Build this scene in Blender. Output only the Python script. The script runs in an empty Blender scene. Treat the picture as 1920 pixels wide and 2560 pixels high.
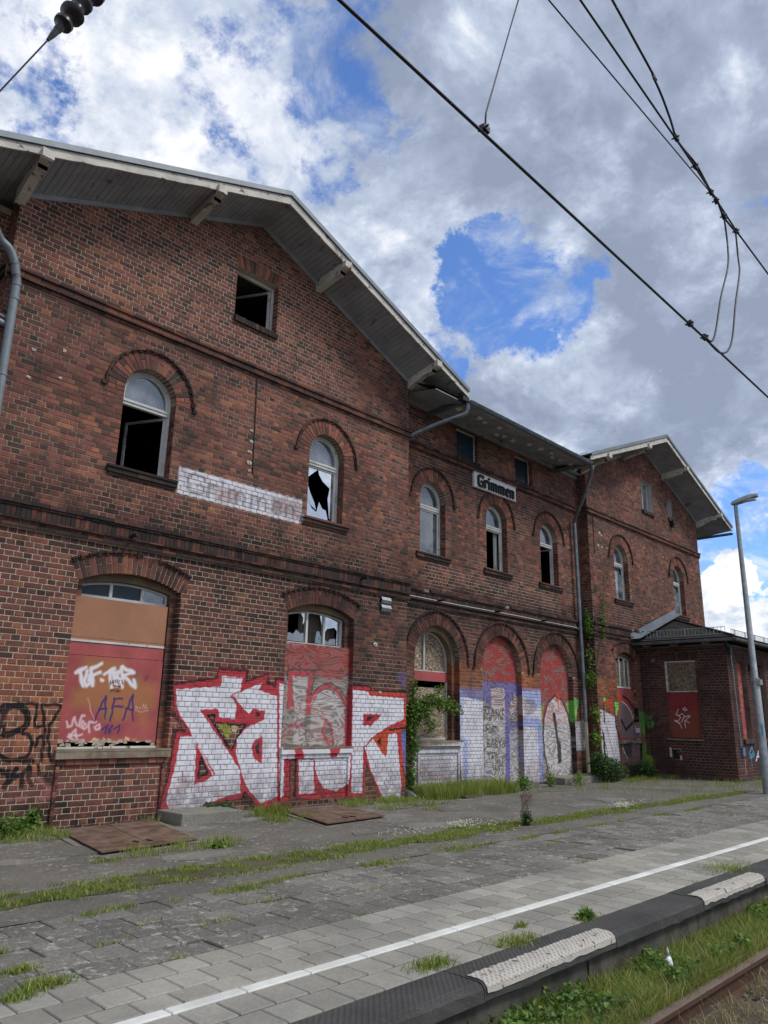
import bpy, math, random
import numpy as np
from mathutils import Vector, Matrix, noise as mn
from mathutils.geometry import tessellate_polygon
random.seed(7); rng = np.random.default_rng(7)
R_ = math.radians
sc = bpy.context.scene
col = sc.collection

# ------------------------------------------------------------------ camera
cam = bpy.data.objects.new('camera', bpy.data.cameras.new('camera')); col.objects.link(cam)
YAW, PITCH, ROLL = .8014, .2712, .0190
cy, sy, cp, sp = math.cos(YAW), math.sin(YAW), math.cos(PITCH), math.sin(PITCH)
Fw = Vector((sy*cp, cy*cp, sp)); Rt = Vector((cy, -sy, 0)); Up = Rt.cross(Fw)
cr, sr = math.cos(ROLL), math.sin(ROLL)
Rt, Up = cr*Rt+sr*Up, -sr*Rt+cr*Up
M = Matrix((Rt, Up, -Fw)).transposed().to_4x4(); M.translation = Vector((0, -10, 1.3129))
cam.matrix_world = M
cam.data.sensor_fit = 'VERTICAL'; cam.data.sensor_height = 24; cam.data.lens = 24*1863.567/2560
cam.data.clip_end = 5000; cam.data.clip_start = .05
sc.camera = cam
def proj(p):
    d = Vector(p)-Vector((0, -10, 1.3129)); w = d.dot(Fw)
    return 960+1863.567*d.dot(Rt)/w, 1280-1863.567*d.dot(Up)/w, w

# ------------------------------------------------------------------ look
sc.view_settings.view_transform = 'Standard'; sc.view_settings.look = 'None'
sc.view_settings.gamma = 1; sc.view_settings.use_curve_mapping = False
sc.view_settings.exposure = 0.7

# ------------------------------------------------------------------ node helper
class NT:
    def __init__(s, tree): s.t = tree; s.n = tree.nodes; s.l = tree.links
    def new(s, kind, **kw):
        n = s.n.new(kind)
        for k, v in kw.items(): setattr(n, k, v)
        return n
    def put(s, sock, v):
        if v is None: return
        if hasattr(v, 'is_output'): s.l.new(v, sock)
        else:
            if sock.type == 'RGBA' and not hasattr(v, '__len__'): v = (v, v, v, 1)
            elif sock.type == 'RGBA' and len(v) == 3: v = (*v, 1)
            elif sock.type == 'VECTOR' and not hasattr(v, '__len__'): v = (v, v, v)
            sock.default_value = v
    def math(s, op, a, b=None, c=None, clamp=False):
        n = s.new('ShaderNodeMath', operation=op, use_clamp=clamp)
        s.put(n.inputs[0], a); s.put(n.inputs[1], b); s.put(n.inputs[2], c); return n.outputs[0]
    def vmath(s, op, a, b=None):
        n = s.new('ShaderNodeVectorMath', operation=op); s.put(n.inputs[0], a); s.put(n.inputs[1], b)
        return n.outputs['Value'] if op in ('DOT_PRODUCT', 'LENGTH', 'DISTANCE') else n.outputs[0]
    def noise(s, vec, scale, detail=4, rough=.55, dist=0, out='Fac'):
        n = s.new('ShaderNodeTexNoise'); s.put(n.inputs['Vector'], vec); n.inputs['Scale'].default_value = scale
        n.inputs['Detail'].default_value = detail; n.inputs['Roughness'].default_value = rough; n.inputs['Distortion'].default_value = dist
        return n.outputs[0 if out == 'Fac' else 1]
    def vor(s, vec, scale, feature='F1', out='Distance', rnd=1):
        n = s.new('ShaderNodeTexVoronoi', feature=feature); s.put(n.inputs['Vector'], vec); n.inputs['Scale'].default_value = scale
        n.inputs['Randomness'].default_value = rnd
        return n.outputs[out]
    def ramp(s, fac, stops, interp='LINEAR'):
        n = s.new('ShaderNodeValToRGB'); n.color_ramp.interpolation = interp; e = n.color_ramp.elements
        while len(e) < len(stops): e.new(.5)
        for i, (p, c) in enumerate(stops):
            if not hasattr(c, '__len__'): c = (c, c, c)
            e[i].position = p; e[i].color = (*c[:3], 1)
        s.put(n.inputs[0], fac); return n.outputs[0]
    def step(s, v, a, b):
        n = s.new('ShaderNodeMapRange', interpolation_type='SMOOTHSTEP'); s.put(n.inputs[0], v); n.inputs[1].default_value = a; n.inputs[2].default_value = b
        return n.outputs[0]
    def mix(s, f, a, b, mode='MIX'):
        n = s.new('ShaderNodeMix', data_type='RGBA', blend_type=mode); s.put(n.inputs[0], f); s.put(n.inputs[6], a); s.put(n.inputs[7], b); return n.outputs[2]
    def sep(s, v): n = s.new('ShaderNodeSeparateXYZ'); s.put(n.inputs[0], v); return n.outputs
    def comb(s, x, y, z=0): n = s.new('ShaderNodeCombineXYZ'); s.put(n.inputs[0], x); s.put(n.inputs[1], y); s.put(n.inputs[2], z); return n.outputs[0]
    def scl(s, v, x, y, z):
        n = s.new('ShaderNodeVectorMath', operation='MULTIPLY'); s.put(n.inputs[0], v); n.inputs[1].default_value = (x, y, z); return n.outputs[0]
    def bump(s, h, strength=.3, dist=.01, normal=None):
        n = s.new('ShaderNodeBump'); n.inputs['Strength'].default_value = strength; n.inputs['Distance'].default_value = dist
        s.put(n.inputs['Height'], h); s.put(n.inputs['Normal'], normal); return n.outputs[0]

# ------------------------------------------------------------------ world: daylight sky with broken cloud
SUN_EL, SUN_AZ = R_(52), R_(150)          # azimuth measured from +Y towards +X
w = bpy.data.worlds.new('World'); sc.world = w; w.use_nodes = True
T = NT(w.node_tree); T.n.clear()
tc = T.new('ShaderNodeTexCoord').outputs['Generated']
sky = T.new('ShaderNodeTexSky', sky_type='NISHITA', sun_disc=False, sun_elevation=SUN_EL, sun_rotation=SUN_AZ)
sky.air_density = 1.0; sky.dust_density = .3; sky.ozone_density = 2.5
dn = T.vmath('NORMALIZE', tc)
sx = T.sep(dn)
zz = T.math('ADD', T.math('MAXIMUM', sx[2], 0.0), .38)
P = T.comb(T.math('DIVIDE', sx[0], zz), T.math('DIVIDE', sx[1], zz), 0)
warp = T.noise(P, 1.3, 4, out='Color')
P2 = T.vmath('ADD', P, T.scl(warp, .22, .22, 0))
n1 = T.noise(P2, 2.1, 9, .6)
n2 = T.noise(T.vmath('ADD', P2, (3.1, 1.7, 0)), 6.0, 9, .62)
wn = T.vmath('SUBTRACT', T.noise(dn, 7.0, 8, .66, out='Color'), (.5, .5, .5)); wl = T.vmath('SUBTRACT', T.noise(dn, 3.2, 3, .5, out='Color'), (.5, .5, .5))
dnw = T.vmath('NORMALIZE', T.vmath('ADD', dn, T.vmath('ADD', T.scl(wn, .30, .30, .30), T.scl(wl, .10, .10, .10))))
def px_dir(x, y): return (Fw*1863.567+Rt*(x-960)+Up*(1280-y)).normalized()
def blob(x, y, r0, r1):
    d = px_dir(x, y); dd = T.vmath('DOT_PRODUCT', dnw, tuple(d))
    return T.step(dd, math.cos(r1), math.cos(r0))
def summed(L):
    o = None
    for (x, y, a, b, k) in L:
        v = T.math('MULTIPLY', blob(x, y, a, b), k); o = v if o is None else T.math('ADD', o, v)
    return o
gaps = summed([(1330, 740, .02, .15, .27), (1250, 850, .01, .08, .12), (1400, 700, .01, .12, .16), (1180, 660, .01, .07, .14), (1130, 760, .02, .11, .22), (1420, 830, .01, .09, .10), (1060, 740, .01, .06, .08), (150, 330, .0, .10, .24), (60, 60, .0, .10, .16), (890, 210, .0, .10, .15), (800, 340, .0, .08, .14), (560, 250, .0, .06, .10),
               (1880, 1330, .03, .14, .34), (1780, 1430, .01, .09, .16), (1870, 515, .0, .06, .22), (240, 180, .0, .08, .10), (690, 150, .0, .06, .10)])
fill = summed([(1620, 420, .1, .42, .15), (380, 480, .02, .14, .08), (1180, 1030, .02, .10, .14), (1700, 900, .05, .2, .14), (1826, 1462, .01, .035, .6), (1890, 1560, .02, .05, .5), (1600, 1000, .05, .16, .1)])
n4 = T.noise(T.vmath('ADD', P, (9.2, 2.2, 0)), 17.0, 8, .66)
dens = T.math('ADD', T.math('ADD', T.math('MULTIPLY', n1, .95), T.math('MULTIPLY', n2, 1.05)), T.math('MULTIPLY', n4, .55))
dens = T.math('SUBTRACT', dens, .66)
dens = T.math('ADD', T.math('SUBTRACT', dens, gaps), fill)
cover = T.step(dens, .27, .50)
wisp = T.math('MULTIPLY', T.step(T.noise(T.vmath('ADD', P2, (2.2, 6.6, 0)), 7.0, 9, .68, .6), .46, .74), .75)
cover = T.math('MAXIMUM', cover, wisp)
# thick undersides are grey, thin rims and sun-facing lumps white
Poff = T.vmath('ADD', P2, (.10*math.sin(SUN_AZ), .10*math.cos(SUN_AZ), 0))
n1b = T.noise(Poff, 2.1, 9, .6)
rim = T.math('MULTIPLY', T.math('SUBTRACT', n1, n1b), 4.0)
n3 = T.noise(T.vmath('ADD', P2, (7.3, 4.1, 0)), 4.2, 9, .62)
grey = summed([(1620, 430, .08, .46, .36), (1580, 980, .03, .22, .30), (1100, 250, .03, .2, .15)])
lite = summed([(380, 400, .03, .24, .20), (1230, 1030, .02, .14, .22), (1780, 1120, .05, .18, .26), (1830, 1470, .01, .08, .5), (1890, 1570, .01, .08, .5), (950, 640, .02, .14, .15), (60, 300, .02, .12, .22)])
n5 = T.noise(T.vmath('ADD', P2, (1.3, 8.1, 0)), 9.5, 9, .62)
bil = T.math('ABSOLUTE', T.math('SUBTRACT', n5, .5))
b = T.math('ADD', T.math('MULTIPLY', T.math('SUBTRACT', n3, .5), 2.6), .50)
b = T.math('ADD', b, T.math('MULTIPLY', T.math('SUBTRACT', bil, .06), 1.8))
b = T.math('ADD', b, T.math('MULTIPLY', T.math('SUBTRACT', n5, .5), 1.3))
b = T.math('ADD', b, rim); b = T.math('SUBTRACT', b, grey); b = T.math('ADD', b, lite)
b = T.math('ADD', b, T.math('MULTIPLY', T.math('SUBTRACT', .56, dens), .8))
b = T.math('ADD', T.math('MULTIPLY', b, .72), .22, clamp=True)
ccol = T.ramp(b, [(0, (.27, .32, .42)), (.3, (.36, .42, .54)), (.6, (.53, .60, .72)), (.85, (.80, .83, .89)), (1, (.93, .94, .97))])
bg1 = T.new('ShaderNodeBackground'); T.put(bg1.inputs[0], T.mix(1, sky.outputs[0], (.72, .92, 1.25), 'MULTIPLY')); bg1.inputs[1].default_value = .10
bg2 = T.new('ShaderNodeBackground'); T.put(bg2.inputs[0], ccol); bg2.inputs[1].default_value = .70
mx = T.new('ShaderNodeMixShader'); T.put(mx.inputs[0], T.math('MULTIPLY', cover, .97)); T.l.new(bg1.outputs[0], mx.inputs[1]); T.l.new(bg2.outputs[0], mx.inputs[2])
T.l.new(mx.outputs[0], T.new('ShaderNodeOutputWorld').inputs[0])
w.cycles.sampling_method = 'MANUAL'; w.cycles.sample_map_resolution = 512
# ------------------------------------------------------------------ sun: veiled by cloud, soft
sd = bpy.data.lights.new('sun', 'SUN'); sd.energy = 1.5; sd.angle = R_(16); sd.color = (1, .965, .90)
so = bpy.data.objects.new('sun', sd); col.objects.link(so)
sdir = Vector((math.sin(SUN_AZ)*math.cos(SUN_EL), math.cos(SUN_AZ)*math.cos(SUN_EL), math.sin(SUN_EL)))
so.rotation_euler = sdir.to_track_quat('Z', 'Y').to_euler(); so.location = (0, -20, 30)

# ------------------------------------------------------------------ mesh helpers
class MB:
    def __init__(s): s.v = []; s.f = []; s.m = []; s.tint = []
    def add(s, vs, fs, m=0, t=None):
        k = len(s.v); s.v += [tuple(p) for p in vs]; s.f += [tuple(i+k for i in f) for f in fs]; s.m += [m]*len(fs)
        s.tint += [random.random() if t is None else t]*len(fs); return s
    def box(s, x0, x1, y0, y1, z0, z1, m=0, t=None, j=0):
        vs = [(x, y, z) for z in (z0, z1) for y in (y0, y1) for x in (x0, x1)]
        if j: vs = [(x+random.uniform(-j, j), y+random.uniform(-j, j), z+random.uniform(-j, j)) for x, y, z in vs]
        return s.add(vs, [(0, 2, 3, 1), (4, 5, 7, 6), (0, 1, 5, 4), (2, 6, 7, 3), (0, 4, 6, 2), (1, 3, 7, 5)], m, t)
    def tube(s, pts, r, n=8, m=0, t=None, cap=True):
        pts = [Vector(p) for p in pts]; N = len(pts); rs = r if hasattr(r, '__len__') else [r]*N
        up = Vector((0, 0, 1)); vs = []
        for i, p in enumerate(pts):
            d = (pts[min(i+1, N-1)]-pts[max(i-1, 0)]).normalized()
            a = d.cross(up if abs(d.z) < .95 else Vector((0, 1, 0))).normalized(); b_ = a.cross(d)
            vs += [p+(a*math.cos(2*math.pi*k/n)+b_*math.sin(2*math.pi*k/n))*rs[i] for k in range(n)]
        fs = [(i*n+k, i*n+(k+1) % n, (i+1)*n+(k+1) % n, (i+1)*n+k) for i in range(N-1) for k in range(n)]
        if cap: fs += [tuple(range(n))[::-1], tuple(range((N-1)*n, N*n))]
        return s.add(vs, fs, m, t)
    def prism(s, pts, f0, f1, m=0, t=None):
        """extrude 2D polygon pts; f0/f1 map (a,b)->3D for the two ends"""
        n = len(pts); tri = tessellate_polygon([[Vector((a, b_, 0)) for a, b_ in pts]])
        vs = [f0(a, b_) for a, b_ in pts]+[f1(a, b_) for a, b_ in pts]
        fs = [tuple(x) for x in tri]+[tuple(i+n for i in x[::-1]) for x in tri]+[(i, (i+1) % n, (i+1) % n+n, i+n) for i in range(n)]
        return s.add(vs, fs, m, t)
    def plate(s, loops, f, m=0, t=None):
        """flat polygon with holes"""
        tri = tessellate_polygon([[Vector((a, b_, 0)) for a, b_ in L] for L in loops]); flat = [p for L in loops for p in L]
        return s.add([f(a, b_) for a, b_ in flat], [tuple(x) for x in tri], m, t)
    def mesh(s, name, mats, smooth=False):
        me = bpy.data.meshes.new(name); me.from_pydata(s.v, [], s.f)
        for m_ in (mats if isinstance(mats, (list, tuple)) else [mats]): me.materials.append(m_)
        if max(s.m, default=0): me.polygons.foreach_set('material_index', s.m)
        a = me.attributes.new('tint', 'FLOAT', 'FACE'); a.data.foreach_set('value', s.tint)
        if smooth: me.polygons.foreach_set('use_smooth', [True]*len(s.f))
        me.validate(); me.update(); return me
    def obj(s, name, mats, parent=None, smooth=False, **tags): return link(name, s.mesh(name, mats, smooth), parent, **tags)
def link(name, data, parent=None, loc=None, rot=None, **tags):
    o = bpy.data.objects.new(name, data); col.objects.link(o)
    if parent: o.parent = parent
    if loc is not None: o.location = loc
    if rot is not None: o.rotation_euler = rot
    tag(o, **tags); return o
def tag(o, label=None, cat=None, group=None, kind=None):
    if label: o['label'] = label
    if cat: o['category'] = cat
    if group: o['group'] = group
    if kind: o['kind'] = kind
    return o
def smooth_by_angle(o, deg=40):
    o.data.polygons.foreach_set('use_smooth', [True]*len(o.data.polygons))
    try: o.data.set_sharp_from_angle(angle=R_(deg))
    except Exception: pass
def empty(name, loc=(0, 0, 0), **tags):
    o = bpy.data.objects.new(name, None); col.objects.link(o); o.location = loc; o.empty_display_size = .2; tag(o, **tags); return o
def spline(pts, n=8):
    pts = [Vector(p) for p in pts]; o = []
    for i in range(len(pts)-1):
        p0, p1, p2, p3 = pts[max(i-1, 0)], pts[i], pts[i+1], pts[min(i+2, len(pts)-1)]
        for k in range(n):
            t = k/n; o.append(.5*((2*p1)+(p2-p0)*t+(2*p0-5*p1+4*p2-p3)*t*t+(3*p1-p0-3*p2+p3)*t**3))
    return o+[pts[-1]]
# ------------------------------------------------------------------ spray paint: rasterised here from outlines in metres on the wall
CRGB = dict(white=(222, 222, 230), red=(186, 56, 70), black=(22, 20, 24), dark=(52, 34, 30), grey=(120, 115, 118), orange=(196, 78, 48), blue=(110, 120, 205), lime=(150, 165, 60),
            cream=(215, 190, 150), wood=(150, 142, 136), navy=(24, 28, 42), pink=(205, 130, 130), tan=(160, 112, 66), peach=(222, 178, 140), chip=(190, 175, 155), wash=(225, 195, 198),
            purple=(58, 44, 108), green=(88, 150, 70), dblue=(140, 156, 218), greenp=(110, 205, 100), yellow=(205, 210, 60), violet=(104, 96, 172), washwood=(205, 200, 200), greyp=(120, 112, 114),
            oldred=(150, 52, 48), lgreen=(128, 175, 45), cyan=(80, 170, 215))
PAINT=[
('P','w','black',0.95,1,0,(5.96,1.73,5.99,1.78,6.69,1.9,6.7,2.05,7.28,2.05,7.27,1.88,7.68,2.02,7.71,1.88,7.82,1.82,7.8,1.94,8.12,1.95,8.13,1.79,7.85,1.75,7.62,1.83,7.22,1.82,6.75,1.83)),
('P','w','black',0.85,1,0,(6,1.38,5.94,1.39,5.95,1.32,6.16,1.15,6,1.13,5.96,0.44,5.9,0.06,5.96,-0.03,6.09,1.07,6.23,1.07)),
('S','w','black',0.8,1,0.05,(5.96,1.74,6.71,1.86,6.72,2,7.23,2,7.22,1.83,7.67,1.98,7.64,1.84,7.85,1.78,7.84,1.91,8.12,1.9,8.24,0.06,7.98,0.07,7.66,-0.02,7.65,-0.09,7.56,-0.08,7.57,0.01,7.35,0.21,7.3,0.1,7.03,0.09,6.71,0.01,6.54,-0.05,6.07,-0.04,6,-0.03,5.9,0.07,6.01,0.44,6.07,1.08,6.22,1.08,6.23,1.15,6,1.38,5.96,1.74)),
('S','w','red',0.28,9,0.16,(5.96,1.74,6.71,1.86,6.72,2,7.23,2,7.22,1.83,7.67,1.98,7.64,1.84,7.85,1.78,7.84,1.91,8.12,1.9,8.24,0.06,7.98,0.07,7.66,-0.02,7.65,-0.09,7.56,-0.08,7.57,0.01,7.35,0.21,7.3,0.1,7.03,0.09,6.71,0.01,6.54,-0.05,6.07,-0.04,6,-0.03,5.9,0.07,6.01,0.44,6.07,1.08,6.22,1.08,6.23,1.15,6,1.38,5.96,1.74)),
('P','w','red',1,1,0,(5.96,1.74,6.71,1.86,6.72,2,7.23,2,7.22,1.83,7.67,1.98,7.64,1.84,7.85,1.78,7.84,1.91,8.12,1.9,8.24,0.06,7.98,0.07,7.66,-0.02,7.65,-0.09,7.56,-0.08,7.57,0.01,7.35,0.21,7.3,0.1,7.03,0.09,6.71,0.01,6.54,-0.05,6.07,-0.04,6,-0.03,5.9,0.07,6.01,0.44,6.07,1.08,6.22,1.08,6.23,1.15,6,1.38)),
('P','w','black',0.8,1,0,(7.56,-0.08,7.57,0.01,7.35,0.21,7.31,0.18,7.3,0.07,7.03,0.07,6.62,-0.04,7.4,0.04,7.54,-0.09)),
('P','w','white',1,1,0,(6,1.68,6.78,1.76,6.78,1.92,7.17,1.9,7.14,1.7,6.98,1.64,7.09,1.49,7.08,1.27,6.78,1.29,6.76,1.42,6.44,1.4,6.93,0.87,7.24,0.51,7.27,0.18,7.02,0.15,6.7,0.07,6.52,0.02,6.09,-0.02,6,0.16,6.1,0.62,6.14,1.02,6.35,1.02,6.27,1.13,6.05,1.39)),
('P','w','red',1,1,0,(6.42,0.94,6.79,0.48,6.67,0.4,6.44,0.34)),
('P','w','void',1,1,0,(6.52,0.72,6.65,0.5,6.5,0.43)),
('S','w','black',1,1,0.035,(6.52,0.72,6.65,0.5,6.5,0.43,6.52,0.72)),
('S','w','white',0.8,1,0.03,(6.46,0.88,6.87,0.29)),
('P','w','red',1,1,0,(6.44,1.4,6.76,1.41,6.78,1.29,7.08,1.27,7.09,1.46,7.3,1.34,7.42,1.44,7.62,1.41,7.57,1.25,7.31,1.16,7.13,0.98,7.12,0.81,7.06,0.72,6.93,0.87)),
('P','w','black',1,1,0,(6.56,1.34,6.72,1.34,6.71,1.23,7.13,1.2,7.31,1.21,7.15,0.98,7.07,0.8,6.96,0.87)),
('P','w','void',1,1,0,(6.63,1.3,6.69,1.3,6.7,1.2,7.12,1.17,7.26,1.18,7.13,1.01,7.05,0.83,6.97,0.92)),
('P','w','lime',0.85,1,0,(6.76,1.19,6.93,1.21,7.03,1.08,6.99,0.98,6.91,1.03,6.86,1.11)),
('P','w','cream',0.7,1,0,(7.02,1.18,7.16,1.17,7.1,1.07,7.03,1.08)),
('P','w','white',1,1,0,(7,1.63,7.56,1.85,7.5,1.73,7.9,1.64,8.01,0.09,7.66,0.01,7.38,0.27,7.27,0.47,7.14,0.76,7.14,0.98,7.31,1.15,7.57,1.24,7.64,1.28,7.65,1.4,7.42,1.44,7.33,1.35)),
('P','w','red',1,1,0,(7.42,1.43,7.64,1.4,7.63,1.29,7.47,1.26,7.39,1.31)),
('P','w','dark',1,1,0,(7.48,1.39,7.56,1.38,7.56,1.33,7.48,1.32)),
('P','w','red',1,1,0,(7.63,1.01,7.65,0.6,7.51,0.67,7.42,0.83,7.48,0.96)),
('P','w','dark',1,1,0,(7.57,0.94,7.58,0.72,7.51,0.78,7.5,0.87)),
('S','w','red',1,1,0.025,(6.97,1.62,7.29,1.36)),
('S','w','red',1,1,0.02,(7.89,1.64,8,0.09)),
('P','w','white',1,1,0,(7.91,1.85,8.12,1.85,8.19,0.79,8.12,0.79,8.13,0.09,8.03,0.09)),
('P','w','red',1,1,0,(7.54,-0.08,7.66,-0.02,7.99,0.08,8.24,0.06,8.24,0.01,8,0.02,7.64,-0.09)),
('S','w','grey',0.5,1,0.02,(7.27,1.62,7.27,1.44)),
('S','w','grey',0.3,1,0.03,(6.16,0.43,6.38,0.37)),
('P','w','white',0.9,1,0,(8.02,0.85,9.61,0.83,9.62,0.63,8.04,0.66)),
('P','w','red',1,1,0,(8.25,0.84,8.4,0.84,8.51,0.65,8.29,0.66)),
('P','w','red',1,1,0,(9.02,0.84,9.28,0.83,9.24,0.67,9.09,0.67)),
('P','w','red',1,1,0,(8.09,0.66,8.18,0.66,8.2,0.08,8.13,0.08)),
('P','w','black',1,1,0,(8.32,0.66,8.4,0.66,8.42,0.06,8.33,0.07)),
('P','w','red',1,1,0,(8.36,0.66,8.7,0.65,8.76,0.4,8.92,0.16,9.27,0.08,9.55,0.2,9.62,0.52,9.68,0.51,9.7,-0.02,8.89,0.02,8.89,-0.03,8.7,0.01,8.38,0.07)),
('P','w','white',1,1,0,(8.4,0.65,8.72,0.64,8.78,0.1,8.44,0.11)),
('P','w','white',1,1,0,(8.74,0.65,9.58,0.63,9.61,0.46,9.54,0.2,9.26,0.09,8.95,0.15,8.77,0.38)),
('S','w','red',1,1,0.03,(8.74,0.61,8.79,0.38,8.96,0.16,9.26,0.09,9.54,0.2,9.6,0.49)),
('P','w','black',0.9,1,0,(9.58,1.92,10.03,1.91,10.08,1.82,11.06,1.86,11.06,1.75,10.08,1.75,9.58,1.85)),
('P','w','red',1,1,0,(9.57,1.88,10.02,1.88,10.06,1.81,11.06,1.81,11.08,1.21,10.88,1.15,10.91,0.78,11.06,0.13,10.9,0,10.86,-0.2,10.54,-0.2,10.36,-0.06,10.13,0.33,9.96,0.58,9.94,-0.02,9.56,0,9.61,0.12)),
('P','w','orange',1,1,0,(10.06,1.8,11.06,1.8,11.07,1.21,10.64,1.15,10.15,1.01,10.31,0.79,10.47,0.67,10.78,1.09,10.9,1.09,11.08,0.13,10.99,0.09,10.87,0.48,11.01,1.75,10.04,1.73)),
('P','w','white',1,1,0,(9.6,1.82,9.99,1.8,10.02,1.73,10.96,1.71,10.98,1.32,10.55,1.19,10.15,1.01,9.9,0.82,9.9,0.05,9.63,0.06)),
('P','w','white',1,1,0,(9.94,0.82,10.15,0.97,10.34,0.76,10.5,0.64,10.55,1.04,10.78,1.07,10.87,0.48,10.93,0.13,10.87,-0.19,10.56,-0.18,10.36,0.04,10.08,0.47)),
('P','w','red',1,1,0,(9.88,1.4,10.37,1.4,10.1,1.2,9.88,1.2)),
('P','w','dark',1,1,0,(9.99,1.35,10.14,1.36,10.03,1.27,9.96,1.27)),
('P','w','dark',1,1,0,(10.33,1,10.37,0.83,10.26,0.92)),
('S','w','black',1,1,0.03,(10.58,1.12,11.07,1.17)),
('S','w','black',0.8,1,0.025,(9.97,0.56,10.36,-0.09)),
('S','w','black',0.8,1,0.02,(10.94,0.48,11.08,0.13)),
('P','w','blue',0.7,1,0,(10.9,1.09,11.05,1.09,11.09,0.35,10.99,0.36)),
('P','w','blue',0.22,8,0,(10.76,2.15,11.03,2.2,11.05,1.91,10.86,1.96)),
('P','b2','oldred',0.75,6,0,(8.06,2.51,9.6,2.6,9.62,2.09,9.3,1.96,8.85,2.02,8.32,1.95,8.1,2.01)),
('P','b2','wood',0.75,3,0,(8.08,1.97,9.61,2,9.64,0.84,8.09,0.86)),
('P','b2','red',0.85,1,0,(8.16,2.07,8.73,2.09,8.68,1.67,8.79,1.79,9.06,1.9,9.3,1.84,9.5,1.64,9.57,1.91,9.61,1.91,9.62,0.84,9.47,0.84,9.52,1.49,9.35,1.72,9.1,1.83,8.87,1.75,8.72,1.56,8.68,1.36,8.6,1.36,8.57,1.64,8.62,2.01,8.24,2,8.31,1.44,8.17,1.45)),
('P','b2','washwood',0.55,2,0,(8.27,1.99,8.6,2,8.56,1.36,8.59,0.88,8.34,0.88,8.34,1.41)),
('P','b2','washwood',0.5,2,0,(8.71,1.47,8.85,1.7,9.1,1.78,9.33,1.69,9.48,1.46,9.53,0.87,9.29,0.87,9.17,1.25,9.07,1.28,8.99,0.87,8.69,0.88)),
('S','b2','black',0.7,1,0.02,(8.14,1.93,8.16,2.1,8.76,2.12,8.69,1.7,8.9,1.86,9.14,1.92,9.39,1.81,9.52,1.65)),
('S','b2','red',0.6,3,0.07,(8.26,1.18,8.55,1.19)),
('S','b2','red',0.7,2,0.05,(9.05,1.28,8.98,1.08,9.15,0.86)),
('S','b2','red',0.7,2,0.04,(9.05,1.28,9.17,1.17,9.25,0.91)),
('S','b2','white',0.6,1,0.02,(8.28,1.99,8.35,1.46)),
('S','b2','white',0.5,1,0.02,(8.68,1.5,8.75,1.67,9.06,1.8,9.35,1.66,9.48,1.49)),
('S','b2','white',0.5,2,0.03,(8.24,1.46,8.91,1.59,9.32,1.54)),
('S','w','red',0.8,1,0.009,(6.59,0.33,6.6,0.22)),
('S','w','red',0.8,1,0.009,(7.27,0.1,7.28,0.02)),
('S','w','red',0.8,1,0.009,(6.23,0.54,6.24,0.38)),
('S','w','red',0.8,1,0.009,(8.56,0.04,8.56,-0.04)),
('S','w','red',0.8,1,0.009,(9.84,-0.01,9.85,-0.09)),
('S','w','red',0.8,1,0.009,(7.6,1.08,7.61,0.93)),
('S','w','red',0.8,1,0.009,(10.58,-0.18,10.58,-0.23)),
('S','w','grey',0.22,8,0.14,(6.92,1.58,7.05,1.55)),
('S','w','grey',0.22,8,0.14,(7.53,0.88,7.66,0.84)),
('S','w','grey',0.22,8,0.14,(6.3,0.38,6.42,0.34)),
('S','w','grey',0.22,8,0.14,(10.32,1.45,10.5,1.41)),
('S','w','grey',0.22,8,0.14,(10.66,0.34,10.85,0.29)),
('S','w','black',1,1,0.081,(3.59,1.34,3.63,1.38,3.73,1.39,3.84,1.38,3.91,1.31,3.94,1.23,3.92,1.15,3.87,1.1,3.78,1.07,3.69,1.04)),
('P','w','navy',0.9,2,0,(3.58,1.35,3.66,1.39,3.84,1.39,3.9,1.34,3.74,1.35,3.68,1.31,3.65,1.21,3.62,1.14)),
('S','w','black',1,1,0.041,(3.62,1.14,3.67,1.14,3.65,1.04)),
('S','w','black',1,1,0.047,(3.88,1.07,3.98,1.04,4.03,0.94,4.03,0.86,3.98,0.78,3.87,0.74,3.73,0.76,3.66,0.82)),
('S','w','black',1,1,0.041,(3.8,1.42,4.03,1.42,4.03,1.14,4.16,1.15,4.09,1.41,4.3,1.42,4.34,1.4)),
('S','w','black',1,1,0.041,(4.34,1.4,4.22,1.16,4.22,1.01,4.29,0.72)),
('S','w','black',1,1,0.041,(4.16,1.15,4.17,1.01,4.17,0.72)),
('S','w','black',1,1,0.041,(4.17,1.03,4.09,1,4.08,0.9)),
('S','w','black',1,1,0.068,(3.7,0.61,3.79,0.61,3.81,0.49,3.77,0.43)),
('S','w','black',1,1,0.061,(3.88,0.64,3.84,0.53,3.96,0.57,4.04,0.66,4.05,0.51,4.09,0.44)),
('S','w','black',1,1,0.068,(3.96,0.57,3.97,0.44)),
('S','w','black',0.8,2,0.121,(4.29,0.53,4.32,0.47)),
('S','w','black',1,1,0.041,(4.15,0.67,4.16,0.56)),
('S','w','black',1,1,0.016,(3.89,0.32,3.92,0.25)),
('S','w','black',1,1,0.054,(3.7,0.75,4.07,0.73)),
('P','w','pink',0.6,2,0,(3.81,0.31,4.05,0.32,4.06,0.26,3.81,0.26)),
('P','w','pink',0.6,2,0,(3.77,0.08,3.86,0.08,3.87,0.03,3.78,0.03)),
('P','w','pink',0.45,4,0,(4.14,0.54,4.37,0.42,4.37,0.25,4.21,0.28,4.28,0.38)),
('P','b1','tan',0.75,12,0,(4.63,2.05,5.17,2.06,5.2,1.98,5.38,1.78,5.74,1.72,5.74,1.41,5.42,1.34,5.18,1.18,5,1.3,4.74,1.39,4.51,1.4,4.51,1.61,4.65,1.65,4.59,1.9)),
('P','b1','tan',0.6,8,0,(5.5,1.34,5.64,1.31,5.64,1.15,5.51,1.16)),
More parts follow.
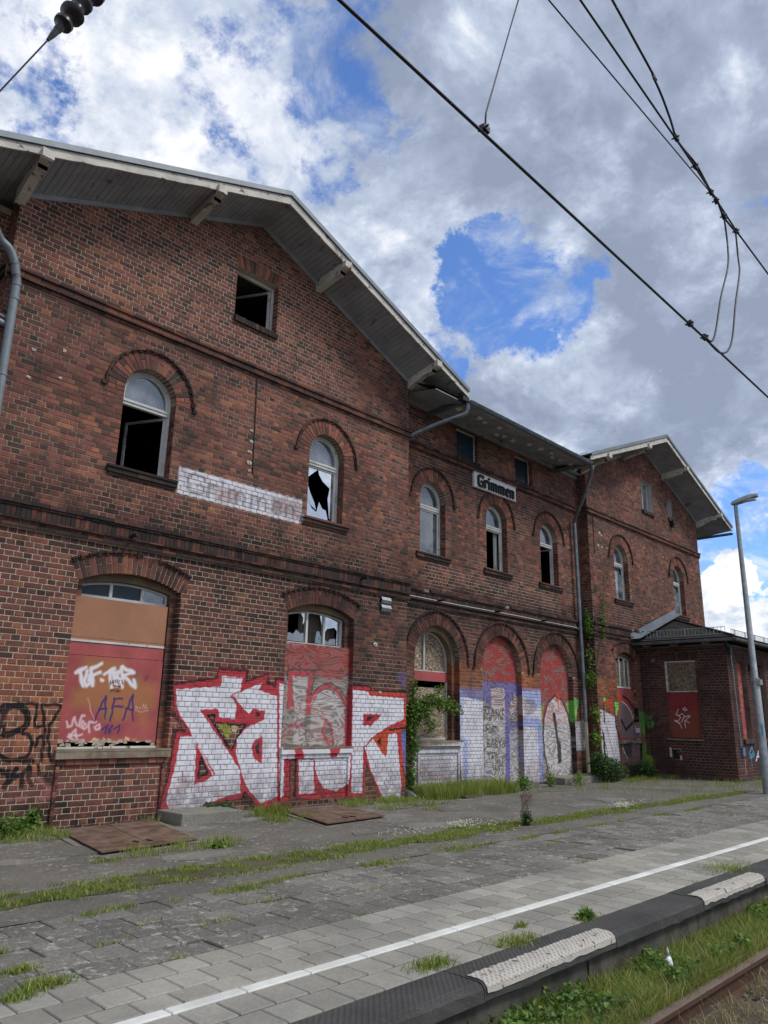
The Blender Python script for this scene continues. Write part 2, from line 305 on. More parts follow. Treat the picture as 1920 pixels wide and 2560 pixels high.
('P','b1','tan',0.5,6,0,(4.48,0.93,4.71,0.96,5.2,0.99,5.73,0.96,5.74,0.91,4.49,0.92)),
('P','b1','peach',0.9,1,0,(4.85,0.96,4.88,1,4.96,0.99,4.96,0.96)),
('P','b1','peach',0.9,1,0,(5.32,0.96,5.34,1.01,5.41,1,5.4,0.95)),
('P','b1','peach',0.9,1,0,(5,1.01,5.05,0.97,5.02,0.96)),
('P','b1','peach',0.9,1,0,(5.07,1,5.14,0.98,5.07,0.97)),
('P','b1','chip',0.9,1,0,(4.49,0.92,4.53,0.94,4.67,0.96,4.76,0.94,4.85,0.96,4.97,0.95,5.1,0.97,5.28,0.92,5.33,0.95,5.45,0.94,5.5,0.96,5.64,0.95,5.69,0.91,5.69,0.9,4.49,0.9)),
('S','b1','white',1,2.5,0.05,(4.52,1.84,4.65,1.92)),
('S','b1','white',1,2.5,0.05,(4.58,1.85,4.64,1.67)),
('S','b1','white',1,2.5,0.05,(4.68,1.87,4.65,1.74,4.69,1.68,4.74,1.72,4.74,1.83,4.71,1.81,4.71,1.75)),
('S','b1','white',1,2.5,0.05,(4.73,1.91,4.87,1.98)),
('S','b1','white',1,2.5,0.05,(4.73,1.9,4.78,1.68)),
('S','b1','white',1,2.5,0.05,(4.76,1.82,4.86,1.86)),
('S','b1','white',1,2.5,0.05,(4.89,1.77,4.91,1.76)),
('S','b1','white',1,2.5,0.05,(4.93,1.85,5.07,1.93)),
('S','b1','white',1,2.5,0.05,(5,1.87,5.05,1.67)),
('S','b1','white',1,2.5,0.05,(5.05,1.87,5.12,1.7)),
('S','b1','white',1,2.5,0.05,(5.05,1.87,5.14,1.89,5.1,1.81,5.18,1.77,5.11,1.72)),
('S','b1','white',1,2.5,0.05,(5.17,1.95,5.21,1.68)),
('S','b1','white',1,2.5,0.05,(5.17,1.95,5.36,1.89,5.2,1.84,5.41,1.68,5.37,1.79)),
('S','b1','wash',0.85,2,0.028,(4.48,1.2,4.5,1.14,4.55,1.16,4.58,1.27,4.62,1.16,4.66,1.15,4.67,1.28,4.71,1.29)),
('S','b1','wash',0.85,2,0.028,(4.69,1.14,4.75,1.17,4.7,1.22,4.69,1.14,4.73,1.11,4.77,1.14)),
('S','b1','wash',0.85,2,0.028,(4.8,1.08,4.79,1.2,4.88,1.21)),
('S','b1','wash',0.85,2,0.028,(4.93,1.17,4.88,1.14,4.9,1.1,4.96,1.12,4.93,1.17)),
('S','b1','wash',0.85,2,0.028,(4.54,1,4.61,1.1,4.65,0.99)),
('S','b1','wash',0.85,2,0.028,(4.52,1.02,4.71,1.04)),
('S','b1','wash',0.85,2,0.028,(4.54,1.05,4.57,0.98,4.63,0.97)),
('S','b1','purple',1,1,0.026,(4.86,1.23,4.98,1.56,5.01,1.25)),
('S','b1','purple',1,1,0.026,(4.9,1.38,5.01,1.38)),
('S','b1','purple',1,1,0.026,(5.11,1.53,5.09,1.22)),
('S','b1','purple',1,1,0.026,(5.1,1.52,5.23,1.52)),
('S','b1','purple',1,1,0.026,(5.1,1.41,5.25,1.42)),
('S','b1','purple',1,1,0.026,(5.27,1.23,5.38,1.58,5.42,1.23)),
('S','b1','purple',1,1,0.026,(5.3,1.39,5.41,1.38)),
('S','b1','purple',1,1,0.026,(4.98,1.11,5.05,1.16,5.04,1.05)),
('S','b1','purple',1,1,0.026,(5.12,1.16,5.08,1.1,5.1,1.06,5.11,1.1)),
('S','b1','purple',1,1,0.026,(5.15,1.12,5.23,1.16,5.22,1.06)),
('S','b1','black',0.9,1,0.009,(5.02,1.71,5.03,1.76,5.04,1.72)),
('S','b1','black',0.9,1,0.009,(5.06,1.72,5.06,1.76,5.08,1.73,5.08,1.77)),
('S','b1','black',0.9,1,0.009,(5.1,1.77,5.11,1.73)),
('S','b1','black',0.9,1,0.009,(5.13,1.77,5.13,1.73)),
('S','b1','black',0.9,1,0.009,(5.16,1.77,5.15,1.73)),
('S','b1','black',0.9,1,0.009,(5.19,1.78,5.22,1.72)),
('S','b1','black',0.9,1,0.009,(5.06,1.69,5.19,1.69)),
('S','b1','black',0.9,1,0.009,(5.04,1.64,5.08,1.63,5.04,1.6)),
('S','b1','black',0.9,1,0.009,(5.09,1.61,5.1,1.64)),
('S','b1','black',0.9,1,0.009,(5.12,1.61,5.13,1.65,5.15,1.61)),
('S','b1','black',0.9,1,0.009,(5.16,1.65,5.15,1.62,5.18,1.62)),
('S','b1','wash',0.7,1,0.01,(5.43,1.43,5.48,1.4,5.43,1.39)),
('S','b1','wash',0.7,1,0.01,(5.5,1.39,5.52,1.42)),
('S','b1','wash',0.7,1,0.01,(5.55,1.39,5.57,1.47,5.59,1.39)),
('S','b1','wash',0.7,1,0.01,(5.61,1.45,5.61,1.4,5.64,1.4)),
('S','b1','wash',0.7,1,0.01,(5.44,1.37,5.55,1.35,5.64,1.37)),
('S','b1','wash',0.7,1,0.006,(4.74,1.52,4.78,1.38,4.86,1.23)),
('S','b1','wash',0.5,1,0.006,(4.72,1.52,4.85,1.24)),
('S','b1','black',0.5,3,0.03,(5.56,1.85,5.56,1.8)),
('S','b1','green',0.25,5,0.05,(5.44,1.85,5.44,1.72)),
('S','b1','green',0.3,5,0.06,(5.04,1.34,5.02,1.24)),
('P','m','dblue',0.55,10,0,(12.76,1.94,13.13,2,14.02,1.98,14.06,1.61,12.75,1.58)),
('P','m','white',0.95,3,0,(12.85,1.83,12.87,0.88,13.11,0.85,13.18,0.12,13.96,0.02,14.02,1.74,13.33,1.81)),
('P','m','dblue',0.6,4,0,(13.22,0.99,13.39,0.93,13.4,0.08,13.23,0.11)),
('P','m','dblue',0.45,5,0,(12.73,2.03,13.26,1.99,13.21,0.84,12.72,0.94)),
('P','m','white',0.92,3,0,(15.53,2.02,16.36,2.07,16.4,-0.08,15.48,-0.01)),
('P','m','dblue',0.6,4,0,(15.56,2.09,16.39,2.1,16.38,1.67,15.88,1.66,15.58,1.92)),
('P','m','dblue',0.65,3,0,(16.17,1.26,16.46,1.26,16.38,-0.08,16.18,-0.07)),
('P','m','dblue',0.6,3,0,(15.53,1.45,16.37,1.39,16.39,1.12,15.54,1.22)),
('P','m','void',0.45,6,0,(15.55,1.85,16.08,1.83,16.19,1.6,15.8,1.45,15.65,1.48)),
('P','m','white',0.8,5,0,(11.55,0.78,13.11,0.85,13.1,0,11.56,0.08)),
('P','m','grey',0.3,3,0,(11.79,0.57,12.82,0.55,12.81,0.1,11.79,0.14)),
('P','m','greenp',0.95,1,0,(17.94,1.96,18.19,1.9,18.09,1.64,17.99,1.32,17.92,1.63)),
('P','m','yellow',0.9,1,0,(17.98,1.71,18.08,1.71,17.99,1.32)),
('P','m','white',0.6,4,0,(17.88,1.3,18.5,1.42,18.41,0.62,17.96,0.64)),
('S','m','black',0.5,1,0.02,(18.26,1.49,17.77,0.95)),
('P','m','greenp',0.6,2,0,(16.37,1.77,16.5,1.81,16.44,1.4,16.34,1.32)),
('P','m','greenp',0.8,1,0,(16.33,1.29,16.4,1.29,16.37,1.12,16.32,1.12)),
('P','d','violet',0.8,2,0,(14.16,2.19,15.53,2.22,15.58,1.92,15.4,1.95,15.08,1.57,14.95,0.01,15.12,-0.03,15.24,1.15,15.57,1.22,15.58,1.3,15.13,1.28,15.05,1.57,15.01,2.08,14.44,2.08,14.48,1.56,14.18,1.81)),
('P','d','violet',0.75,2,0,(15.01,2.08,14.98,-0.03,15.15,-0.03,15.17,1.25,15.15,2.09)),
('P','d','violet',0.8,2,0,(15.3,1.12,15.38,1.12,15.73,0.3,15.6,0.17,15.45,0.59)),
('P','d','violet',0.7,3,0,(14.2,0.56,14.45,-0,14.18,0.01)),
('P','d','wash',0.45,2,0,(14.47,2.06,15,2.07,15,1.57,14.48,1.56)),
('P','d','wash',0.4,2,0,(15.21,1.77,15.58,1.95,15.62,1.48,15.16,1.48)),
('P','d','washwood',0.6,4,0,(14.17,1.55,15.01,1.57,14.95,-0.01,14.18,0.02)),
('P','d','washwood',0.6,4,0,(15.16,1.12,15.66,1.12,15.65,-0.04,15.14,-0.02)),
('S','d','black',0.8,1.5,0.022,(14.18,1.33,14.22,1.58,14.3,1.44,14.38,1.59,14.39,1.34)),
('S','d','black',0.8,1.5,0.022,(14.42,1.34,14.51,1.59,14.56,1.35)),
('S','d','black',0.8,1.5,0.022,(14.44,1.44,14.54,1.44)),
('S','d','black',0.8,1.5,0.022,(14.7,1.58,14.62,1.54,14.71,1.45,14.62,1.36)),
('S','d','black',0.8,1.5,0.022,(14.75,1.58,14.74,1.36)),
('S','d','black',0.8,1.5,0.022,(14.83,1.58,14.75,1.48,14.85,1.38)),
('S','d','black',0.8,1.5,0.022,(14.9,1.57,14.89,1.37)),
('S','d','black',0.8,1.5,0.022,(14.9,1.57,14.97,1.57)),
('S','d','black',0.8,1.5,0.022,(14.9,1.48,14.95,1.48)),
('S','d','black',0.8,1.5,0.022,(14.89,1.37,14.96,1.37)),
('S','d','black',0.8,1.5,0.022,(14.24,1.23,14.25,1.05)),
('S','d','black',0.8,1.5,0.022,(14.24,1.23,14.35,1.24)),
('S','d','black',0.8,1.5,0.022,(14.25,1.14,14.33,1.14)),
('S','d','black',0.8,1.5,0.022,(14.38,1.21,14.39,1.06,14.47,1.06,14.48,1.22)),
('S','d','black',0.8,1.5,0.022,(14.4,1.25,14.41,1.24)),
('S','d','black',0.8,1.5,0.022,(14.46,1.25,14.47,1.25)),
('S','d','black',0.8,1.5,0.022,(14.52,1.05,14.52,1.22,14.62,1.19,14.53,1.13,14.62,1.05)),
('S','d','black',0.8,1.5,0.022,(14.28,0.93,14.29,0.75,14.39,0.78,14.29,0.84,14.37,0.9,14.28,0.93)),
('S','d','black',0.8,1.5,0.022,(14.41,0.73,14.48,0.93,14.54,0.74)),
('S','d','black',0.8,1.5,0.022,(14.43,0.81,14.52,0.81)),
('S','d','black',0.8,1.5,0.022,(14.58,0.93,14.59,0.73,14.69,0.76,14.59,0.83,14.68,0.88,14.58,0.93)),
('S','d','black',0.8,1.5,0.022,(14.72,0.93,14.78,0.84,14.86,0.94)),
('S','d','black',0.8,1.5,0.022,(14.78,0.84,14.78,0.74)),
('S','d','black',0.8,1.5,0.022,(14.96,0.9,14.88,0.85,14.96,0.78,14.89,0.72)),
('S','d','black',0.8,1.5,0.022,(14.28,0.61,14.54,0.63)),
('S','d','black',0.8,1.5,0.022,(14.33,0.62,14.36,0.46)),
('S','d','black',0.8,1.5,0.022,(14.46,0.61,14.45,0.45)),
('S','d','black',0.8,1.5,0.022,(14.45,0.53,14.53,0.54)),
('S','d','black',0.8,1.5,0.022,(14.58,0.62,14.59,0.46)),
('S','d','black',0.8,1.5,0.022,(14.63,0.63,14.65,0.44)),
('S','d','black',0.8,1.5,0.022,(14.48,0.41,14.5,0.25)),
('S','d','black',0.8,1.5,0.022,(14.57,0.27,14.59,0.41,14.67,0.42,14.68,0.26,14.58,0.25)),
('S','d','black',0.8,1.5,0.022,(14.73,0.24,14.73,0.44,14.79,0.33,14.86,0.44,14.87,0.2)),
('P','d','void',0,1,0,(16.59,2.31,18.04,2.38,17.99,1.89,17.22,1.98,16.59,1.78)),
('P','d','greenp',0.8,2,0,(17.73,1.81,17.99,1.89,18.01,1.27,17.88,1.41)),
('P','d','greenp',0.6,2,0,(16.55,1.67,16.72,1.78,16.63,1.4,16.52,1.29)),
('P','d','washwood',0.85,2,0,(16.66,1.4,16.86,1.75,17.22,1.98,17.56,1.88,17.85,1.52,17.98,0.98,17.94,0.55,17.75,0.06,17.46,-0.06,16.93,0.06,16.7,0.57,16.6,0.98)),
('S','d','black',0.8,2,0.06,(16.85,-0.04,16.64,0.57,16.6,0.98,16.68,1.43,16.89,1.79,17.22,1.98,17.56,1.88,17.85,1.52,17.97,0.98,17.96,0.37)),
('S','d','white',0.6,2,0.03,(16.83,0.1,16.69,0.61,16.68,1.05,16.76,1.43,16.95,1.72,17.24,1.89)),
('S','d','white',0.6,2,0.03,(17.48,1.8,17.77,1.45,17.87,0.91,17.76,0.2)),
('P','d','black',0.9,1,0,(17.08,1.54,17.22,1.56,17.3,0.91,17.41,0.8,17.41,0.35,17.25,0.32,17.23,0.84,17.18,1.05)),
('P','d','orange',0.7,3,0,(17.26,2.05,17.47,2.11,17.57,1.99,17.43,1.87,17.4,1.62,17.34,1.8)),
('P','r','greenp',1,1,0,(18.96,1.97,19.06,2,19.14,1.95,19.07,1.88,18.97,1.89)),
('P','r','orange',0.95,1,0,(19.13,1.93,19.52,1.94,19.46,1.79,19.42,1.52,19.35,1.52,19.33,1.75,19.21,1.75,19.14,1.84)),
('P','r','greenp',1,1,0,(19.6,1.89,19.83,1.89,19.8,1.68,19.63,1.51,19.6,1.74)),
('P','r','yellow',0.8,1,0,(19.63,1.74,19.76,1.72,19.64,1.51)),
('P','r','white',0.85,3,0,(18.76,1.68,19.57,1.5,19.77,0.1,19.17,0.12,18.76,0.17,18.76,1.4)),
('S','r','black',0.9,1,0.09,(18.87,1.05,18.89,0.55,19.12,0.12)),
('S','r','black',0.85,1,0.06,(18.96,1.84,18.98,1.33)),
('S','r','black',0.9,1,0.05,(19.6,1.74,19.59,1.25,19.86,0.77)),
('S','r','grey',0.4,1,0.05,(19.06,1.25,19.51,0.15)),
('S','r','black',0.9,1,0.025,(18.81,1.17,19.18,0.12)),
('P','rb','orange',0.95,1,0,(20.12,2.09,20.39,2.1,20.29,1.67,20.13,1.5,20.07,1.75)),
('P','rb','greyp',0.95,1,0,(20.18,1.92,20.58,1.8,20.92,1.51,21.02,1.26,21.1,0.92,20.18,0.95,20.07,1.42)),
('S','rb','black',1,1,0.07,(20.39,2.07,20.7,1.98,21,1.73,21.06,1.43,20.44,1.15,20.21,1.42)),
('S','rb','white',1,1,0.035,(20.32,1.92,20.59,1.82,20.84,1.64,20.91,1.47)),
('S','rb','white',1,1,0.03,(20.98,1.26,21.07,0.94)),
('P','r','black',0.95,1,0,(19.98,0.83,20.46,0.83,20.41,0.48,20.21,0.38,19.99,0.57)),
('P','r','greyp',0.5,2,0,(19.89,0.85,21.02,0.8,20.9,0.06,19.82,0.33)),
('S','r','white',0.9,1,0.03,(19.9,0.69,20.16,0.39)),
('P','r','black',0.95,1,0,(20.98,0.82,21.13,0.84,20.96,-0,20.84,0)),
('P','r','green',0.9,1,0,(21.14,0.84,21.37,0.84,21.23,0.01,21,-0)),
('P','r','green',0.9,2,0,(20.81,1.68,21.12,1.69,21.41,1.1,20.8,0.93)),
('P','al','green',0.85,2,0,(21.17,1.65,21.35,1.67,21.49,1.61,21.52,1.49,21.48,1.34,21.39,1.25,21.23,1.24,21.16,1.36)),
('P','al','green',0.9,1,0,(21.53,1.55,21.62,1.56,21.66,1.49,21.6,1.42,21.54,1.44)),
('P','al','green',0.9,1,0,(21.52,1.39,21.67,1.42,21.72,1.33,21.66,1.22,21.54,1.19,21.48,1.28)),
('P','al','yellow',0.5,4,0,(21.25,1.24,21.41,1.25,21.36,1.07,21.24,1)),
('P','al','lgreen',0.85,2,0,(21.37,0.46,21.51,0.5,21.63,0.37,21.63,0.14,21.55,0.04,21.35,0.03)),
('P','al','lgreen',0.8,2,0,(21.29,0.78,21.37,0.76,21.34,0.03,21.23,-0.05)),
('S','al','wash',1,1,0.022,(22.42,1.73,22.34,1.59,22.48,1.52,22.35,1.4,22.3,1.44,22.44,1.36)),
('S','al','wash',1,1,0.022,(22.54,1.73,22.6,1.78,22.66,1.73,22.59,1.7,22.54,1.73)),
('S','al','wash',1,1,0.022,(22.41,1.57,22.51,1.62,22.58,1.54,22.47,1.38)),
('S','al','wash',1,1,0.022,(22.56,1.54,22.73,1.56,22.59,1.43,22.69,1.38)),
('S','al','wash',1,1,0.022,(22.29,1.42,22.42,1.36,22.47,1.23)),
('S','al','wash',1,1,0.022,(22.57,1.43,22.58,1.24)),
('S','af','cyan',0.8,1,0.06,(24.88,0.57,25.14,0.77,25.27,0.54,24.91,0.48,25.23,0.63)),
('S','af','cyan',0.8,1,0.06,(25,0.55,25.01,0.25)),
('S','af','white',0.95,1,0.07,(25.36,0.4,25.7,0.68,25.71,0.39)),
('S','af','white',0.95,1,0.07,(25.47,0.51,25.75,0.52)),
('S','af','white',0.95,1,0.07,(25.79,0.32,25.88,0.68,25.98,0.32)),
('S','af','white',0.95,1,0.07,(26.11,0.66,25.98,0.32)),
('S','af','wash',0.9,1,0.04,(24.54,0.44,24.51,0.25,24.52,0.07)),]

# openings: cx, half width, bottom, spring, rise (None = flat)
OPEN = dict(lw1=(5.15, .80, .83, 3.07, .19), lw2=(8.80, .79, .83, 3.07, .19), ml=(12.40, .74, .90, 2.54, .74), d1=(14.76, .79, -.06, 2.48, .79), d2=(17.16, .79, -.06, 2.48, .79),
            rw=(20.42, .60, .86, 3.08, .21))
def in_open(X, Z):
    m = np.zeros(X.shape, bool)
    for cx, a, zb, zs, rise in OPEN.values():
        m |= (abs(X-cx) < a) & (Z > zb-.02)
    return m
def raster(ops, x0, x1, z0, z1, res, clip=True):
    W_, H_ = int((x1-x0)/res), int((z1-z0)/res)
    rgb = np.zeros((H_, W_, 3), np.float32); al = np.zeros((H_, W_), np.float32)
    for kind, plane, c, a, soft, wd, pts in ops:
        p = np.array(pts, np.float32).reshape(-1, 2); pad = max(soft, 1)*.012+wd
        i0, i1 = max(0, int((p[:, 0].min()-pad-x0)/res)), min(W_, int((p[:, 0].max()+pad-x0)/res)+1)
        j0, j1 = max(0, int((p[:, 1].min()-pad-z0)/res)), min(H_, int((p[:, 1].max()+pad-z0)/res)+1)
        if i1 <= i0 or j1 <= j0: continue
        X, Z = np.meshgrid(x0+(np.arange(i0, i1)+.5)*res, z0+(np.arange(j0, j1)+.5)*res)
        # hand-sprayed wobble
        Xw = X+.006*np.sin(Z*37+X*11); Zw = Z+.006*np.sin(X*41-Z*13)
        ins = np.zeros(X.shape, bool); d2 = np.full(X.shape, 9., np.float32); n = len(p)
        for k in range(n if kind == 'P' else n-1):
            ax, az = p[k]; bx, bz = p[(k+1) % n]; ex, ez = bx-ax, bz-az
            t = np.clip(((Xw-ax)*ex+(Zw-az)*ez)/(ex*ex+ez*ez+1e-9), 0, 1)
            d2 = np.minimum(d2, (Xw-ax-t*ex)**2+(Zw-az-t*ez)**2)
            if kind == 'P' and az != bz: ins ^= ((Zw < az) != (Zw < bz)) & (Xw < (bx-ax)*(Zw-az)/(bz-az)+ax)
        d = np.sqrt(d2); sdist = np.where(ins, d, -d) if kind == 'P' else wd/2-d
        m = np.clip(.5+sdist/(.012*soft), 0, 1)*a
        if clip:
            io = in_open(X, Z)
            if plane in ('w', 'm', 'r'): m = m*(~io)
            elif plane in ('b1', 'b2', 'd', 'rb'): m = m*io
        if c == 'void': al[j0:j1, i0:i1] *= 1-m; continue
        A = al[j0:j1, i0:i1]; C = np.array(CRGB[c], np.float32)/255; na = m+A*(1-m)
        rgb[j0:j1, i0:i1] = np.where(na[..., None] > 1e-4, (C*m[..., None]+rgb[j0:j1, i0:i1]*(A*(1-m))[..., None])/np.maximum(na, 1e-4)[..., None], rgb[j0:j1, i0:i1])
        al[j0:j1, i0:i1] = na
    return np.dstack([rgb, al[..., None]])
def to_image(name, arr):
    im = bpy.data.images.new(name, arr.shape[1], arr.shape[0], alpha=True); im.alpha_mode = 'CHANNEL_PACKED'
    im.pixels.foreach_set(arr.astype(np.float32).ravel()); im.update(); return im
PX0, PX1, PZ0, PZ1 = 2.8, 26.4, -.16, 2.74
paint_img = to_image('spray_paint', raster(PAINT, PX0, PX1, PZ0, PZ1, .0065))
# lettering of the station name: strokes in units of the capital height
LET = {'G': (.50, [[(.46, .86), (.36, .97), (.16, .97), (.06, .86), (.06, .14), (.16, .03), (.36, .03), (.46, .14), (.46, .46), (.28, .46)]]),
       'r': (.34, [[(.08, .68), (.08, .0)], [(.08, .56), (.20, .68), (.32, .62)]]),
       'i': (.20, [[(.08, .68), (.08, .0)], [(.08, .90), (.08, .98)]]),
       'm': (.62, [[(.08, .68), (.08, .0)], [(.08, .58), (.18, .67), (.28, .60), (.28, .0)], [(.28, .58), (.38, .67), (.49, .60), (.49, .0)]]),
       'e': (.40, [[(.10, .34), (.32, .40), (.32, .58), (.22, .68), (.12, .62), (.08, .52), (.08, .12), (.18, .02), (.32, .08)]]),
       'n': (.40, [[(.08, .68), (.08, .0)], [(.08, .58), (.19, .67), (.30, .60), (.30, .0)]])}
def word(text, x0, x1, z0, h):
    tot = sum(LET[c][0] for c in text); s = (x1-x0)/tot; x = x0; o = []
    for c in text:
        wd, st = LET[c]; o.append((c, [[(x+px*s, z0+pz*h) for px, pz in L] for L in st])); x += wd*s
    return o
fops = [('P', 'w', 'white', .93, 2, 0, (5.70, 5.07, 8.20, 5.08, 8.20, 4.63, 5.70, 4.63))]
for c_, st in word('Grimmen', 5.84, 8.08, 4.70, .31):
    for L in st: fops.append(('S', 'w', 'grey', .55, 3, .05, tuple(v for p in L for v in p)))
fops += [('P', 'w', 'void', .5, 8, 0, (7.5, 5.0, 8.2, 5.0, 8.2, 4.7, 7.6, 4.72)), ('P', 'w', 'void', .4, 6, 0, (6.3, 4.85, 6.9, 4.9, 6.8, 4.68, 6.4, 4.66))]
FX0, FX1, FZ0, FZ1 = 5.6, 8.3, 4.5, 5.2
faded_img = to_image('faded_name', raster(fops, FX0, FX1, FZ0, FZ1, .007, False))

# ------------------------------------------------------------------ materials
def mat(name, rough=.8, metal=0, spec=.3):
    m = bpy.data.materials.new(name); m.use_nodes = True; t = NT(m.node_tree); b_ = t.n['Principled BSDF']
    b_.inputs['Roughness'].default_value = rough; b_.inputs['Metallic'].default_value = metal; b_.inputs['Specular IOR Level'].default_value = spec
    return m, t, b_
def pos(t): return t.new('ShaderNodeNewGeometry').outputs['Position']
def attr(t, n='tint'): return t.new('ShaderNodeAttribute', attribute_name=n).outputs['Fac']
def sampler(t, p, img, ux, uy, c, x0, x1, z0, z1):
    s = t.sep(p); u = t.math('ADD', t.math('ADD', t.math('MULTIPLY', s[0], ux), t.math('MULTIPLY', s[1], uy)), c)
    U = t.math('DIVIDE', t.math('SUBTRACT', u, x0), x1-x0); V = t.math('DIVIDE', t.math('SUBTRACT', s[2], z0), z1-z0)
    n = t.new('ShaderNodeTexImage', image=img, extension='CLIP', interpolation='Linear'); t.put(n.inputs[0], t.comb(U, V)); return n.outputs[0], n.outputs[1]
def paint_of(t, p, mapping=(1, 0, 0)):
    c1, a1 = sampler(t, p, paint_img, *mapping, PX0, PX1, PZ0, PZ1)
    if mapping != (1, 0, 0): return c1, a1
    c2, a2 = sampler(t, p, faded_img, 1, 0, 0, FX0, FX1, FZ0, FZ1)
    return t.mix(t.math('GREATER_THAN', a2, .01), c1, c2), t.math('MAXIMUM', a1, a2)
def zone(t, p, x0, x1, z0, z1, soft=.4, wob=.9):
    """patch with a ragged outline on a wall"""
    s = t.sep(p); nz = t.math('MULTIPLY', t.math('SUBTRACT', t.noise(p, 1.7, 4), .5), wob)
    X = t.math('ADD', s[0], nz); Z = t.math('ADD', s[2], nz)
    f = t.math('MULTIPLY', t.step(X, x0-soft, x0+soft), t.math('SUBTRACT', 1, t.step(X, x1-soft, x1+soft)))
    return t.math('MULTIPLY', f, t.math('MULTIPLY', t.step(Z, z0-soft, z0+soft), t.math('SUBTRACT', 1, t.step(Z, z1-soft, z1+soft))))
def brick_mat(name, single=False, mapping=(1, 0, 0), style='red'):
    m, t, b_ = mat(name, .85, 0, .25); p = pos(t)
    rnd = t.new('ShaderNodeObjectInfo').outputs['Random'] if single else attr(t)
    if style == 'red':
        c = t.ramp(rnd, [(0, (.066, .044, .038)), (.07, (.098, .053, .044)), (.35, (.160, .069, .054)), (.7, (.232, .090, .068)), (.92, (.29, .112, .076)), (1, (.36, .155, .08))])
    elif style == 'dark':
        c = t.ramp(rnd, [(0, (.030, .026, .026)), (.5, (.055, .038, .034)), (.85, (.10, .052, .040)), (1, (.17, .07, .045))])
    else:
        c = t.ramp(rnd, [(0, (.055, .026, .024)), (.5, (.082, .034, .029)), (.9, (.115, .044, .034)), (1, (.13, .06, .05))])
    if style == 'red':
        brown = t.mix(1, c, (.56, .58, .62), 'MULTIPLY')
        zb = t.math('MAXIMUM', zone(t, p, 5.4, 19, 1.4, 4.1, .5), zone(t, p, 11, 18.6, 2.2, 3.9, .3))
        c = t.mix(t.math('MULTIPLY', zb, .85), c, brown)
        zo = t.math('MAXIMUM', zone(t, p, 13.0, 16.4, 1.9, 2.55, .12, .3), t.math('MAXIMUM', zone(t, p, 18.7, 20.2, 1.7, 2.5, .12, .3), t.math('MULTIPLY', zone(t, p, 2, 4.5, .7, 2.0, .3), .55)))
        c = t.mix(t.math('MULTIPLY', zo, .8), c, t.mix(rnd, (.26, .075, .035), (.42, .14, .055)))
    big = t.noise(p, .55, 5, .6); c = t.mix(t.step(big, .35, .7), t.mix(1, c, (.74, .76, .80), 'MULTIPLY'), t.mix(1, c, (1.22, 1.18, 1.12), 'MULTIPLY'))
    fine = t.noise(p, 60, 5, .65); c = t.mix(t.step(fine, .3, .75), t.mix(1, c, (.68, .68, .72), 'MULTIPLY'), t.mix(1, c, (1.18, 1.15, 1.1), 'MULTIPLY'))
    # soot streaks below ledges and old lime bloom
    sk = t.noise(t.scl(p, 2.2, 2.2, .35), 1.6, 5, .6); c = t.mix(t.math('MULTIPLY', t.step(sk, .50, .72), .60), c, (.035, .030, .028))
    if style == 'red':
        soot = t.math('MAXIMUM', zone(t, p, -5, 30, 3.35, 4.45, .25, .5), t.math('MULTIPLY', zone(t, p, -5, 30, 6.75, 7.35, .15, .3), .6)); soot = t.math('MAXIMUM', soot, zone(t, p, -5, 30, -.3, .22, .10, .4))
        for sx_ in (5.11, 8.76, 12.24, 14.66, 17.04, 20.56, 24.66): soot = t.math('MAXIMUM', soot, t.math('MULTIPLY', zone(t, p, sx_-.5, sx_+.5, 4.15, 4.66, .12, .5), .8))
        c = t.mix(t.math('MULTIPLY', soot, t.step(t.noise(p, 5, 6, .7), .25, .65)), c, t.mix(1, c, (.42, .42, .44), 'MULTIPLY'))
    lime = t.noise(p, 9, 6, .7); c = t.mix(t.math('MULTIPLY', t.step(lime, .66, .8), .35), c, (.34, .29, .25))
    pc, pa = paint_of(t, p, mapping)
    wear = t.step(t.noise(p, 22, 6, .7), .30, .42); wear2 = t.step(t.noise(p, 2.3, 4, .6), .2, .52)
    pa = t.math('MULTIPLY', pa, t.math('ADD', t.math('MULTIPLY', t.math('MULTIPLY', wear, wear2), .31), .68))
    foot = t.math('MULTIPLY', zone(t, p, -5, 40, -.4, .40, .22, .8), t.step(t.noise(p, 6, 7, .75), .36, .56)); pa = t.math('MULTIPLY', pa, t.math('SUBTRACT', 1, t.math('MULTIPLY', foot, .55)))
    grime = t.noise(p, 7, 7, .7); pc = t.mix(t.step(grime, .42, .75), pc, t.mix(1, pc, (.62, .58, .60), 'MULTIPLY'))
    t.put(b_.inputs['Base Color'], t.mix(pa, c, pc))
    h = t.math('ADD', t.noise(p, 45, 6, .7), t.math('MULTIPLY', t.noise(p, 160, 3), .4))
    t.put(b_.inputs['Normal'], t.bump(h, .55, .004)); return m
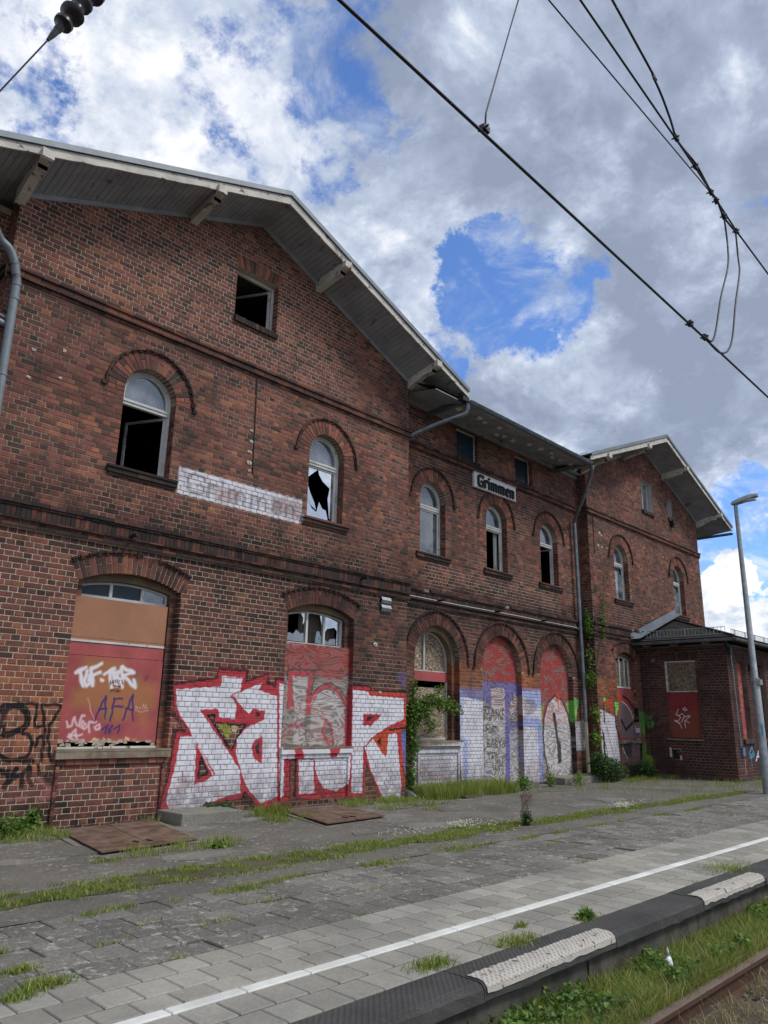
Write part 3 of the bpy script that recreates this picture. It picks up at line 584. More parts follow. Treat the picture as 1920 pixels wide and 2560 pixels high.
def mortar_mat(name, mapping=(1, 0, 0), base=(.44, .375, .29)):
    m, t, b_ = mat(name, .95, 0, .1); p = pos(t)
    n = t.noise(p, .8, 5, .6); c = t.mix(t.step(n, .36, .62), tuple(v*.30 for v in base), base)
    lit = t.math('MAXIMUM', t.math('MAXIMUM', zone(t, p, 2.0, 8.0, -.2, 3.6, .5, .6), zone(t, p, 12, 17.5, 4.1, 4.65, .15, .5)), zone(t, p, 2.5, 9, 7.2, 9.5, .4, .6))  # zones where the mortar itself is paler
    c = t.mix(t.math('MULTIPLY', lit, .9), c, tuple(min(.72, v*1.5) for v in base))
    c = t.mix(t.step(t.noise(p, 30, 4), .3, .8), t.mix(1, c, (.6, .6, .6), 'MULTIPLY'), c)
    gone = t.step(t.noise(p, 3.1, 4, .6), .66, .72); c = t.mix(t.math('MULTIPLY', gone, .85), c, (.05, .04, .035))
    pc, pa = paint_of(t, p, mapping); c = t.mix(t.math('MULTIPLY', pa, .8), c, t.mix(1, pc, (.36, .35, .38), 'MULTIPLY'))
    t.put(b_.inputs['Base Color'], c); t.put(b_.inputs['Normal'], t.bump(t.noise(p, 90, 4), .6, .004)); return m
def render_mat(name, c0, c1, scale=3, rough=.9, mapping=None, bump=.3, metal=0):
    m, t, b_ = mat(name, rough, metal); p = pos(t)
    c = t.mix(t.step(t.noise(p, scale, 6, .65), .35, .65), c0, c1)
    c = t.mix(t.math('MULTIPLY', t.step(t.noise(p, scale*9, 5, .7), .55, .8), .4), c, tuple(v*.5 for v in c0))
    if mapping:
        pc, pa = paint_of(t, p, mapping); c = t.mix(t.math('MULTIPLY', pa, .9), c, pc)
    t.put(b_.inputs['Base Color'], c)
    if bump: t.put(b_.inputs['Normal'], t.bump(t.noise(p, scale*14, 5, .7), bump, .004))
    return m
def peel_mat(name, paint, bare, amount=.5, scale=7, stretch=(1, 1, 1), rough=.75, mapping=None):
    """old paint flaking off timber"""
    m, t, b_ = mat(name, rough); p = pos(t); q = t.scl(p, *stretch)
    f = t.step(t.noise(q, scale, 8, .7), amount, amount+.05); g = t.noise(p, 2.3, 5, .6)
    pc = t.mix(t.step(g, .3, .7), tuple(v*.7 for v in paint), paint)
    bc = t.mix(t.step(t.noise(t.scl(p, 3, 30, 30), 3, 4), .35, .7), tuple(v*.55 for v in bare), bare)
    c = t.mix(f, pc, bc)
    if mapping:
        q1, a1 = paint_of(t, p, mapping); c = t.mix(t.math('MULTIPLY', a1, .95), c, q1)
    t.put(b_.inputs['Base Color'], c); t.put(b_.inputs['Normal'], t.bump(t.math('ADD', t.math('MULTIPLY', f, -.6), t.noise(q, scale*3, 5)), .45, .004)); return m
def plywood_mat(name, skin, bare, amount, mapping=(1, 0, 0)):
    """weathered plywood: swirling grain showing through worn paint"""
    m, t, b_ = mat(name, .85); p = pos(t)
    wv = t.noise(t.scl(p, .9, 1, 3.0), 1.6, 2, .5, 1.2); rings = t.math('FRACT', t.math('MULTIPLY', wv, 7.5)); rings = t.math('ABSOLUTE', t.math('SUBTRACT', rings, .5))
    g = t.step(t.math('ADD', rings, t.math('MULTIPLY', t.math('SUBTRACT', t.noise(p, 40, 4), .5), .35)), .12, .38)
    wood = t.mix(g, tuple(v*.26 for v in bare), bare)
    wash = t.step(t.math('ADD', t.noise(t.scl(p, 1, 1, 1.6), 2.3, 7, .7), t.math('MULTIPLY', t.math('SUBTRACT', g, .5), .16)), amount-.03, amount+.05)
    c = t.mix(wash, skin, wood)
    q1, a1 = paint_of(t, p, mapping); a1 = t.math('MULTIPLY', a1, t.math('ADD', .38, t.math('MULTIPLY', g, .60))); c = t.mix(a1, c, q1)
    t.put(b_.inputs['Base Color'], c); t.put(b_.inputs['Normal'], t.bump(t.math('ADD', g, t.noise(p, 60, 3)), .35, .003)); return m
def osb_mat(name, k=1):
    m, t, b_ = mat(name, .85); p = pos(t); q = t.vmath('ADD', t.scl(p, 1, 1, 1), t.scl(t.noise(p, 9, 2, out='Color'), .08, .08, .08))
    ce = t.vor(t.scl(q, 1, 1, 2.2), 22, out='Color'); cs = t.sep(ce); dd = t.vor(t.scl(q, 1, 1, 2.2), 22, 'DISTANCE_TO_EDGE')
    c = t.ramp(cs[0], [(0, (.12*k, .085*k, .055*k)), (.35, (.25*k, .19*k, .13*k)), (.7, (.38*k, .31*k, .22*k)), (1, (.56*k, .48*k, .38*k))])
    c = t.mix(t.step(dd, 0, .05), (.07*k, .05*k, .035*k), c); c = t.mix(t.step(t.noise(p, 2, 4), .4, .7), c, t.mix(1, c, (.72, .70, .70), 'MULTIPLY'))
    t.put(b_.inputs['Base Color'], c); t.put(b_.inputs['Normal'], t.bump(cs[1], .35, .003)); return m
def simple(name, c, rough=.6, metal=0, var=.25, scale=5):
    m, t, b_ = mat(name, rough, metal); p = pos(t)
    t.put(b_.inputs['Base Color'], t.mix(t.noise(p, scale, 5, .6), tuple(v*(1-var) for v in c), tuple(min(1, v*(1+var)) for v in c)))
    return m
def glass_mat(name, film=.14, filmcol=(.34, .38, .44)):
    m, t, b_ = mat(name); t.n.remove(b_); p = pos(t); out = t.n['Material Output']
    tr = t.new('ShaderNodeBsdfTransparent'); tr.inputs[0].default_value = (.75, .8, .8, 1); gl = t.new('ShaderNodeBsdfGlossy'); gl.inputs['Roughness'].default_value = .04; gl.inputs[0].default_value = (.9, .93, .96, 1)
    t.put(gl.inputs['Normal'], t.bump(t.noise(p, 2.2, 2), .05, .05))
    fr = t.new('ShaderNodeFresnel'); fr.inputs[0].default_value = 1.5
    m1 = t.new('ShaderNodeMixShader'); t.put(m1.inputs[0], t.math('ADD', t.math('MULTIPLY', fr.outputs[0], 1.7), .10, clamp=True)); t.l.new(tr.outputs[0], m1.inputs[1]); t.l.new(gl.outputs[0], m1.inputs[2])
    df = t.new('ShaderNodeBsdfDiffuse'); df.inputs[0].default_value = (*filmcol, 1)
    m2 = t.new('ShaderNodeMixShader'); t.put(m2.inputs[0], t.math('MULTIPLY', t.step(t.noise(p, 3, 5, .6), .25, .8), film*2)); t.l.new(m1.outputs[0], m2.inputs[1]); t.l.new(df.outputs[0], m2.inputs[2])
    t.l.new(m2.outputs[0], out.inputs[0]); return m
def leaf_mat(name, stops, trans=.3):
    m, t, b_ = mat(name, .55, 0, .35); r = attr(t); p = pos(t)
    c = t.ramp(r, stops); c = t.mix(t.noise(p, 1.6, 3), t.mix(1, c, (.7, .75, .7), 'MULTIPLY'), t.mix(1, c, (1.25, 1.2, 1.1), 'MULTIPLY'))
    t.put(b_.inputs['Base Color'], c)
    tl = t.new('ShaderNodeBsdfTranslucent'); t.put(tl.inputs[0], t.mix(1, c, (1.3, 1.4, .8), 'MULTIPLY')); ms = t.new('ShaderNodeMixShader'); ms.inputs[0].default_value = trans
    t.l.new(b_.outputs[0], ms.inputs[1]); t.l.new(tl.outputs[0], ms.inputs[2]); t.l.new(ms.outputs[0], t.n['Material Output'].inputs[0]); return m

M_brick = brick_mat('brick'); M_brick1 = brick_mat('brick_single', True); M_dark = brick_mat('brick_sooty', style='dark'); M_mortar = mortar_mat('mortar')
M_abrick = brick_mat('annex_brick', mapping=(0, -1, 21.46), style='annex'); M_abrick1 = brick_mat('annex_brick_single', True, mapping=(0, -1, 21.46), style='annex'); M_amortar = mortar_mat('annex_mortar', (0, -1, 21.46), (.30, .245, .21))
M_fbrick = brick_mat('annex_front_brick', mapping=(1, 0, 2.6), style='annex'); M_fmortar = mortar_mat('annex_front_mortar', (1, 0, 2.6), (.30, .245, .21))
M_rebate = render_mat('rendered_reveal', (.13, .095, .06), (.20, .15, .10), 4)
M_stone = render_mat('sill_render', (.16, .125, .09), (.27, .22, .165), 5, mapping=(1, 0, 0))
M_sooty_sill = render_mat('sooty_sill', (.045, .034, .030), (.085, .060, .048), 6)
M_room = simple('unlit_interior', (.055, .055, .06), .95)  # darkness of the unlit rooms is put into this near-black wall colour
M_white = peel_mat('white_window_paint', (.62, .62, .60), (.22, .19, .15), .60, 9)
M_whiteold = peel_mat('peeling_white_paint', (.64, .61, .55), (.20, .17, .14), .57, 6, (1, 1, 1.6))
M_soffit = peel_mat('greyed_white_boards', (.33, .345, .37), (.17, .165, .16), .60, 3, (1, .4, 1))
M_zinc = render_mat('zinc_sheet', (.15, .175, .20), (.20, .23, .26), 3, .55, None, .05, .2)
M_gutter = render_mat('gutter_zinc', (.13, .16, .18), (.22, .25, .275), 5, .42, None, .03, .55)
M_galv = render_mat('galvanised_steel', (.24, .26, .27), (.36, .38, .39), 7, .5, None, .05, .6)
M_tile = render_mat('dark_roofing', (.028, .027, .028), (.06, .055, .05), 9)
M_glass = glass_mat('window_glass'); M_glassd = glass_mat('dirty_glass', .30, (.40, .44, .50)); M_gdark = simple('dark_blue_pane', (.018, .035, .05), .25)
M_orange = render_mat('orange_board', (.30, .145, .085), (.36, .175, .10), 1.5, .7, None, .08)
M_red = peel_mat('red_board', (.42, .095, .095), (.30, .15, .10), .70, 5, rough=.6, mapping=(1, 0, 0))
M_plyred = plywood_mat('worn_red_plywood', (.30, .042, .038), (.20, .145, .125), .54); M_plybare = plywood_mat('bare_plywood', (.16, .06, .05), (.33, .30, .285), .22)
M_plygrey = plywood_mat('bare_grey_plywood', (.26, .05, .045), (.31, .275, .255), .40)
M_osb = osb_mat('osb_board'); M_osbg = osb_mat('grey_osb_board', .62)
M_blackp = simple('black_metal', (.02, .02, .022), .5); M_rust = None
M_curtain = simple('brown_curtain', (.17, .145, .115), .9, 0, .3, 12)
M_wire = simple('dark_wire', (.03, .03, .032), .5, .3); M_cable = simple('black_cable', (.03, .027, .025), .7)
M_insul = simple('brown_glazed_insulator', (.022, .018, .02), .3, 0, .2); M_whitep = simple('white_plastic', (.68, .68, .66), .5, 0, .08)
M_plaster = render_mat('old_plaster', (.42, .38, .33), (.55, .50, .44), 20)
def rust():
    m, t, b_ = mat('rusty_chequer_plate', .85, .1); p = pos(t)
    c = t.mix(t.step(t.noise(p, 5, 6, .65), .3, .7), (.085, .045, .030), (.20, .135, .10)); c = t.mix(t.math('MULTIPLY', t.step(t.noise(p, 30, 6, .7), .60, .70), .6), c, (.36, .32, .28))
    t.put(b_.inputs['Base Color'], c); s = t.sep(p)
    w1 = t.math('SINE', t.math('MULTIPLY', t.math('ADD', s[0], s[1]), 210)); w2 = t.math('SINE', t.math('MULTIPLY', t.math('SUBTRACT', s[0], s[1]), 210))
    t.put(b_.inputs['Normal'], t.bump(t.math('MAXIMUM', w1, w2), .4, .003)); return m
M_rust = rust()
def slab_mat(name, lo, hi, lichen=.0, single=True, rough=.9, ltone=(.40, .39, .36)):
    m, t, b_ = mat(name, rough, 0, .2); p = pos(t); r = t.new('ShaderNodeObjectInfo').outputs['Random'] if single else attr(t)
    c = t.mix(r, lo, hi); c = t.mix(t.step(t.noise(p, 1.1, 5, .6), .3, .7), t.mix(1, c, (.80, .80, .82), 'MULTIPLY'), t.mix(1, c, (1.14, 1.13, 1.1), 'MULTIPLY'))
    sp_ = t.noise(p, 55, 6, .75); lo_, hi_ = (.62, 1.3) if lichen else (.84, 1.13); c = t.mix(t.step(sp_, .3, .72), t.mix(1, c, (lo_, lo_, lo_), 'MULTIPLY'), t.mix(1, c, (hi_, hi_, hi_), 'MULTIPLY'))
    if lichen:
        f = t.math('MULTIPLY', t.step(t.noise(p, 13, 8, .78, .4), .54, .60), t.step(t.noise(p, 1.5, 4, .6), .38, .58)); c = t.mix(t.math('MULTIPLY', f, lichen), c, ltone)
        f2 = t.step(t.noise(t.vmath('ADD', p, (5, 5, 5)), 38, 3, .6), .655, .69); c = t.mix(t.math('MULTIPLY', f2, lichen*.7), c, ltone)
        mo = t.step(t.noise(p, 2.2, 8, .72), .56, .70); c = t.mix(t.math('MULTIPLY', mo, .6), c, (.085, .09, .04))
    st = t.step(t.noise(p, 4.5, 6, .7), .58, .8); c = t.mix(t.math('MULTIPLY', st, .25), c, (.05, .046, .04))
    t.put(b_.inputs['Base Color'], c); t.put(b_.inputs['Normal'], t.bump(t.math('ADD', t.noise(p, 120, 4, .7), t.noise(p, 18, 4)), .45, .004)); return m
M_pave = slab_mat('grey_concrete_paver', (.235, .226, .20), (.33, .317, .283)); M_pave_s = slab_mat('grey_concrete_paver_far', (.235, .226, .20), (.33, .317, .283), single=False)
M_old = slab_mat('weathered_slab', (.135, .127, .115), (.21, .20, .18), .75); M_old_s = slab_mat('weathered_slab_far', (.135, .127, .115), (.21, .20, .18), .75, False)
M_line = peel_mat('white_line_paint', (.72, .72, .69), (.30, .29, .27), .72, 14); M_asph = slab_mat('old_asphalt', (.14, .131, .118), (.157, .147, .132), .75, False, ltone=(.36, .34, .29))
M_conc = slab_mat('mossy_concrete', (.16, .15, .13), (.22, .21, .18), .4, False)
M_dirt = slab_mat('sandy_soil', (.085, .068, .048), (.11, .09, .065), .3, False); M_mossbed = slab_mat('mossy_soil', (.085, .082, .045), (.12, .105, .07), .2, False)
def kerb_mat(name, base, white=False):
    m, t, b_ = mat(name, .85); p = pos(t); s = t.sep(p)
    n = t.noise(p, 2, 5, .6); c = t.mix(t.step(n, .3, .7), tuple(v*.6 for v in base), base)
    a1 = t.math('MULTIPLY', t.math('ADD', s[0], s[1]), 1); a2 = t.math('SUBTRACT', s[0], s[1])
    g1 = t.math('SINE', t.math('MULTIPLY', a1, 150)); g2 = t.math('SINE', t.math('MULTIPLY', a2, 150)); g = t.math('MAXIMUM', g1, g2); top = t.step(s[2], -.135, -.115)
    if white:
        peel = t.step(t.noise(p, 16, 7, .7), .58, .63); c = t.mix(peel, t.mix(t.noise(p, 5, 6, .7), (.32, .29, .26), (.58, .55, .50)), (.05, .047, .045))
        c = t.mix(t.math('MULTIPLY', t.math('MULTIPLY', t.step(g, .5, -.3), top), .5), c, (.16, .14, .125))
    else: c = t.mix(t.math('MULTIPLY', t.step(t.noise(p, 40, 4), .6, .75), .35), c, (.22, .21, .19))
    t.put(b_.inputs['Base Color'], c); t.put(b_.inputs['Normal'], t.bump(t.math('ADD', t.math('MULTIPLY', t.math('MULTIPLY', g, top), .8), t.noise(p, 60, 4)), .8, .005)); return m
M_kerb = kerb_mat('black_kerbstone', (.070, .068, .066)); M_kerbw = kerb_mat('white_kerb_paint', (.6, .6, .6), True)
M_pwall = render_mat('stained_platform_wall', (.045, .040, .034), (.11, .10, .085), 3)
M_rail = simple('rusty_rail_side', (.085, .045, .030), .7, .1); M_railtop = simple('worn_rail_head', (.24, .18, .155), .38, .35)
M_grass = leaf_mat('grass_blade', [(0, (.12, .18, .03)), (.5, (.20, .275, .05)), (.8, (.30, .33, .09)), (1, (.46, .40, .20))])
M_dry = leaf_mat('dry_grass', [(0, (.18, .16, .07)), (.5, (.33, .26, .14)), (1, (.45, .37, .22))], .15)
M_leaf = leaf_mat('weed_leaf', [(0, (.05, .105, .022)), (.5, (.09, .175, .035)), (1, (.20, .30, .06))])
M_leafd = leaf_mat('dark_leaf', [(0, (.022, .055, .020)), (.6, (.045, .095, .028)), (1, (.09, .15, .04))])
M_leafl = leaf_mat('light_leaf', [(0, (.09, .16, .03)), (.6, (.16, .25, .045)), (1, (.30, .36, .09))])
M_stem = simple('plant_stem', (.09, .075, .04), .8); M_flower = simple('white_blossom', (.55, .55, .42), .7, 0, .1); M_seed = simple('reddish_seed_head', (.20, .13, .09), .9)
# ================================================================== brickwork machinery
CH, SL, HL, J = .0756, .235, .1175, .0115
class Op:
    """an opening in a wall: semicircular, segmental or flat head"""
    def __init__(s, cx, a, zb, zs, rise=0, ring=.29):
        s.cx, s.a, s.zb, s.zs, s.rise, s.ring = cx, a, zb, zs, rise, ring
        if rise: s.R = (a*a+rise*rise)/(2*rise); s.zc = zs+rise-s.R; s.th = math.asin(min(1, a/s.R))
    def outline(s, g=0, n=20, zb=None):
        """closed loop, shrunk by g"""
        a = s.a-g; zb = s.zb if zb is None else zb
        if not s.rise: return [(s.cx-a, zb), (s.cx+a, zb), (s.cx+a, s.zs-g), (s.cx-a, s.zs-g)]
        R = s.R-g; th = math.asin(min(1, a/R)) if s.th < 1.5 else math.pi/2
        return [(s.cx-a, zb), (s.cx+a, zb)]+[(s.cx+R*math.sin(th-2*th*i/n), s.zc+R*math.cos(th-2*th*i/n)) for i in range(n+1)]
    def half(s, z):
        if z < s.zb-.001: return 0
        if z <= s.zs: return s.a
        if not s.rise: return s.a+.1*(z-s.zs)/max(.01, s.ring-.03) if (s.ring and z < s.zs+s.ring-.03) else 0
        Ro = s.R+s.ring-.012
        if z >= s.zc+Ro: return 0
        h = math.sqrt(Ro*Ro-(z-s.zc)**2)
        if s.th < 1.5: h = min(h, s.a+(z-s.zs)*math.tan(s.th))
        return h
def courses(u0, u1, z0, z1, ops=(), top=None, skip=(), off=0.):
    out = []; n = int(round(z0/CH)); z = n*CH
    while z < z1-.01:
        zb, zt = max(z, z0)+J/2, min(z+CH, z1)-J/2
        if zt-zb > .02 and not any(a <= (zb+zt)/2 <= b_ for a, b_ in skip):
            L = SL if n % 2 == 0 else HL; o = off+{0: 0, 1: HL/2, 2: HL, 3: HL/2}[n % 4]
            lo, hi = u0, u1; loT, hiT = u0, u1
            if top:
                lo, hi = top(zb); loT, hiT = top(zt); lo, hi, loT, hiT = max(lo, u0), min(hi, u1), max(loT, u0), min(hiT, u1)
            bl = []
            for p in ops:
                hb, ht = p.half(zb), p.half(zt)
                if zb < p.zb and zt > p.zb+.03: hb = ht
                if hb > 0 or ht > 0: bl.append((p.cx-hb, p.cx+hb, p.cx-ht, p.cx+ht))
            bl.sort(); segs = []; cb, ct = lo, loT
            for a, b_, c, d in bl:
                segs.append((cb, a, ct, c)); cb, ct = b_, d
            segs.append((cb, hi, ct, hiT))
            for sb, eb, st, et in segs:
                s0, e0 = min(sb, st), max(eb, et)
                if e0-s0 < .03: continue
                k = math.floor((s0-o)/L); ed = [s0]
                while True:
                    k += 1; e = o+k*L
                    if e > e0-.035: break
                    if e > s0+.035: ed.append(e)
                ed.append(e0)
                for a, b_ in zip(ed[:-1], ed[1:]):
                    if b_-a < .02: continue
                    first, last = a == s0, b_ == e0
                    lb, lt = (sb, st) if first else (a+J/2, a+J/2); rb, rt = (eb, et) if last else (b_-J/2, b_-J/2)
                    if rb-lb < .012 and rt-lt < .012: continue
                    if rt < lt: lt = rt = (lt+rt)/2
                    if rb < lb: lb = rb = (lb+rb)/2
                    out.append((lb, rb, lt, rt, zb, zt, (not first and not last)))
        n += 1; z += CH
    return out
def brick_geo(mb, q, fr, h=.005, t=None, j=.0016, m=0):
    """one brick standing h proud of the mortar, front arrises knocked off"""
    lb, rb, lt, rt, zb, zt = q[:6]; c = min(.006, (zt-zb)*.2); d = h+random.uniform(-.0022, .0025); u_ = random.uniform
    P4 = [(lb, zb), (rb, zb), (rt, zt), (lt, zt)]; P4 = [(a+u_(-j, j), b_+u_(-j, j)) for a, b_ in P4]
    I4 = [(P4[0][0]+c, P4[0][1]+c), (P4[1][0]-c, P4[1][1]+c), (P4[2][0]-c, P4[2][1]-c), (P4[3][0]+c, P4[3][1]-c)]
    if P4[1][0]-P4[0][0] < 3*c: mu = (P4[0][0]+P4[1][0])/2; I4[0] = (mu-.001, I4[0][1]); I4[1] = (mu+.001, I4[1][1])
    if P4[2][0]-P4[3][0] < 3*c: mu = (P4[2][0]+P4[3][0])/2; I4[2] = (mu+.001, I4[2][1]); I4[3] = (mu-.001, I4[3][1])
    vs = [fr(a, -.003, b_) for a, b_ in P4]+[fr(a, d*.62, b_) for a, b_ in P4]+[fr(a, d+u_(-.0012, .0012), b_) for a, b_ in I4]
    fs = [(i, (i+1) % 4, 4+(i+1) % 4, 4+i) for i in range(4)]+[(4+i, 4+(i+1) % 4, 8+(i+1) % 4, 8+i) for i in range(4)]+[(8, 9, 10, 11)]
    mb.add(vs, fs, m, t)
def front(y0): return lambda u, d, z: (u, y0-d, z)          # walls that face the tracks
def leftw(x0): return lambda u, d, z: (x0-d, -u, z)         # walls that face -x ; u = -y
PR = {}
def proto_brick(kind, k, facing):
    key = (kind, k, facing)
    if key not in PR:
        mb = MB(); L = SL if kind == 's' else HL; q = (-L/2+J/2, L/2-J/2, -L/2+J/2, L/2-J/2, -CH/2+J/2, CH/2-J/2)
        brick_geo(mb, q, front(0) if facing == 'f' else leftw(0)); PR[key] = mb.mesh('brick', M_brick1 if facing == 'f' else M_abrick1)
    return PR[key]
def lay(bricks, fr, mb, pick=None, facing='f'):
    """pick = set of indices laid as bricks of their own"""
    for i, q in enumerate(bricks):
        if pick and i in pick: continue
        brick_geo(mb, q, fr)
def lay_single(bricks, pick, y0, parent, facing='f'):
    for i in sorted(pick):
        lb, rb, lt, rt, zb, zt, full = bricks[i]; u, z = (lb+rb)/2, (zb+zt)/2; kind = 's' if rb-lb > .17 else 'h'
        me = proto_brick(kind, random.randrange(5), facing)
        link('brick', me, parent, (u, y0, z) if facing == 'f' else (y0, -u, z), (0, random.uniform(-.01, .01) if facing == 'f' else 0, 0))
def voussoirs(p, y0, depth, parent, mats, single=False, mb=None, facing='f', h=.009):
    """ring of radial bricks"""
    if not p.rise:      # splayed flat arch
        n = int(2*p.a/.075)+2; ml = MB() if mb is None else mb; fr = front(y0) if facing == 'f' else leftw(y0)
        for i in range(n):
            f0, f1 = i/n, (i+1)/n; xb0, xb1 = p.cx-p.a+2*p.a*f0, p.cx-p.a+2*p.a*f1; e = .10; xt0, xt1 = p.cx-p.a-e+2*(p.a+e)*f0, p.cx-p.a-e+2*(p.a+e)*f1
            brick_geo(ml, (xb0+.004, xb1-.004, xt0+.004, xt1-.004, p.zs+.004, p.zs+p.ring-.03), fr, h)
        return
    R0, R1 = p.R, p.R+p.ring; n = max(5, int(round(2*p.th*(R0+.1)/.0755))); dth = 2*p.th/n
    def wedge(r0, r1, g=.0045):
        m_ = MB(); c = .005
        def ww(r): return r*math.tan(dth/2)-g
        vs = []
        for (d, ins) in ((depth, 0), (-h*.6, 0), (-h, c)):
            for r, sgn in ((r0+ins, -1), (r0+ins, 1), (r1-ins, 1), (r1-ins, -1)): vs.append((sgn*(ww(r)-ins), d, r))
        fs = [(i, (i+1) % 4, 4+(i+1) % 4, 4+i) for i in range(4)]+[(4+i, 4+(i+1) % 4, 8+(i+1) % 4, 8+i) for i in range(4)]+[(8, 9, 10, 11)]
        m_.add(vs, fs); return m_
    proto = {}
    for i in range(n):
        a = -p.th+dth*(i+.5); split = (i % 2 == 0)
        for k, (r0, r1) in enumerate(([(R0, R0+(R1-R0)*.5-.004), (R0+(R1-R0)*.5+.004, R1)] if split else [(R0, R1)])):
            wd = wedge(r0, r1)
            if single:
                key = (split, k)
                if key not in proto: proto[key] = wd.mesh('arch_brick', M_brick1)
                link('arch_brick', proto[key], parent, (p.cx, y0+random.uniform(-.0015, .0015), p.zc), (0, a, 0))
            else:
                ca, sa = math.cos(a), math.sin(a)
                mb.add([(p.cx+x*ca+z*sa, y0+y, p.zc-x*sa+z*ca) for x, y, z in wd.v], wd.f)
def hood(p, y0, mb, proud=.045, extra=.05):
    """thin sooty label course round the arch, notched on its underside"""
    R0 = p.R+p.ring+.004; th = p.th+(.0 if p.th < 1.5 else .02); n = max(6, int(round(2*th*R0/.12)))
    for i in range(n):
        if p is O_lw1 and 9 <= i <= 10: continue          # a stretch is missing on the left window
        a0, a1 = -th+2*th*i/n+.004, -th+2*th*(i+1)/n-.004; am = (a0+a1)/2
        for (ra, rb, s0, s1, pr) in ((R0, R0+.030, a0, a1, proud+random.uniform(-.004, .004)), (R0-.028, R0-.002, a0, a0+(a1-a0)*.55, proud*.72)):
            vs = []
            for yy in (y0+.01, y0-pr):
                for a_, r in ((s0, ra), (s1, ra), (s1, rb), (s0, rb)): vs.append((p.cx+r*math.sin(a_), yy, p.zc+r*math.cos(a_)))
            mb.add(vs, [(0, 1, 2, 3), (4, 7, 6, 5), (0, 4, 5, 1), (1, 5, 6, 2), (2, 6, 7, 3), (3, 7, 4, 0)])
    if p.th > 1.5:
        for sg in (-1, 1): mb.box(p.cx+sg*(R0+.035)-.035, p.cx+sg*(R0+.035)+.035, y0-.04, y0+.01, p.zc-.05, p.zc+.01)
def strip_ring(mb, loop, y0, y1, close=True, skip0=False, m=0):
    """the reveal surface that follows a loop from depth y0 to y1"""
    n = len(loop)
    for i in range(n):
        if skip0 and i == 0: continue
        (a, b_), (c, d) = loop[i], loop[(i+1) % n]; mb.add([(a, y0, b_), (c, y0, d), (c, y1, d), (a, y1, b_)], [(0, 1, 2, 3)], m)
def jamb_bricks(mb, p, y0, y1, sides=(1, -1)):
    """brick courses on the reveals"""
    for sg in sides:
        x = p.cx+sg*p.a; n0 = int(math.ceil(p.zb/CH)); z = n0*CH; k = n0
        while z < p.zs-.02:
            zb, zt = z+J/2, min(z+CH, p.zs)-J/2; ys = [y0+.002, (y0+y1)/2+(.02 if k % 2 else -.03), y1] if y1-y0 > .2 else [y0+.002, y1]
            for a, b_ in zip(ys[:-1], ys[1:]):
                brick_geo(mb, (a+J/3, b_-J/3, a+J/3, b_-J/3, zb, zt), (lambda u, d, zz, x=x, sg=sg: (x-sg*d, u, zz)), .004, m=0)
            z += CH; k += 1
def facade_ops(*ops): return list(ops)
O = lambda k: Op(*OPEN[k])
O_lw1, O_lw2, O_ml, O_d1, O_d2, O_rw = [O(k) for k in ('lw1', 'lw2', 'ml', 'd1', 'd2', 'rw')]
UPa = .435; UZ0, UZs = 4.80, 6.045
O_up = [Op(x, UPa, UZ0, UZs, UPa) for x in (5.11, 8.76, 12.24, 14.66, 17.04, 20.56, 24.66)]
O_at = Op(6.94, .46, 8.05, 9.04, 0, .27)
O_ma = [Op(13.53, .42, 7.34, 8.10, 0, 0), Op(15.94, .40, 7.34, 8.08, 0, 0)]
O_ra = Op(22.70, .42, 7.96, 9.0, 0, .25); O_rs = Op(24.44, .19, 8.10, 8.80, 0, .2)
GZ = -.14                    # bottom of the walls, below the paving

B = empty('station_building', (6.94, 0, 0), label='long two storey red brick railway station with boarded arched windows and graffiti', cat='building')
B.location = (0, 0, 0)
MC_up = .425
def gable_top(cx, apex, k=MC_up): return lambda z: (cx-(apex-z)/k, cx+(apex-z)/k)
APX = 10.12
stuff = MB(); sooty = MB(); mort = MB(); tops = [gable_top(6.94, APX), gable_top(22.65, APX)]
belts = [(3.64, 4.0), (7.04, 7.235)]
# --- left gable front
bl = courses(2.84, 11.04, GZ, APX, [O_lw1, O_lw2, *O_up[:2], O_at], tops[0], skip=belts)
# bricks that show largest in the photograph become bricks of their own
def rank(bl, fn, n, zmax=99):
    sc_ = []
    for i, q in enumerate(bl):
        if not q[6] or abs((q[1]-q[0])-(SL-J)) > .01 and abs((q[1]-q[0])-(HL-J)) > .01: continue
        zc = (q[4]+q[5])/2
        if zc > zmax: continue
        a = proj(fn(q[0], 0, q[4])); b_ = proj(fn(q[1], 0, q[4])); c = proj(fn(q[0], 0, q[5]))
        if not (2 < a[0] < 1900 and 5 < a[1] < 2550) or a[2] < 0: continue
        ar = abs((b_[0]-a[0])*(c[1]-a[1])-(b_[1]-a[1])*(c[0]-a[0])); sc_.append((ar, i))
    sc_.sort(reverse=True); return {i for _, i in sc_[:n]}
pick = rank(bl, front(0), 300, 3.6)
lay(bl, front(0), stuff, pick); lay_single(bl, pick, 0, B)
g0 = [(2.84, GZ), (11.04, GZ), (11.04, APX-4.10*MC_up+.03), (6.94, APX+.03), (2.84, APX-4.10*MC_up+.03)]
mort.plate([g0]+[o.outline() for o in (O_lw1, O_lw2, *O_up[:2], O_at)], lambda a, b_: (a, 0, b_))
# --- middle section, set back
YM = .34
bl = courses(11.04, 18.68, GZ, 8.26, [O_ml, O_d1, O_d2, *O_up[2:5], *O_ma], None, skip=belts, off=.05); lay(bl, front(YM), stuff)
mort.plate([[(10.9, GZ), (18.8, GZ), (18.8, 8.45), (10.9, 8.45)]]+[o.outline() for o in (O_ml, O_d1, O_d2, *O_up[2:5], *O_ma)], lambda a, b_: (a, YM, b_))
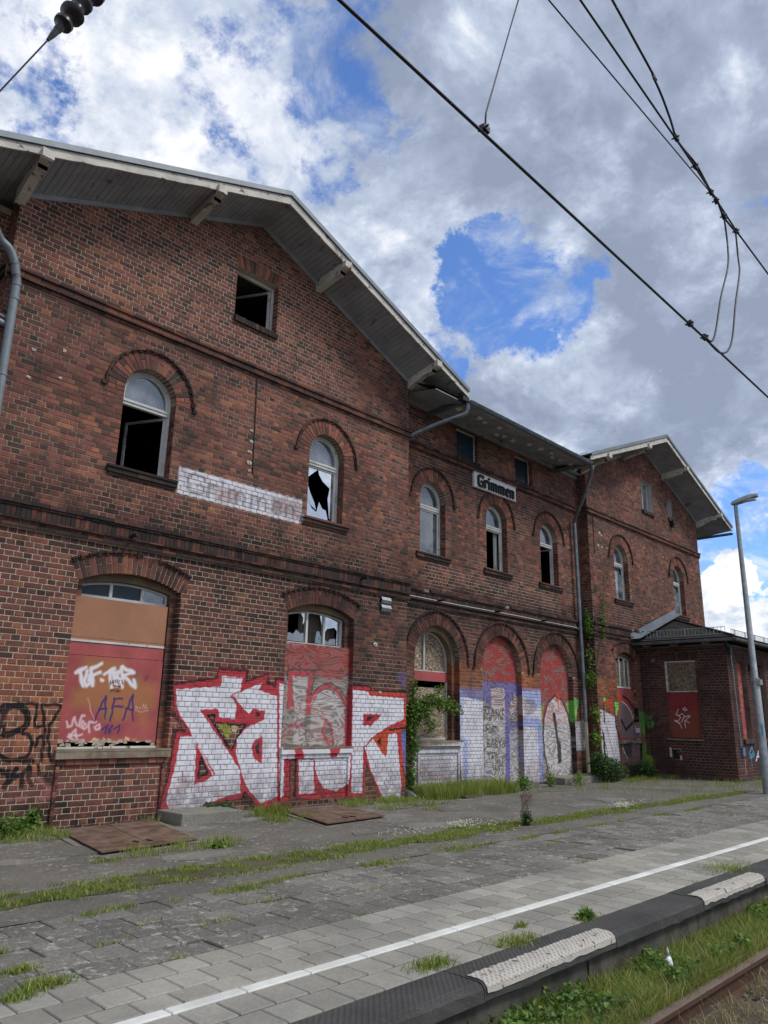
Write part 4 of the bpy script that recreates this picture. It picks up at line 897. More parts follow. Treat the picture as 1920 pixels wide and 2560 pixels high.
# --- right gable front
YR = .05
bl = courses(18.68, 26.62, GZ, APX, [O_rw, *O_up[5:7], O_ra, O_rs], tops[1], skip=belts, off=.02); lay(bl, front(YR), stuff)
g1 = [(18.68, GZ), (26.62, GZ), (26.62, APX-3.97*MC_up+.03), (22.65, APX+.03), (18.68, APX-3.97*MC_up+.03)]
mort.plate([g1]+[o.outline() for o in (O_rw, *O_up[5:7], O_ra, O_rs)], lambda a, b_: (a, YR, b_))
# --- return walls: the side of the right gable next to the middle, and of the left gable
bl = courses(-YM, -YR, GZ, 8.4, off=.03); lay(bl, leftw(18.68), stuff)
mort.add([(18.68, YR, GZ), (18.68, YM, GZ), (18.68, YM, 8.4), (18.68, YR, 8.4)], [(0, 1, 2, 3)])
bl = courses(-.6, 0, GZ, 8.38, off=.03); lay(bl, leftw(2.84), stuff)
mort.add([(2.84, 0, GZ), (2.84, .34, GZ), (2.84, .34, 8.5), (2.84, 0, 8.5)], [(0, 1, 2, 3)])
bl = courses(-3, 2.84, GZ, 8.2, off=.03); lay(bl, front(YM), stuff); mort.add([(-3, YM, GZ), (2.84, YM, GZ), (2.84, YM, 8.3), (-3, YM, 8.3)], [(0, 1, 2, 3)])
# --- outer sides and back so that the rooms are closed
mort.add([(11.04, .0, GZ), (11.04, .34, GZ), (11.04, .34, 8.45), (11.04, 0, 8.45)], [(0, 1, 2, 3)])
mort.add([(26.62, YR, GZ), (26.62, 9, GZ), (26.62, 9, 8.45), (26.62, YR, 8.45)], [(0, 1, 2, 3)])
mort.add([(-3, YM, GZ), (-3, 9, GZ), (-3, 9, 8.3), (-3, YM, 8.3)], [(0, 1, 2, 3)]); mort.add([(-3, 9, GZ), (26.62, 9, GZ), (26.62, 9, 8.6), (-3, 9, 8.6)], [(0, 1, 2, 3)])
# --- string courses
def soldier(x0, x1, y0, z0, z1, pr, w_=.066):
    x = x0
    while x < x1-.02:
        e = min(x+w_, x1); t_ = random.random(); (sooty if random.random() < .75 else stuff).box(x+.003, e-.003, y0-pr-random.uniform(0, .004), y0+.01, z0, z1, 0, t_, .0012); x = e
def run(x0, x1, y0, z0, z1, pr, L=.23, dark=True, miss=0, prj=.003):
    x = x0+random.uniform(-L, 0)
    while x < x1:
        a, b_ = max(x, x0), min(x+L, x1)
        if b_-a > .02 and random.random() >= miss: (sooty if dark else stuff).box(a+.003, b_-.003, y0-pr-random.uniform(0, prj), y0+.01, z0, z1, 0, None, .0012)
        x += L
def belt_low(x0, x1, y0):
    mort.box(x0, x1, y0-.03, y0+.0, 3.640, 3.992)
    run(x0, x1, y0, 3.945, 3.998, .085, .23, True, .06); run(x0, x1, y0, 3.912, 3.940, .065, .12)
    soldier(x0, x1, y0, 3.775, 3.905, .048); run(x0, x1, y0, 3.742, 3.768, .070, .23)
    run(x0, x1, y0, 3.690, 3.736, .034, .115, False); run(x0, x1, y0, 3.645, 3.684, .052, .23, True, .0)
def belt_up(x0, x1, y0):
    mort.box(x0, x1, y0-.008, y0+.0, 7.045, 7.23)
    run(x0, x1, y0, 7.205, 7.240, .075, .23, True); run(x0, x1, y0, 7.125, 7.198, .050, .23, False); run(x0, x1, y0, 7.098, 7.120, .060, .23, True); run(x0, x1, y0, 7.048, 7.092, .022, .115, False)
for x0, x1, y0 in ((2.80, 11.09, 0), (11.09, 18.60, YM), (18.63, 26.66, YR), (-3, 2.80, YM)): belt_low(x0, x1, y0); belt_up(x0, x1, y0)
# returns of the belts at the projecting corners
for z0, z1, pr in ((3.945, 3.998, .085), (3.775, 3.905, .048), (3.742, 3.768, .07), (7.205, 7.24, .075), (7.125, 7.198, .05)):
    sooty.box(18.68-pr, 18.69, YR+.003, YM, z0, z1); sooty.box(2.84-pr, 2.85, .003, YM, z0, z1)
# --- arches, hoods, reveals
NV = 0
for p, y0, dep, sing in ((O_lw1, 0, .12, True), (O_lw2, 0, .12, True), (O_ml, YM, .13, True), (O_d1, YM, .13, False), (O_d2, YM, .13, False), (O_rw, YR, .12, False),
                         (O_up[0], 0, .14, True), (O_up[1], 0, .14, True), (O_up[2], YM, .14, False), (O_up[3], YM, .14, False), (O_up[4], YM, .14, False), (O_up[5], YR, .14, False), (O_up[6], YR, .14, False)):
    voussoirs(p, y0, dep, B, None, sing, stuff); hood(p, y0, sooty)
for p, y0 in ((O_at, 0), (O_ra, YR), (O_rs, YR)): voussoirs(p, y0, .1, B, None, False, stuff)
rev = MB()
for p, y0, dep in ((O_lw1, 0, .12), (O_lw2, 0, .12), (O_ml, YM, .12), (O_d1, YM, .16), (O_d2, YM, .16), (O_rw, YR, .12), *[(o, 0, .22) for o in O_up[:2]], *[(o, YM, .22) for o in O_up[2:5]], *[(o, YR, .22) for o in O_up[5:]],
                    (O_at, 0, .2), (O_ma[0], YM, .16), (O_ma[1], YM, .16)):
    strip_ring(mort, p.outline(-.001), y0, y0+dep); jamb_bricks(stuff, p, y0, y0+dep)
M_ww = simple('whitewashed_reveal', (.42, .42, .40), .9)
for p in (O_ra, O_rs): rv = MB(); strip_ring(rv, p.outline(-.001), YR, YR+.22); rv.obj('window_reveal', M_ww, B)
# inner rebates in rendered brick: lower windows
IN = {}
for key, p, y0 in (('lw1', O_lw1, 0), ('lw2', O_lw2, 0), ('ml', O_ml, YM), ('rw', O_rw, YR)):
    q = Op(p.cx, p.a-.115, p.zb, p.zs-.01, p.rise-.10 if key != 'ml' else p.a-.115); IN[key] = q
    rv = MB(); rv.plate([p.outline(-.02), q.outline()], lambda a, b_, y=y0+.12: (a, y, b_)); strip_ring(rv, q.outline(), y0+.12, y0+.30); rv.obj('window_reveal', M_rebate, B)
    jamb_bricks(stuff, q, y0+.135, y0+.30)
    for sg in (-1, 1):
        z = math.ceil(p.zb/CH)*CH
        while z < p.zs-.05: a_, b2_ = sorted((q.cx+sg*q.a, q.cx+sg*(p.a-.004))); brick_geo(stuff, (a_, b2_, a_, b2_, z+J/2, z+CH-J/2), front(y0+.12)); z += CH
    if key != 'ml': continue
# niches under the lower windows (sunk panels)
stuff_o = stuff.obj('brickwork', M_brick, B, kind='stuff'); sooty_o = sooty.obj('string_course', M_dark, B, kind='stuff')
mort.obj('mortar_bed', M_mortar, B)

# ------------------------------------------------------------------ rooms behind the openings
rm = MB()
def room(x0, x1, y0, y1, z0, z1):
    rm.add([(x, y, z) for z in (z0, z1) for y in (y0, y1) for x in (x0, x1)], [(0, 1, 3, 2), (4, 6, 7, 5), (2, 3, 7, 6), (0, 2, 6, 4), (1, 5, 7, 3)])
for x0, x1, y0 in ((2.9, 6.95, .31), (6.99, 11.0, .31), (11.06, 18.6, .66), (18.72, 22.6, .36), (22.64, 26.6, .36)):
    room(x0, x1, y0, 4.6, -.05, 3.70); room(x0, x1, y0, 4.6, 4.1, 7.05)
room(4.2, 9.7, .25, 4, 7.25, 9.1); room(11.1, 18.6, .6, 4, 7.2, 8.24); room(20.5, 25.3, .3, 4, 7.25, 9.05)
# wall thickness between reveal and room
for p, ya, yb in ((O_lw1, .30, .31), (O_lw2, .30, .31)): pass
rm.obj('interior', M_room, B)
# ------------------------------------------------------------------ upper windows
def arch_frame(mb, p, y0, y1, g, wd, zb=None, zt_clip=None):
    """frame member following the opening: outer at g, inner at g+wd"""
    o_, i_ = p.outline(g, 24, zb), p.outline(g+wd, 24, (p.zb if zb is None else zb)+wd)
    n = len(o_)
    for k in range(n):
        a, b_, c, d = o_[k], o_[(k+1) % n], i_[(k+1) % n], i_[k]
        mb.add([(a[0], y0, a[1]), (b_[0], y0, b_[1]), (c[0], y0, c[1]), (d[0], y0, d[1]), (a[0], y1, a[1]), (b_[0], y1, b_[1]), (c[0], y1, c[1]), (d[0], y1, d[1])],
               [(0, 1, 2, 3), (4, 7, 6, 5), (0, 4, 5, 1), (3, 2, 6, 7)])
def pane_poly(parent, loops, y, m, name='pane', th=.004):
    mb = MB(); mb.prism(loops, lambda a, b_: (a, y, b_), lambda a, b_: (a, y+th, b_)); return mb.obj(name, m, parent)
def upper_window(p, y0, state, k):
    y = y0+.15; f = MB(); arch_frame(f, p, y, y+.06, .004, .05); zt = 5.90
    f.box(p.cx-p.a+.055, p.cx+p.a-.055, y-.012, y+.055, zt-.045, zt+.035); f.box(p.cx-p.a+.055, p.cx+p.a-.055, y-.025, y-.013, zt+.005, zt+.028)
    W_ = f.obj('window_frame', M_white, B)
    iz = Op(p.cx, p.a-.055, zt+.03, p.zs, p.a-.055); s_ = MB(); arch_frame(s_, iz, y+.008, y+.05, .002, .028); s_.obj('sash', M_white, W_)
    pane_poly(W_, iz.outline(.03, 20), y+.03, M_glassd if k in (0, 1) else M_glass)
    a = p.a-.057; z0, z1 = p.zb+.052, zt-.047
    def sash(hx, w2, ang, side=1, wd=.035):
        mb = MB(); mb.box(0, w2, -.018, .018, 0, wd); mb.box(0, w2, -.018, .018, z1-z0-wd, z1-z0); mb.box(0, wd, -.017, .017, wd, z1-z0-wd); mb.box(w2-wd, w2, -.017, .017, wd, z1-z0-wd)
        o = mb.obj('casement', M_white, W_); o.location = (hx, y+.03, z0); o.rotation_euler = (0, 0, ang); return o
    if state == 'open':      # casement swung inwards, hung on the right
        sash(p.cx+a, 2*a-.01, math.pi-R_(64))
    elif state == 'closed':
        sash(p.cx-a, 2*a, 0); pane_poly(W_, [(p.cx-a+.03, z0+.03), (p.cx+a-.03, z0+.03), (p.cx+a-.03, z1-.03), (p.cx-a+.03, z1-.03)], y+.03, M_glass)
        pane_poly(W_, [(p.cx+a-.2, z0+.03), (p.cx+a-.035, z0+.03), (p.cx+a-.035, z1-.5), (p.cx+a-.2, z1-.45)], y+.12, M_gdark, 'blind')
    elif state == 'broken':
        sash(p.cx-a, 2*a, 0); L, Rr = p.cx-a+.03, p.cx+a-.03; w2 = Rr-L; h = z1-z0
        for pts in ([(0, 1), (.42, 1), (.30, .93), (.10, .80), (0, .74)], [(.42, 1), (1, 1), (1, .0), (.88, .05), (.80, .45), (.86, .68), (.60, .78), (.46, .90)],
                    [(0, .0), (0, .42), (.12, .30), (.26, .17), (.42, .12), (.50, .34), (.62, .22), (.75, .20), (.82, .05), (.82, 0)], [(0, .44), (0, .70), (.06, .66), (.18, .48), (.34, .30), (.40, .16), (.2, .24)]):
            pane_poly(W_, [(L+u*w2, z0+.03+v*(h-.06)) for u, v in pts], y+.03+random.uniform(-.003, .003), M_glassd, 'glass_shard')
    elif k == 4: sash(p.cx+a, 2*a-.01, math.pi-R_(70))
    else:
        mb = MB(); n = 14; cw_ = .16 if k == 3 else .28; xs = [p.cx+a-cw_-.03+cw_*i/n for i in range(n+1)]
        vs = [(x, y+.10+.02*math.sin(i*1.9), zz-(.12*math.sin(i*.8) if r == 0 else 0)) for r, zz in enumerate((z0+.05, z1)) for i, x in enumerate(xs)]
        mb.add(vs, [(i, i+1, n+2+i, n+1+i) for i in range(n)]); mb.obj('curtain', simple('grey_net_curtain', (.30, .31, .30), .9) if k != 5 else simple('pale_sheet', (.22, .235, .26), .9), W_, smooth=True)
        sash(p.cx-a, 2*a, 0)
        if state == 'half': pane_poly(W_, [(p.cx-a+.03, z0+.03), (p.cx+a-.03, z0+.03), (p.cx+a-.03, z1-.25), (p.cx-a+.03, z1-.06)], y+.03, M_glassd)
    # sill of brick
    s = MB(); hw = p.a+.135
    s.box(p.cx-hw, p.cx+hw, y0-.07, y0+.16, p.zb-.035, p.zb+.004, 0, None, .003)
    x = p.cx-hw
    while x < p.cx+hw-.02: e = min(x+.235, p.cx+hw); s.box(x+.003, e-.003, y0-.05, y0+.01, p.zb-.105, p.zb-.04, 0, None, .002); x = e
    s.box(p.cx-hw+.02, p.cx+hw-.02, y0-.03, y0+.01, p.zb-.145, p.zb-.110, 0, None, .002)
    s.obj('sill', M_dark, W_)
for k, (p, y0, st) in enumerate(zip(O_up, (0, 0, YM, YM, YM, YR, YR), ('open', 'broken', 'closed', 'dark', 'dark', 'half', 'half'))): upper_window(p, y0, st, k)
# attic window: open frame
def rect_frame(name, p, y, wd, m, parent=B, th=.05):
    f = MB(); x0, x1, z0, z1 = p.cx-p.a+.003, p.cx+p.a-.003, p.zb+.003, p.zs-.003
    f.box(x0, x1, y, y+th, z1-wd, z1); f.box(x0, x1, y, y+th, z0, z0+wd*.8); f.box(x0, x0+wd, y+.001, y+th, z0+wd*.8, z1-wd); f.box(x1-wd, x1, y+.001, y+th, z0+wd*.8, z1-wd); return f.obj(name, m, parent)
wa = rect_frame('window_frame', O_at, .14, .05, M_white)
s = MB(); s.box(0, .80, -.015, .015, 0, .04); s.box(0, .80, -.015, .015, .84, .88); s.box(0, .04, -.014, .014, .04, .84); s.box(.76, .80, -.014, .014, .04, .84); o = s.obj('casement', M_white, wa); o.location = (O_at.cx+.40, .18, 8.10); o.rotation_euler = (0, 0, math.pi-R_(62))
def brick_sill(p, y0, parent, n, zt):
    s = MB(); w2 = 2*p.a+.02
    for i in range(n): s.box(p.cx-w2/2+w2*i/n+.003, p.cx-w2/2+w2*(i+1)/n-.003, y0-.05-random.uniform(0, .006), y0+.13, zt-.105, zt+random.uniform(-.003, .003), 0, None, .002)
    s.obj('sill', M_dark, parent)
brick_sill(O_at, 0, wa, 13, 8.05)
for p in O_ma:
    f = rect_frame('window_frame', p, YM+.10, .035, M_white); pane_poly(f, [(p.cx-p.a+.03, p.zb+.03), (p.cx+p.a-.03, p.zb+.03), (p.cx+p.a-.03, p.zs-.03), (p.cx-p.a+.03, p.zs-.03)], YM+.12, M_gdark); brick_sill(p, YM, f, 10, p.zb)
hole = MB(); hole.tube([(13.42, YM+.117, 7.66), (13.42, YM+.119, 7.66)], .055, 14); hole.obj('hole_in_pane', M_blackp, B)
f = rect_frame('window_frame', O_ra, YR+.16, .05, M_white); m2 = MB(); m2.box(O_ra.cx+.02, O_ra.cx+.06, YR+.165, YR+.20, O_ra.zb+.05, O_ra.zs-.05); m2.obj('mullion', M_white, f)
pane_poly(f, [(O_ra.cx-.37, 8.0), (O_ra.cx+.37, 8.0), (O_ra.cx+.37, 8.95), (O_ra.cx-.37, 8.95)], YR+.19, M_glassd); brick_sill(O_ra, YR, f, 11, O_ra.zb)
f = rect_frame('window_frame', O_rs, YR+.16, .03, M_white); pane_poly(f, [(O_rs.cx-.16, 8.13), (O_rs.cx+.16, 8.13), (O_rs.cx+.16, 8.77), (O_rs.cx-.16, 8.77)], YR+.19, M_glassd); brick_sill(O_rs, YR, f, 5, O_rs.zb)
mb = MB(); mb.box(24.33, 24.53, -.10, YR-.003, 7.87, 7.99); mb.box(24.36, 24.50, -.06, YR-.003, 7.78, 7.868); mb.obj('bird_box_bracket', M_blackp, B)

# ------------------------------------------------------------------ lower windows and their boards
def seg_window(key, y, zt, muls, frame_m=M_white):
    q = IN[key]; f = MB(); arch_frame(f, q, y, y+.05, .004, .032)
    for x in muls:
        dz = q.zs+q.rise-.03-((x-q.cx)**2)/(2*q.R) if key != 'ml' else q.zc+math.sqrt(max(0, (q.R-.03)**2-(x-q.cx)**2)); f.box(x-.022, x+.022, y-.004, y+.045, zt, dz)
    f.box(q.cx-q.a+.036, q.cx+q.a-.036, y-.002, y+.045, zt-.045, zt); return f.obj('window_frame', frame_m, B), q
W1, q = seg_window('lw1', .20, 2.925, (4.93, 5.42))
for a, b_ in ((4.50, 4.90), (4.955, 5.395), (5.445, 5.80)):
    top = lambda x: min(q.zs+q.rise-.04-((x-q.cx)**2)/(2*q.R), 3.2); n = 5; xs = [b_-(b_-a)*i/n for i in range(n+1)]
    pane_poly(W1, [(a, 2.93), (b_, 2.93)]+[(x, top(x)) for x in xs], .22, M_gdark if a < 5.4 else M_glass)
def board(name, x0, x1, y, z0, z1, m, parent=B, th=.012, **k):
    mb = MB(); mb.box(x0, x1, y, y+th, z0, z1); return mb.obj(name, m, parent, **k)
board('board', 4.365, 5.80, .100, 2.325, 2.875, M_orange, label='orange brown upper board'); board('board', 4.365, 5.80, .104, 2.085, 2.255, M_red)
board('batten', 4.365, 5.80, .093, 2.260, 2.290, M_white); board('batten', 4.365, 5.80, .102, 2.292, 2.321, M_orange)
mb = MB(); L = [(4.364, .95)]+[(4.364+1.436*i/26, .935+random.uniform(-.02, .028)) for i in range(1, 26)]+[(5.802, .94), (5.802, 2.079), (4.364, 2.079)]
mb.prism(L, lambda a, b_: (a, .098, b_), lambda a, b_: (a, .110, b_)); mb.obj('board', M_red, B, label='red lower board sprayed with tags')
mb = MB()
for i in range(34): x = 4.38+random.random()*1.38; z = .895+random.random()*.07; s_ = random.uniform(.015, .045); mb.add([(x-s_, .096-random.random()*.02, z-s_*.6), (x+s_, .094-random.random()*.02, z-s_*.4), (x+s_*.7, .091-random.random()*.02, z+s_*.7), (x-s_*.6, .095, z+s_*.5)], [(0, 1, 2, 3)])
mb.obj('splintered_edge', simple('splintered_wood', (.36, .31, .25), .9, 0, .4, 30), B); board('batten', 4.37, 5.0, .07, .862, .888, M_whiteold); board('batten', 5.01, 5.80, .072, .862, .890, M_whiteold)
def sill_slab(cx, a, y0, zt, m, over=.0, th=.095, pr=.07, back=.13):
    mb = MB(); n = 7; w2 = 2*a+over
    mb.box(cx-w2/2, cx+w2/2, y0-pr, y0+back, zt-.025, zt, 0, .5, .002)
    for i in range(n): mb.box(cx-w2/2+w2*i/n+.001, cx-w2/2+w2*(i+1)/n-.001, y0-pr+.004, y0+.02, zt-th, zt-.026, 0, None, .001)
    return mb.obj('sill', m, B)
sill_slab(5.15, .80, 0, .858, M_stone, .05, .115); sill_slab(8.80, .79, 0, .842, M_stone, .03, .105)
# second window: panes broken, curtain behind, plywood sheet
W2, q = seg_window('lw2', .20, 2.585, (8.62, 9.03))
def sh(pts): pane_poly(W2, pts, .222+random.uniform(-.002, .002), M_glassd, 'glass_shard')
sh([(8.14, 2.60), (8.58, 2.60), (8.57, 2.76), (8.50, 2.74), (8.40, 2.80), (8.33, 2.72), (8.25, 2.74), (8.14, 2.70)]); sh([(8.46, 3.13), (8.59, 3.14), (8.59, 2.96), (8.54, 2.90), (8.55, 3.02)])
sh([(8.84, 2.60), (9.0, 2.60), (9.0, 2.68), (8.93, 2.82), (8.87, 2.81)]); sh([(8.65, 3.15), (8.72, 3.155), (8.65, 3.07)]); sh([(8.93, 3.14), (9.0, 3.12), (9.0, 2.9), (8.96, 3.02)])
sh([(9.06, 3.11), (9.44, 3.01), (9.44, 2.60), (9.36, 2.60), (9.37, 2.86), (9.30, 2.92), (9.12, 2.88), (9.06, 2.80)]); sh([(9.06, 2.60), (9.34, 2.60), (9.33, 2.72), (9.2, 2.70), (9.14, 2.64), (9.06, 2.69)])
mb = MB(); n = 60; xs = [8.60+.88*i/n for i in range(n+1)]; vs = [(x, .42+.022*math.sin(i*1.15)+.01*math.sin(i*.37), z) for z in (1.9, 3.2) for i, x in enumerate(xs)]
mb.add(vs, [(i, i+1, n+2+i, n+1+i) for i in range(n)]); mb.obj('curtain', M_curtain, W2, smooth=True)
board('board', 8.015, 9.585, .085, .846, 2.555, M_plygrey, label='weathered plywood sheet with faded red paint and lettering')
# arched window at the corner
W3, q = seg_window('ml', .60, 2.335, (12.26,), M_white)
mb = MB(); mb.prism(q.outline(.035, 20, 2.34), lambda a, b_: (a, .635, b_), lambda a, b_: (a, .647, b_)); mb.obj('board', M_osb, W3)
board('board', q.cx-q.a, q.cx+q.a, .585, 2.115, 2.318, M_red); board('board', q.cx-q.a+.04, q.cx+q.a-.05, .60, .965, 1.98, M_osb)
f = MB(); f.box(q.cx-q.a, q.cx-q.a+.05, .59, .64, .93, 2.11); f.box(q.cx+q.a-.045, q.cx+q.a, .59, .64, .93, 2.11); f.box(q.cx-q.a+.05, q.cx+q.a-.045, .591, .64, .92, .96); f.obj('window_frame', M_whiteold, B)
sill_slab(12.40, .74, YM, .905, M_stone, .05, .10, .09, .26)
# doors boarded with plywood
for p in (O_d1, O_d2):
    lo, hi = (-.08, 2.195) if p is O_d1 else (-.06, 1.30)
    q = Op(p.cx, p.a, hi+.004, p.zs, p.rise); mb = MB(); mb.prism(q.outline(.002, 22, hi+.004), lambda a, b_: (a, YM+.130, b_), lambda a, b_: (a, YM+.142, b_)); mb.obj('board', M_plyred, B, label='faded red plywood in the arch')
    board('board', p.cx-p.a+.002, p.cx+p.a-.002, YM+.122, lo, hi, M_plybare)
# small segmental window by the annexe
W4, q = seg_window('rw', .20, 2.34, (20.32, 20.62)); mb = MB(); mb.box(q.cx-q.a+.03, q.cx+q.a-.03, .235, .247, 2.34, 3.06); mb.obj('board', M_osbg, W4)
board('board', q.cx-q.a, q.cx+q.a, .185, .875, 2.285, M_red); board('batten', q.cx-q.a, q.cx+q.a, .172, 2.288, 2.33, M_white); sill_slab(20.42, .60, YR, .865, M_stone, .12, .07)
# ------------------------------------------------------------------ sunk panels below the sills
for cx, a, y0 in ((5.14, .735, 0), (8.79, .72, 0), (12.42, .62, YM)):
    for (x0, x1, z0, z1) in ((cx-a-.045, cx-a, .05 if cx > 6 else -.1, .66), (cx+a, cx+a+.045, .05 if cx > 6 else -.1, .66), (cx-a-.045, cx+a+.045, .665, .735)):
        mb = MB(); z = z0
        if z1-z0 < .1:
            x = x0
            while x < x1-.02: e = min(x+HL, x1); mb.box(x+.003, e-.003, y0-.034, y0, z0+.003, z1-.003, 0, None, .0015); x = e
        else:
            while z < z1-.02: e = min(z+CH, z1); mb.box(x0, x1, y0-.034, y0, z+.004, e-.004, 0, None, .0015); z = e
        mb.obj('panel_moulding', M_brick, B)
# ventilator, conduit with clips, lantern stub, loose cables
mb = MB(); mb.box(10.25, 10.55, -.02, 0, 3.29, 3.61); mb.obj('ventilator', M_blackp, B); vb = mb
for z in (3.475, 3.325):
    mb = MB(); mb.add([(10.268, -.035, z+.12), (10.532, -.035, z+.12), (10.532, -.060, z+.06), (10.268, -.060, z+.06), (10.268, -.030, z), (10.532, -.030, z)], [(0, 1, 2, 3), (3, 2, 5, 4)]); mb.obj('louvre', M_galv, B)
mb = MB(); mb.tube(spline([(11.10, .26, 3.80), (13.0, .258, 3.79), (15, .26, 3.80), (17.1, .258, 3.79), (18.0, .26, 3.79), (18.2, .26, 3.77), (18.26, .26, 3.70)], 6), .0075, 8); mb.obj('white_conduit', M_whitep, B, smooth=True)
mb = MB(); mb.tube([(11.1, .275, 3.755), (18.2, .275, 3.75)], .016, 6); mb.obj('black_pipe', M_blackp, B)
for x, y0, z in ((5.02, -.06, 3.80), (9.7, -.06, 3.86), (12.30, .22, 3.79), (14.4, .22, 3.79), (16.4, .22, 3.79)):
    mb = MB(); mb.box(x-.018, x+.018, y0-.16, y0+.03, z-.02, z+.02); mb.obj('iron_bracket', M_blackp, B)
mb = MB(); mb.tube(spline([(7.04, -.012, 7.05), (7.06, -.014, 6.4), (7.075, -.012, 5.8), (7.09, -.013, 5.28)], 5), .011, 6); mb.obj('old_cable', M_cable, B); mb = MB(); mb.tube([(18.95, YR-.012, 7.05), (18.97, YR-.012, 5.95)], .012, 6); mb.obj('old_cable', M_cable, B)
# plaster scars left by fittings
mb = MB()
for x, z, s in ((2.99, 1.93, .055), (3.13, 1.94, .05), (2.98, 1.80, .05), (3.12, 1.79, .045), (3.31, 6.14, .03), (3.72, 6.28, .03), (3.3, 5.72, .03), (3.72, 5.85, .03), (7.0, 6.05, .04), (7.02, 5.85, .04), (7.0, 5.66, .045), (7.0, 5.47, .05), (7.02, 5.33, .035), (19.3, 6.6, .07), (19.42, 6.56, .04), (19.2, 6.22, .05), (19.42, 6.2, .05), (10.15, 2.68, .05), (10.3, 1.8, .03), (19.05, 3.68, .04), (19.2, 3.67, .04)):
    y0 = YR if x > 18.6 else 0; n = 9; ring = [(x+s*random.uniform(.6, 1.25)*math.cos(6.283*i/n), z+s*random.uniform(.5, 1.0)*math.sin(6.283*i/n)) for i in range(n)]
    mb.prism(ring, lambda a, b_: (a, y0-.016, b_), lambda a, b_: (a, y0-.003, b_))
    mb.box(x-s*.35, x+s*.35, y0-.018, y0-.0165, z-s*.35, z-s*.05, 1)
mb.obj('plaster_scar', [M_plaster, M_blackp], B)
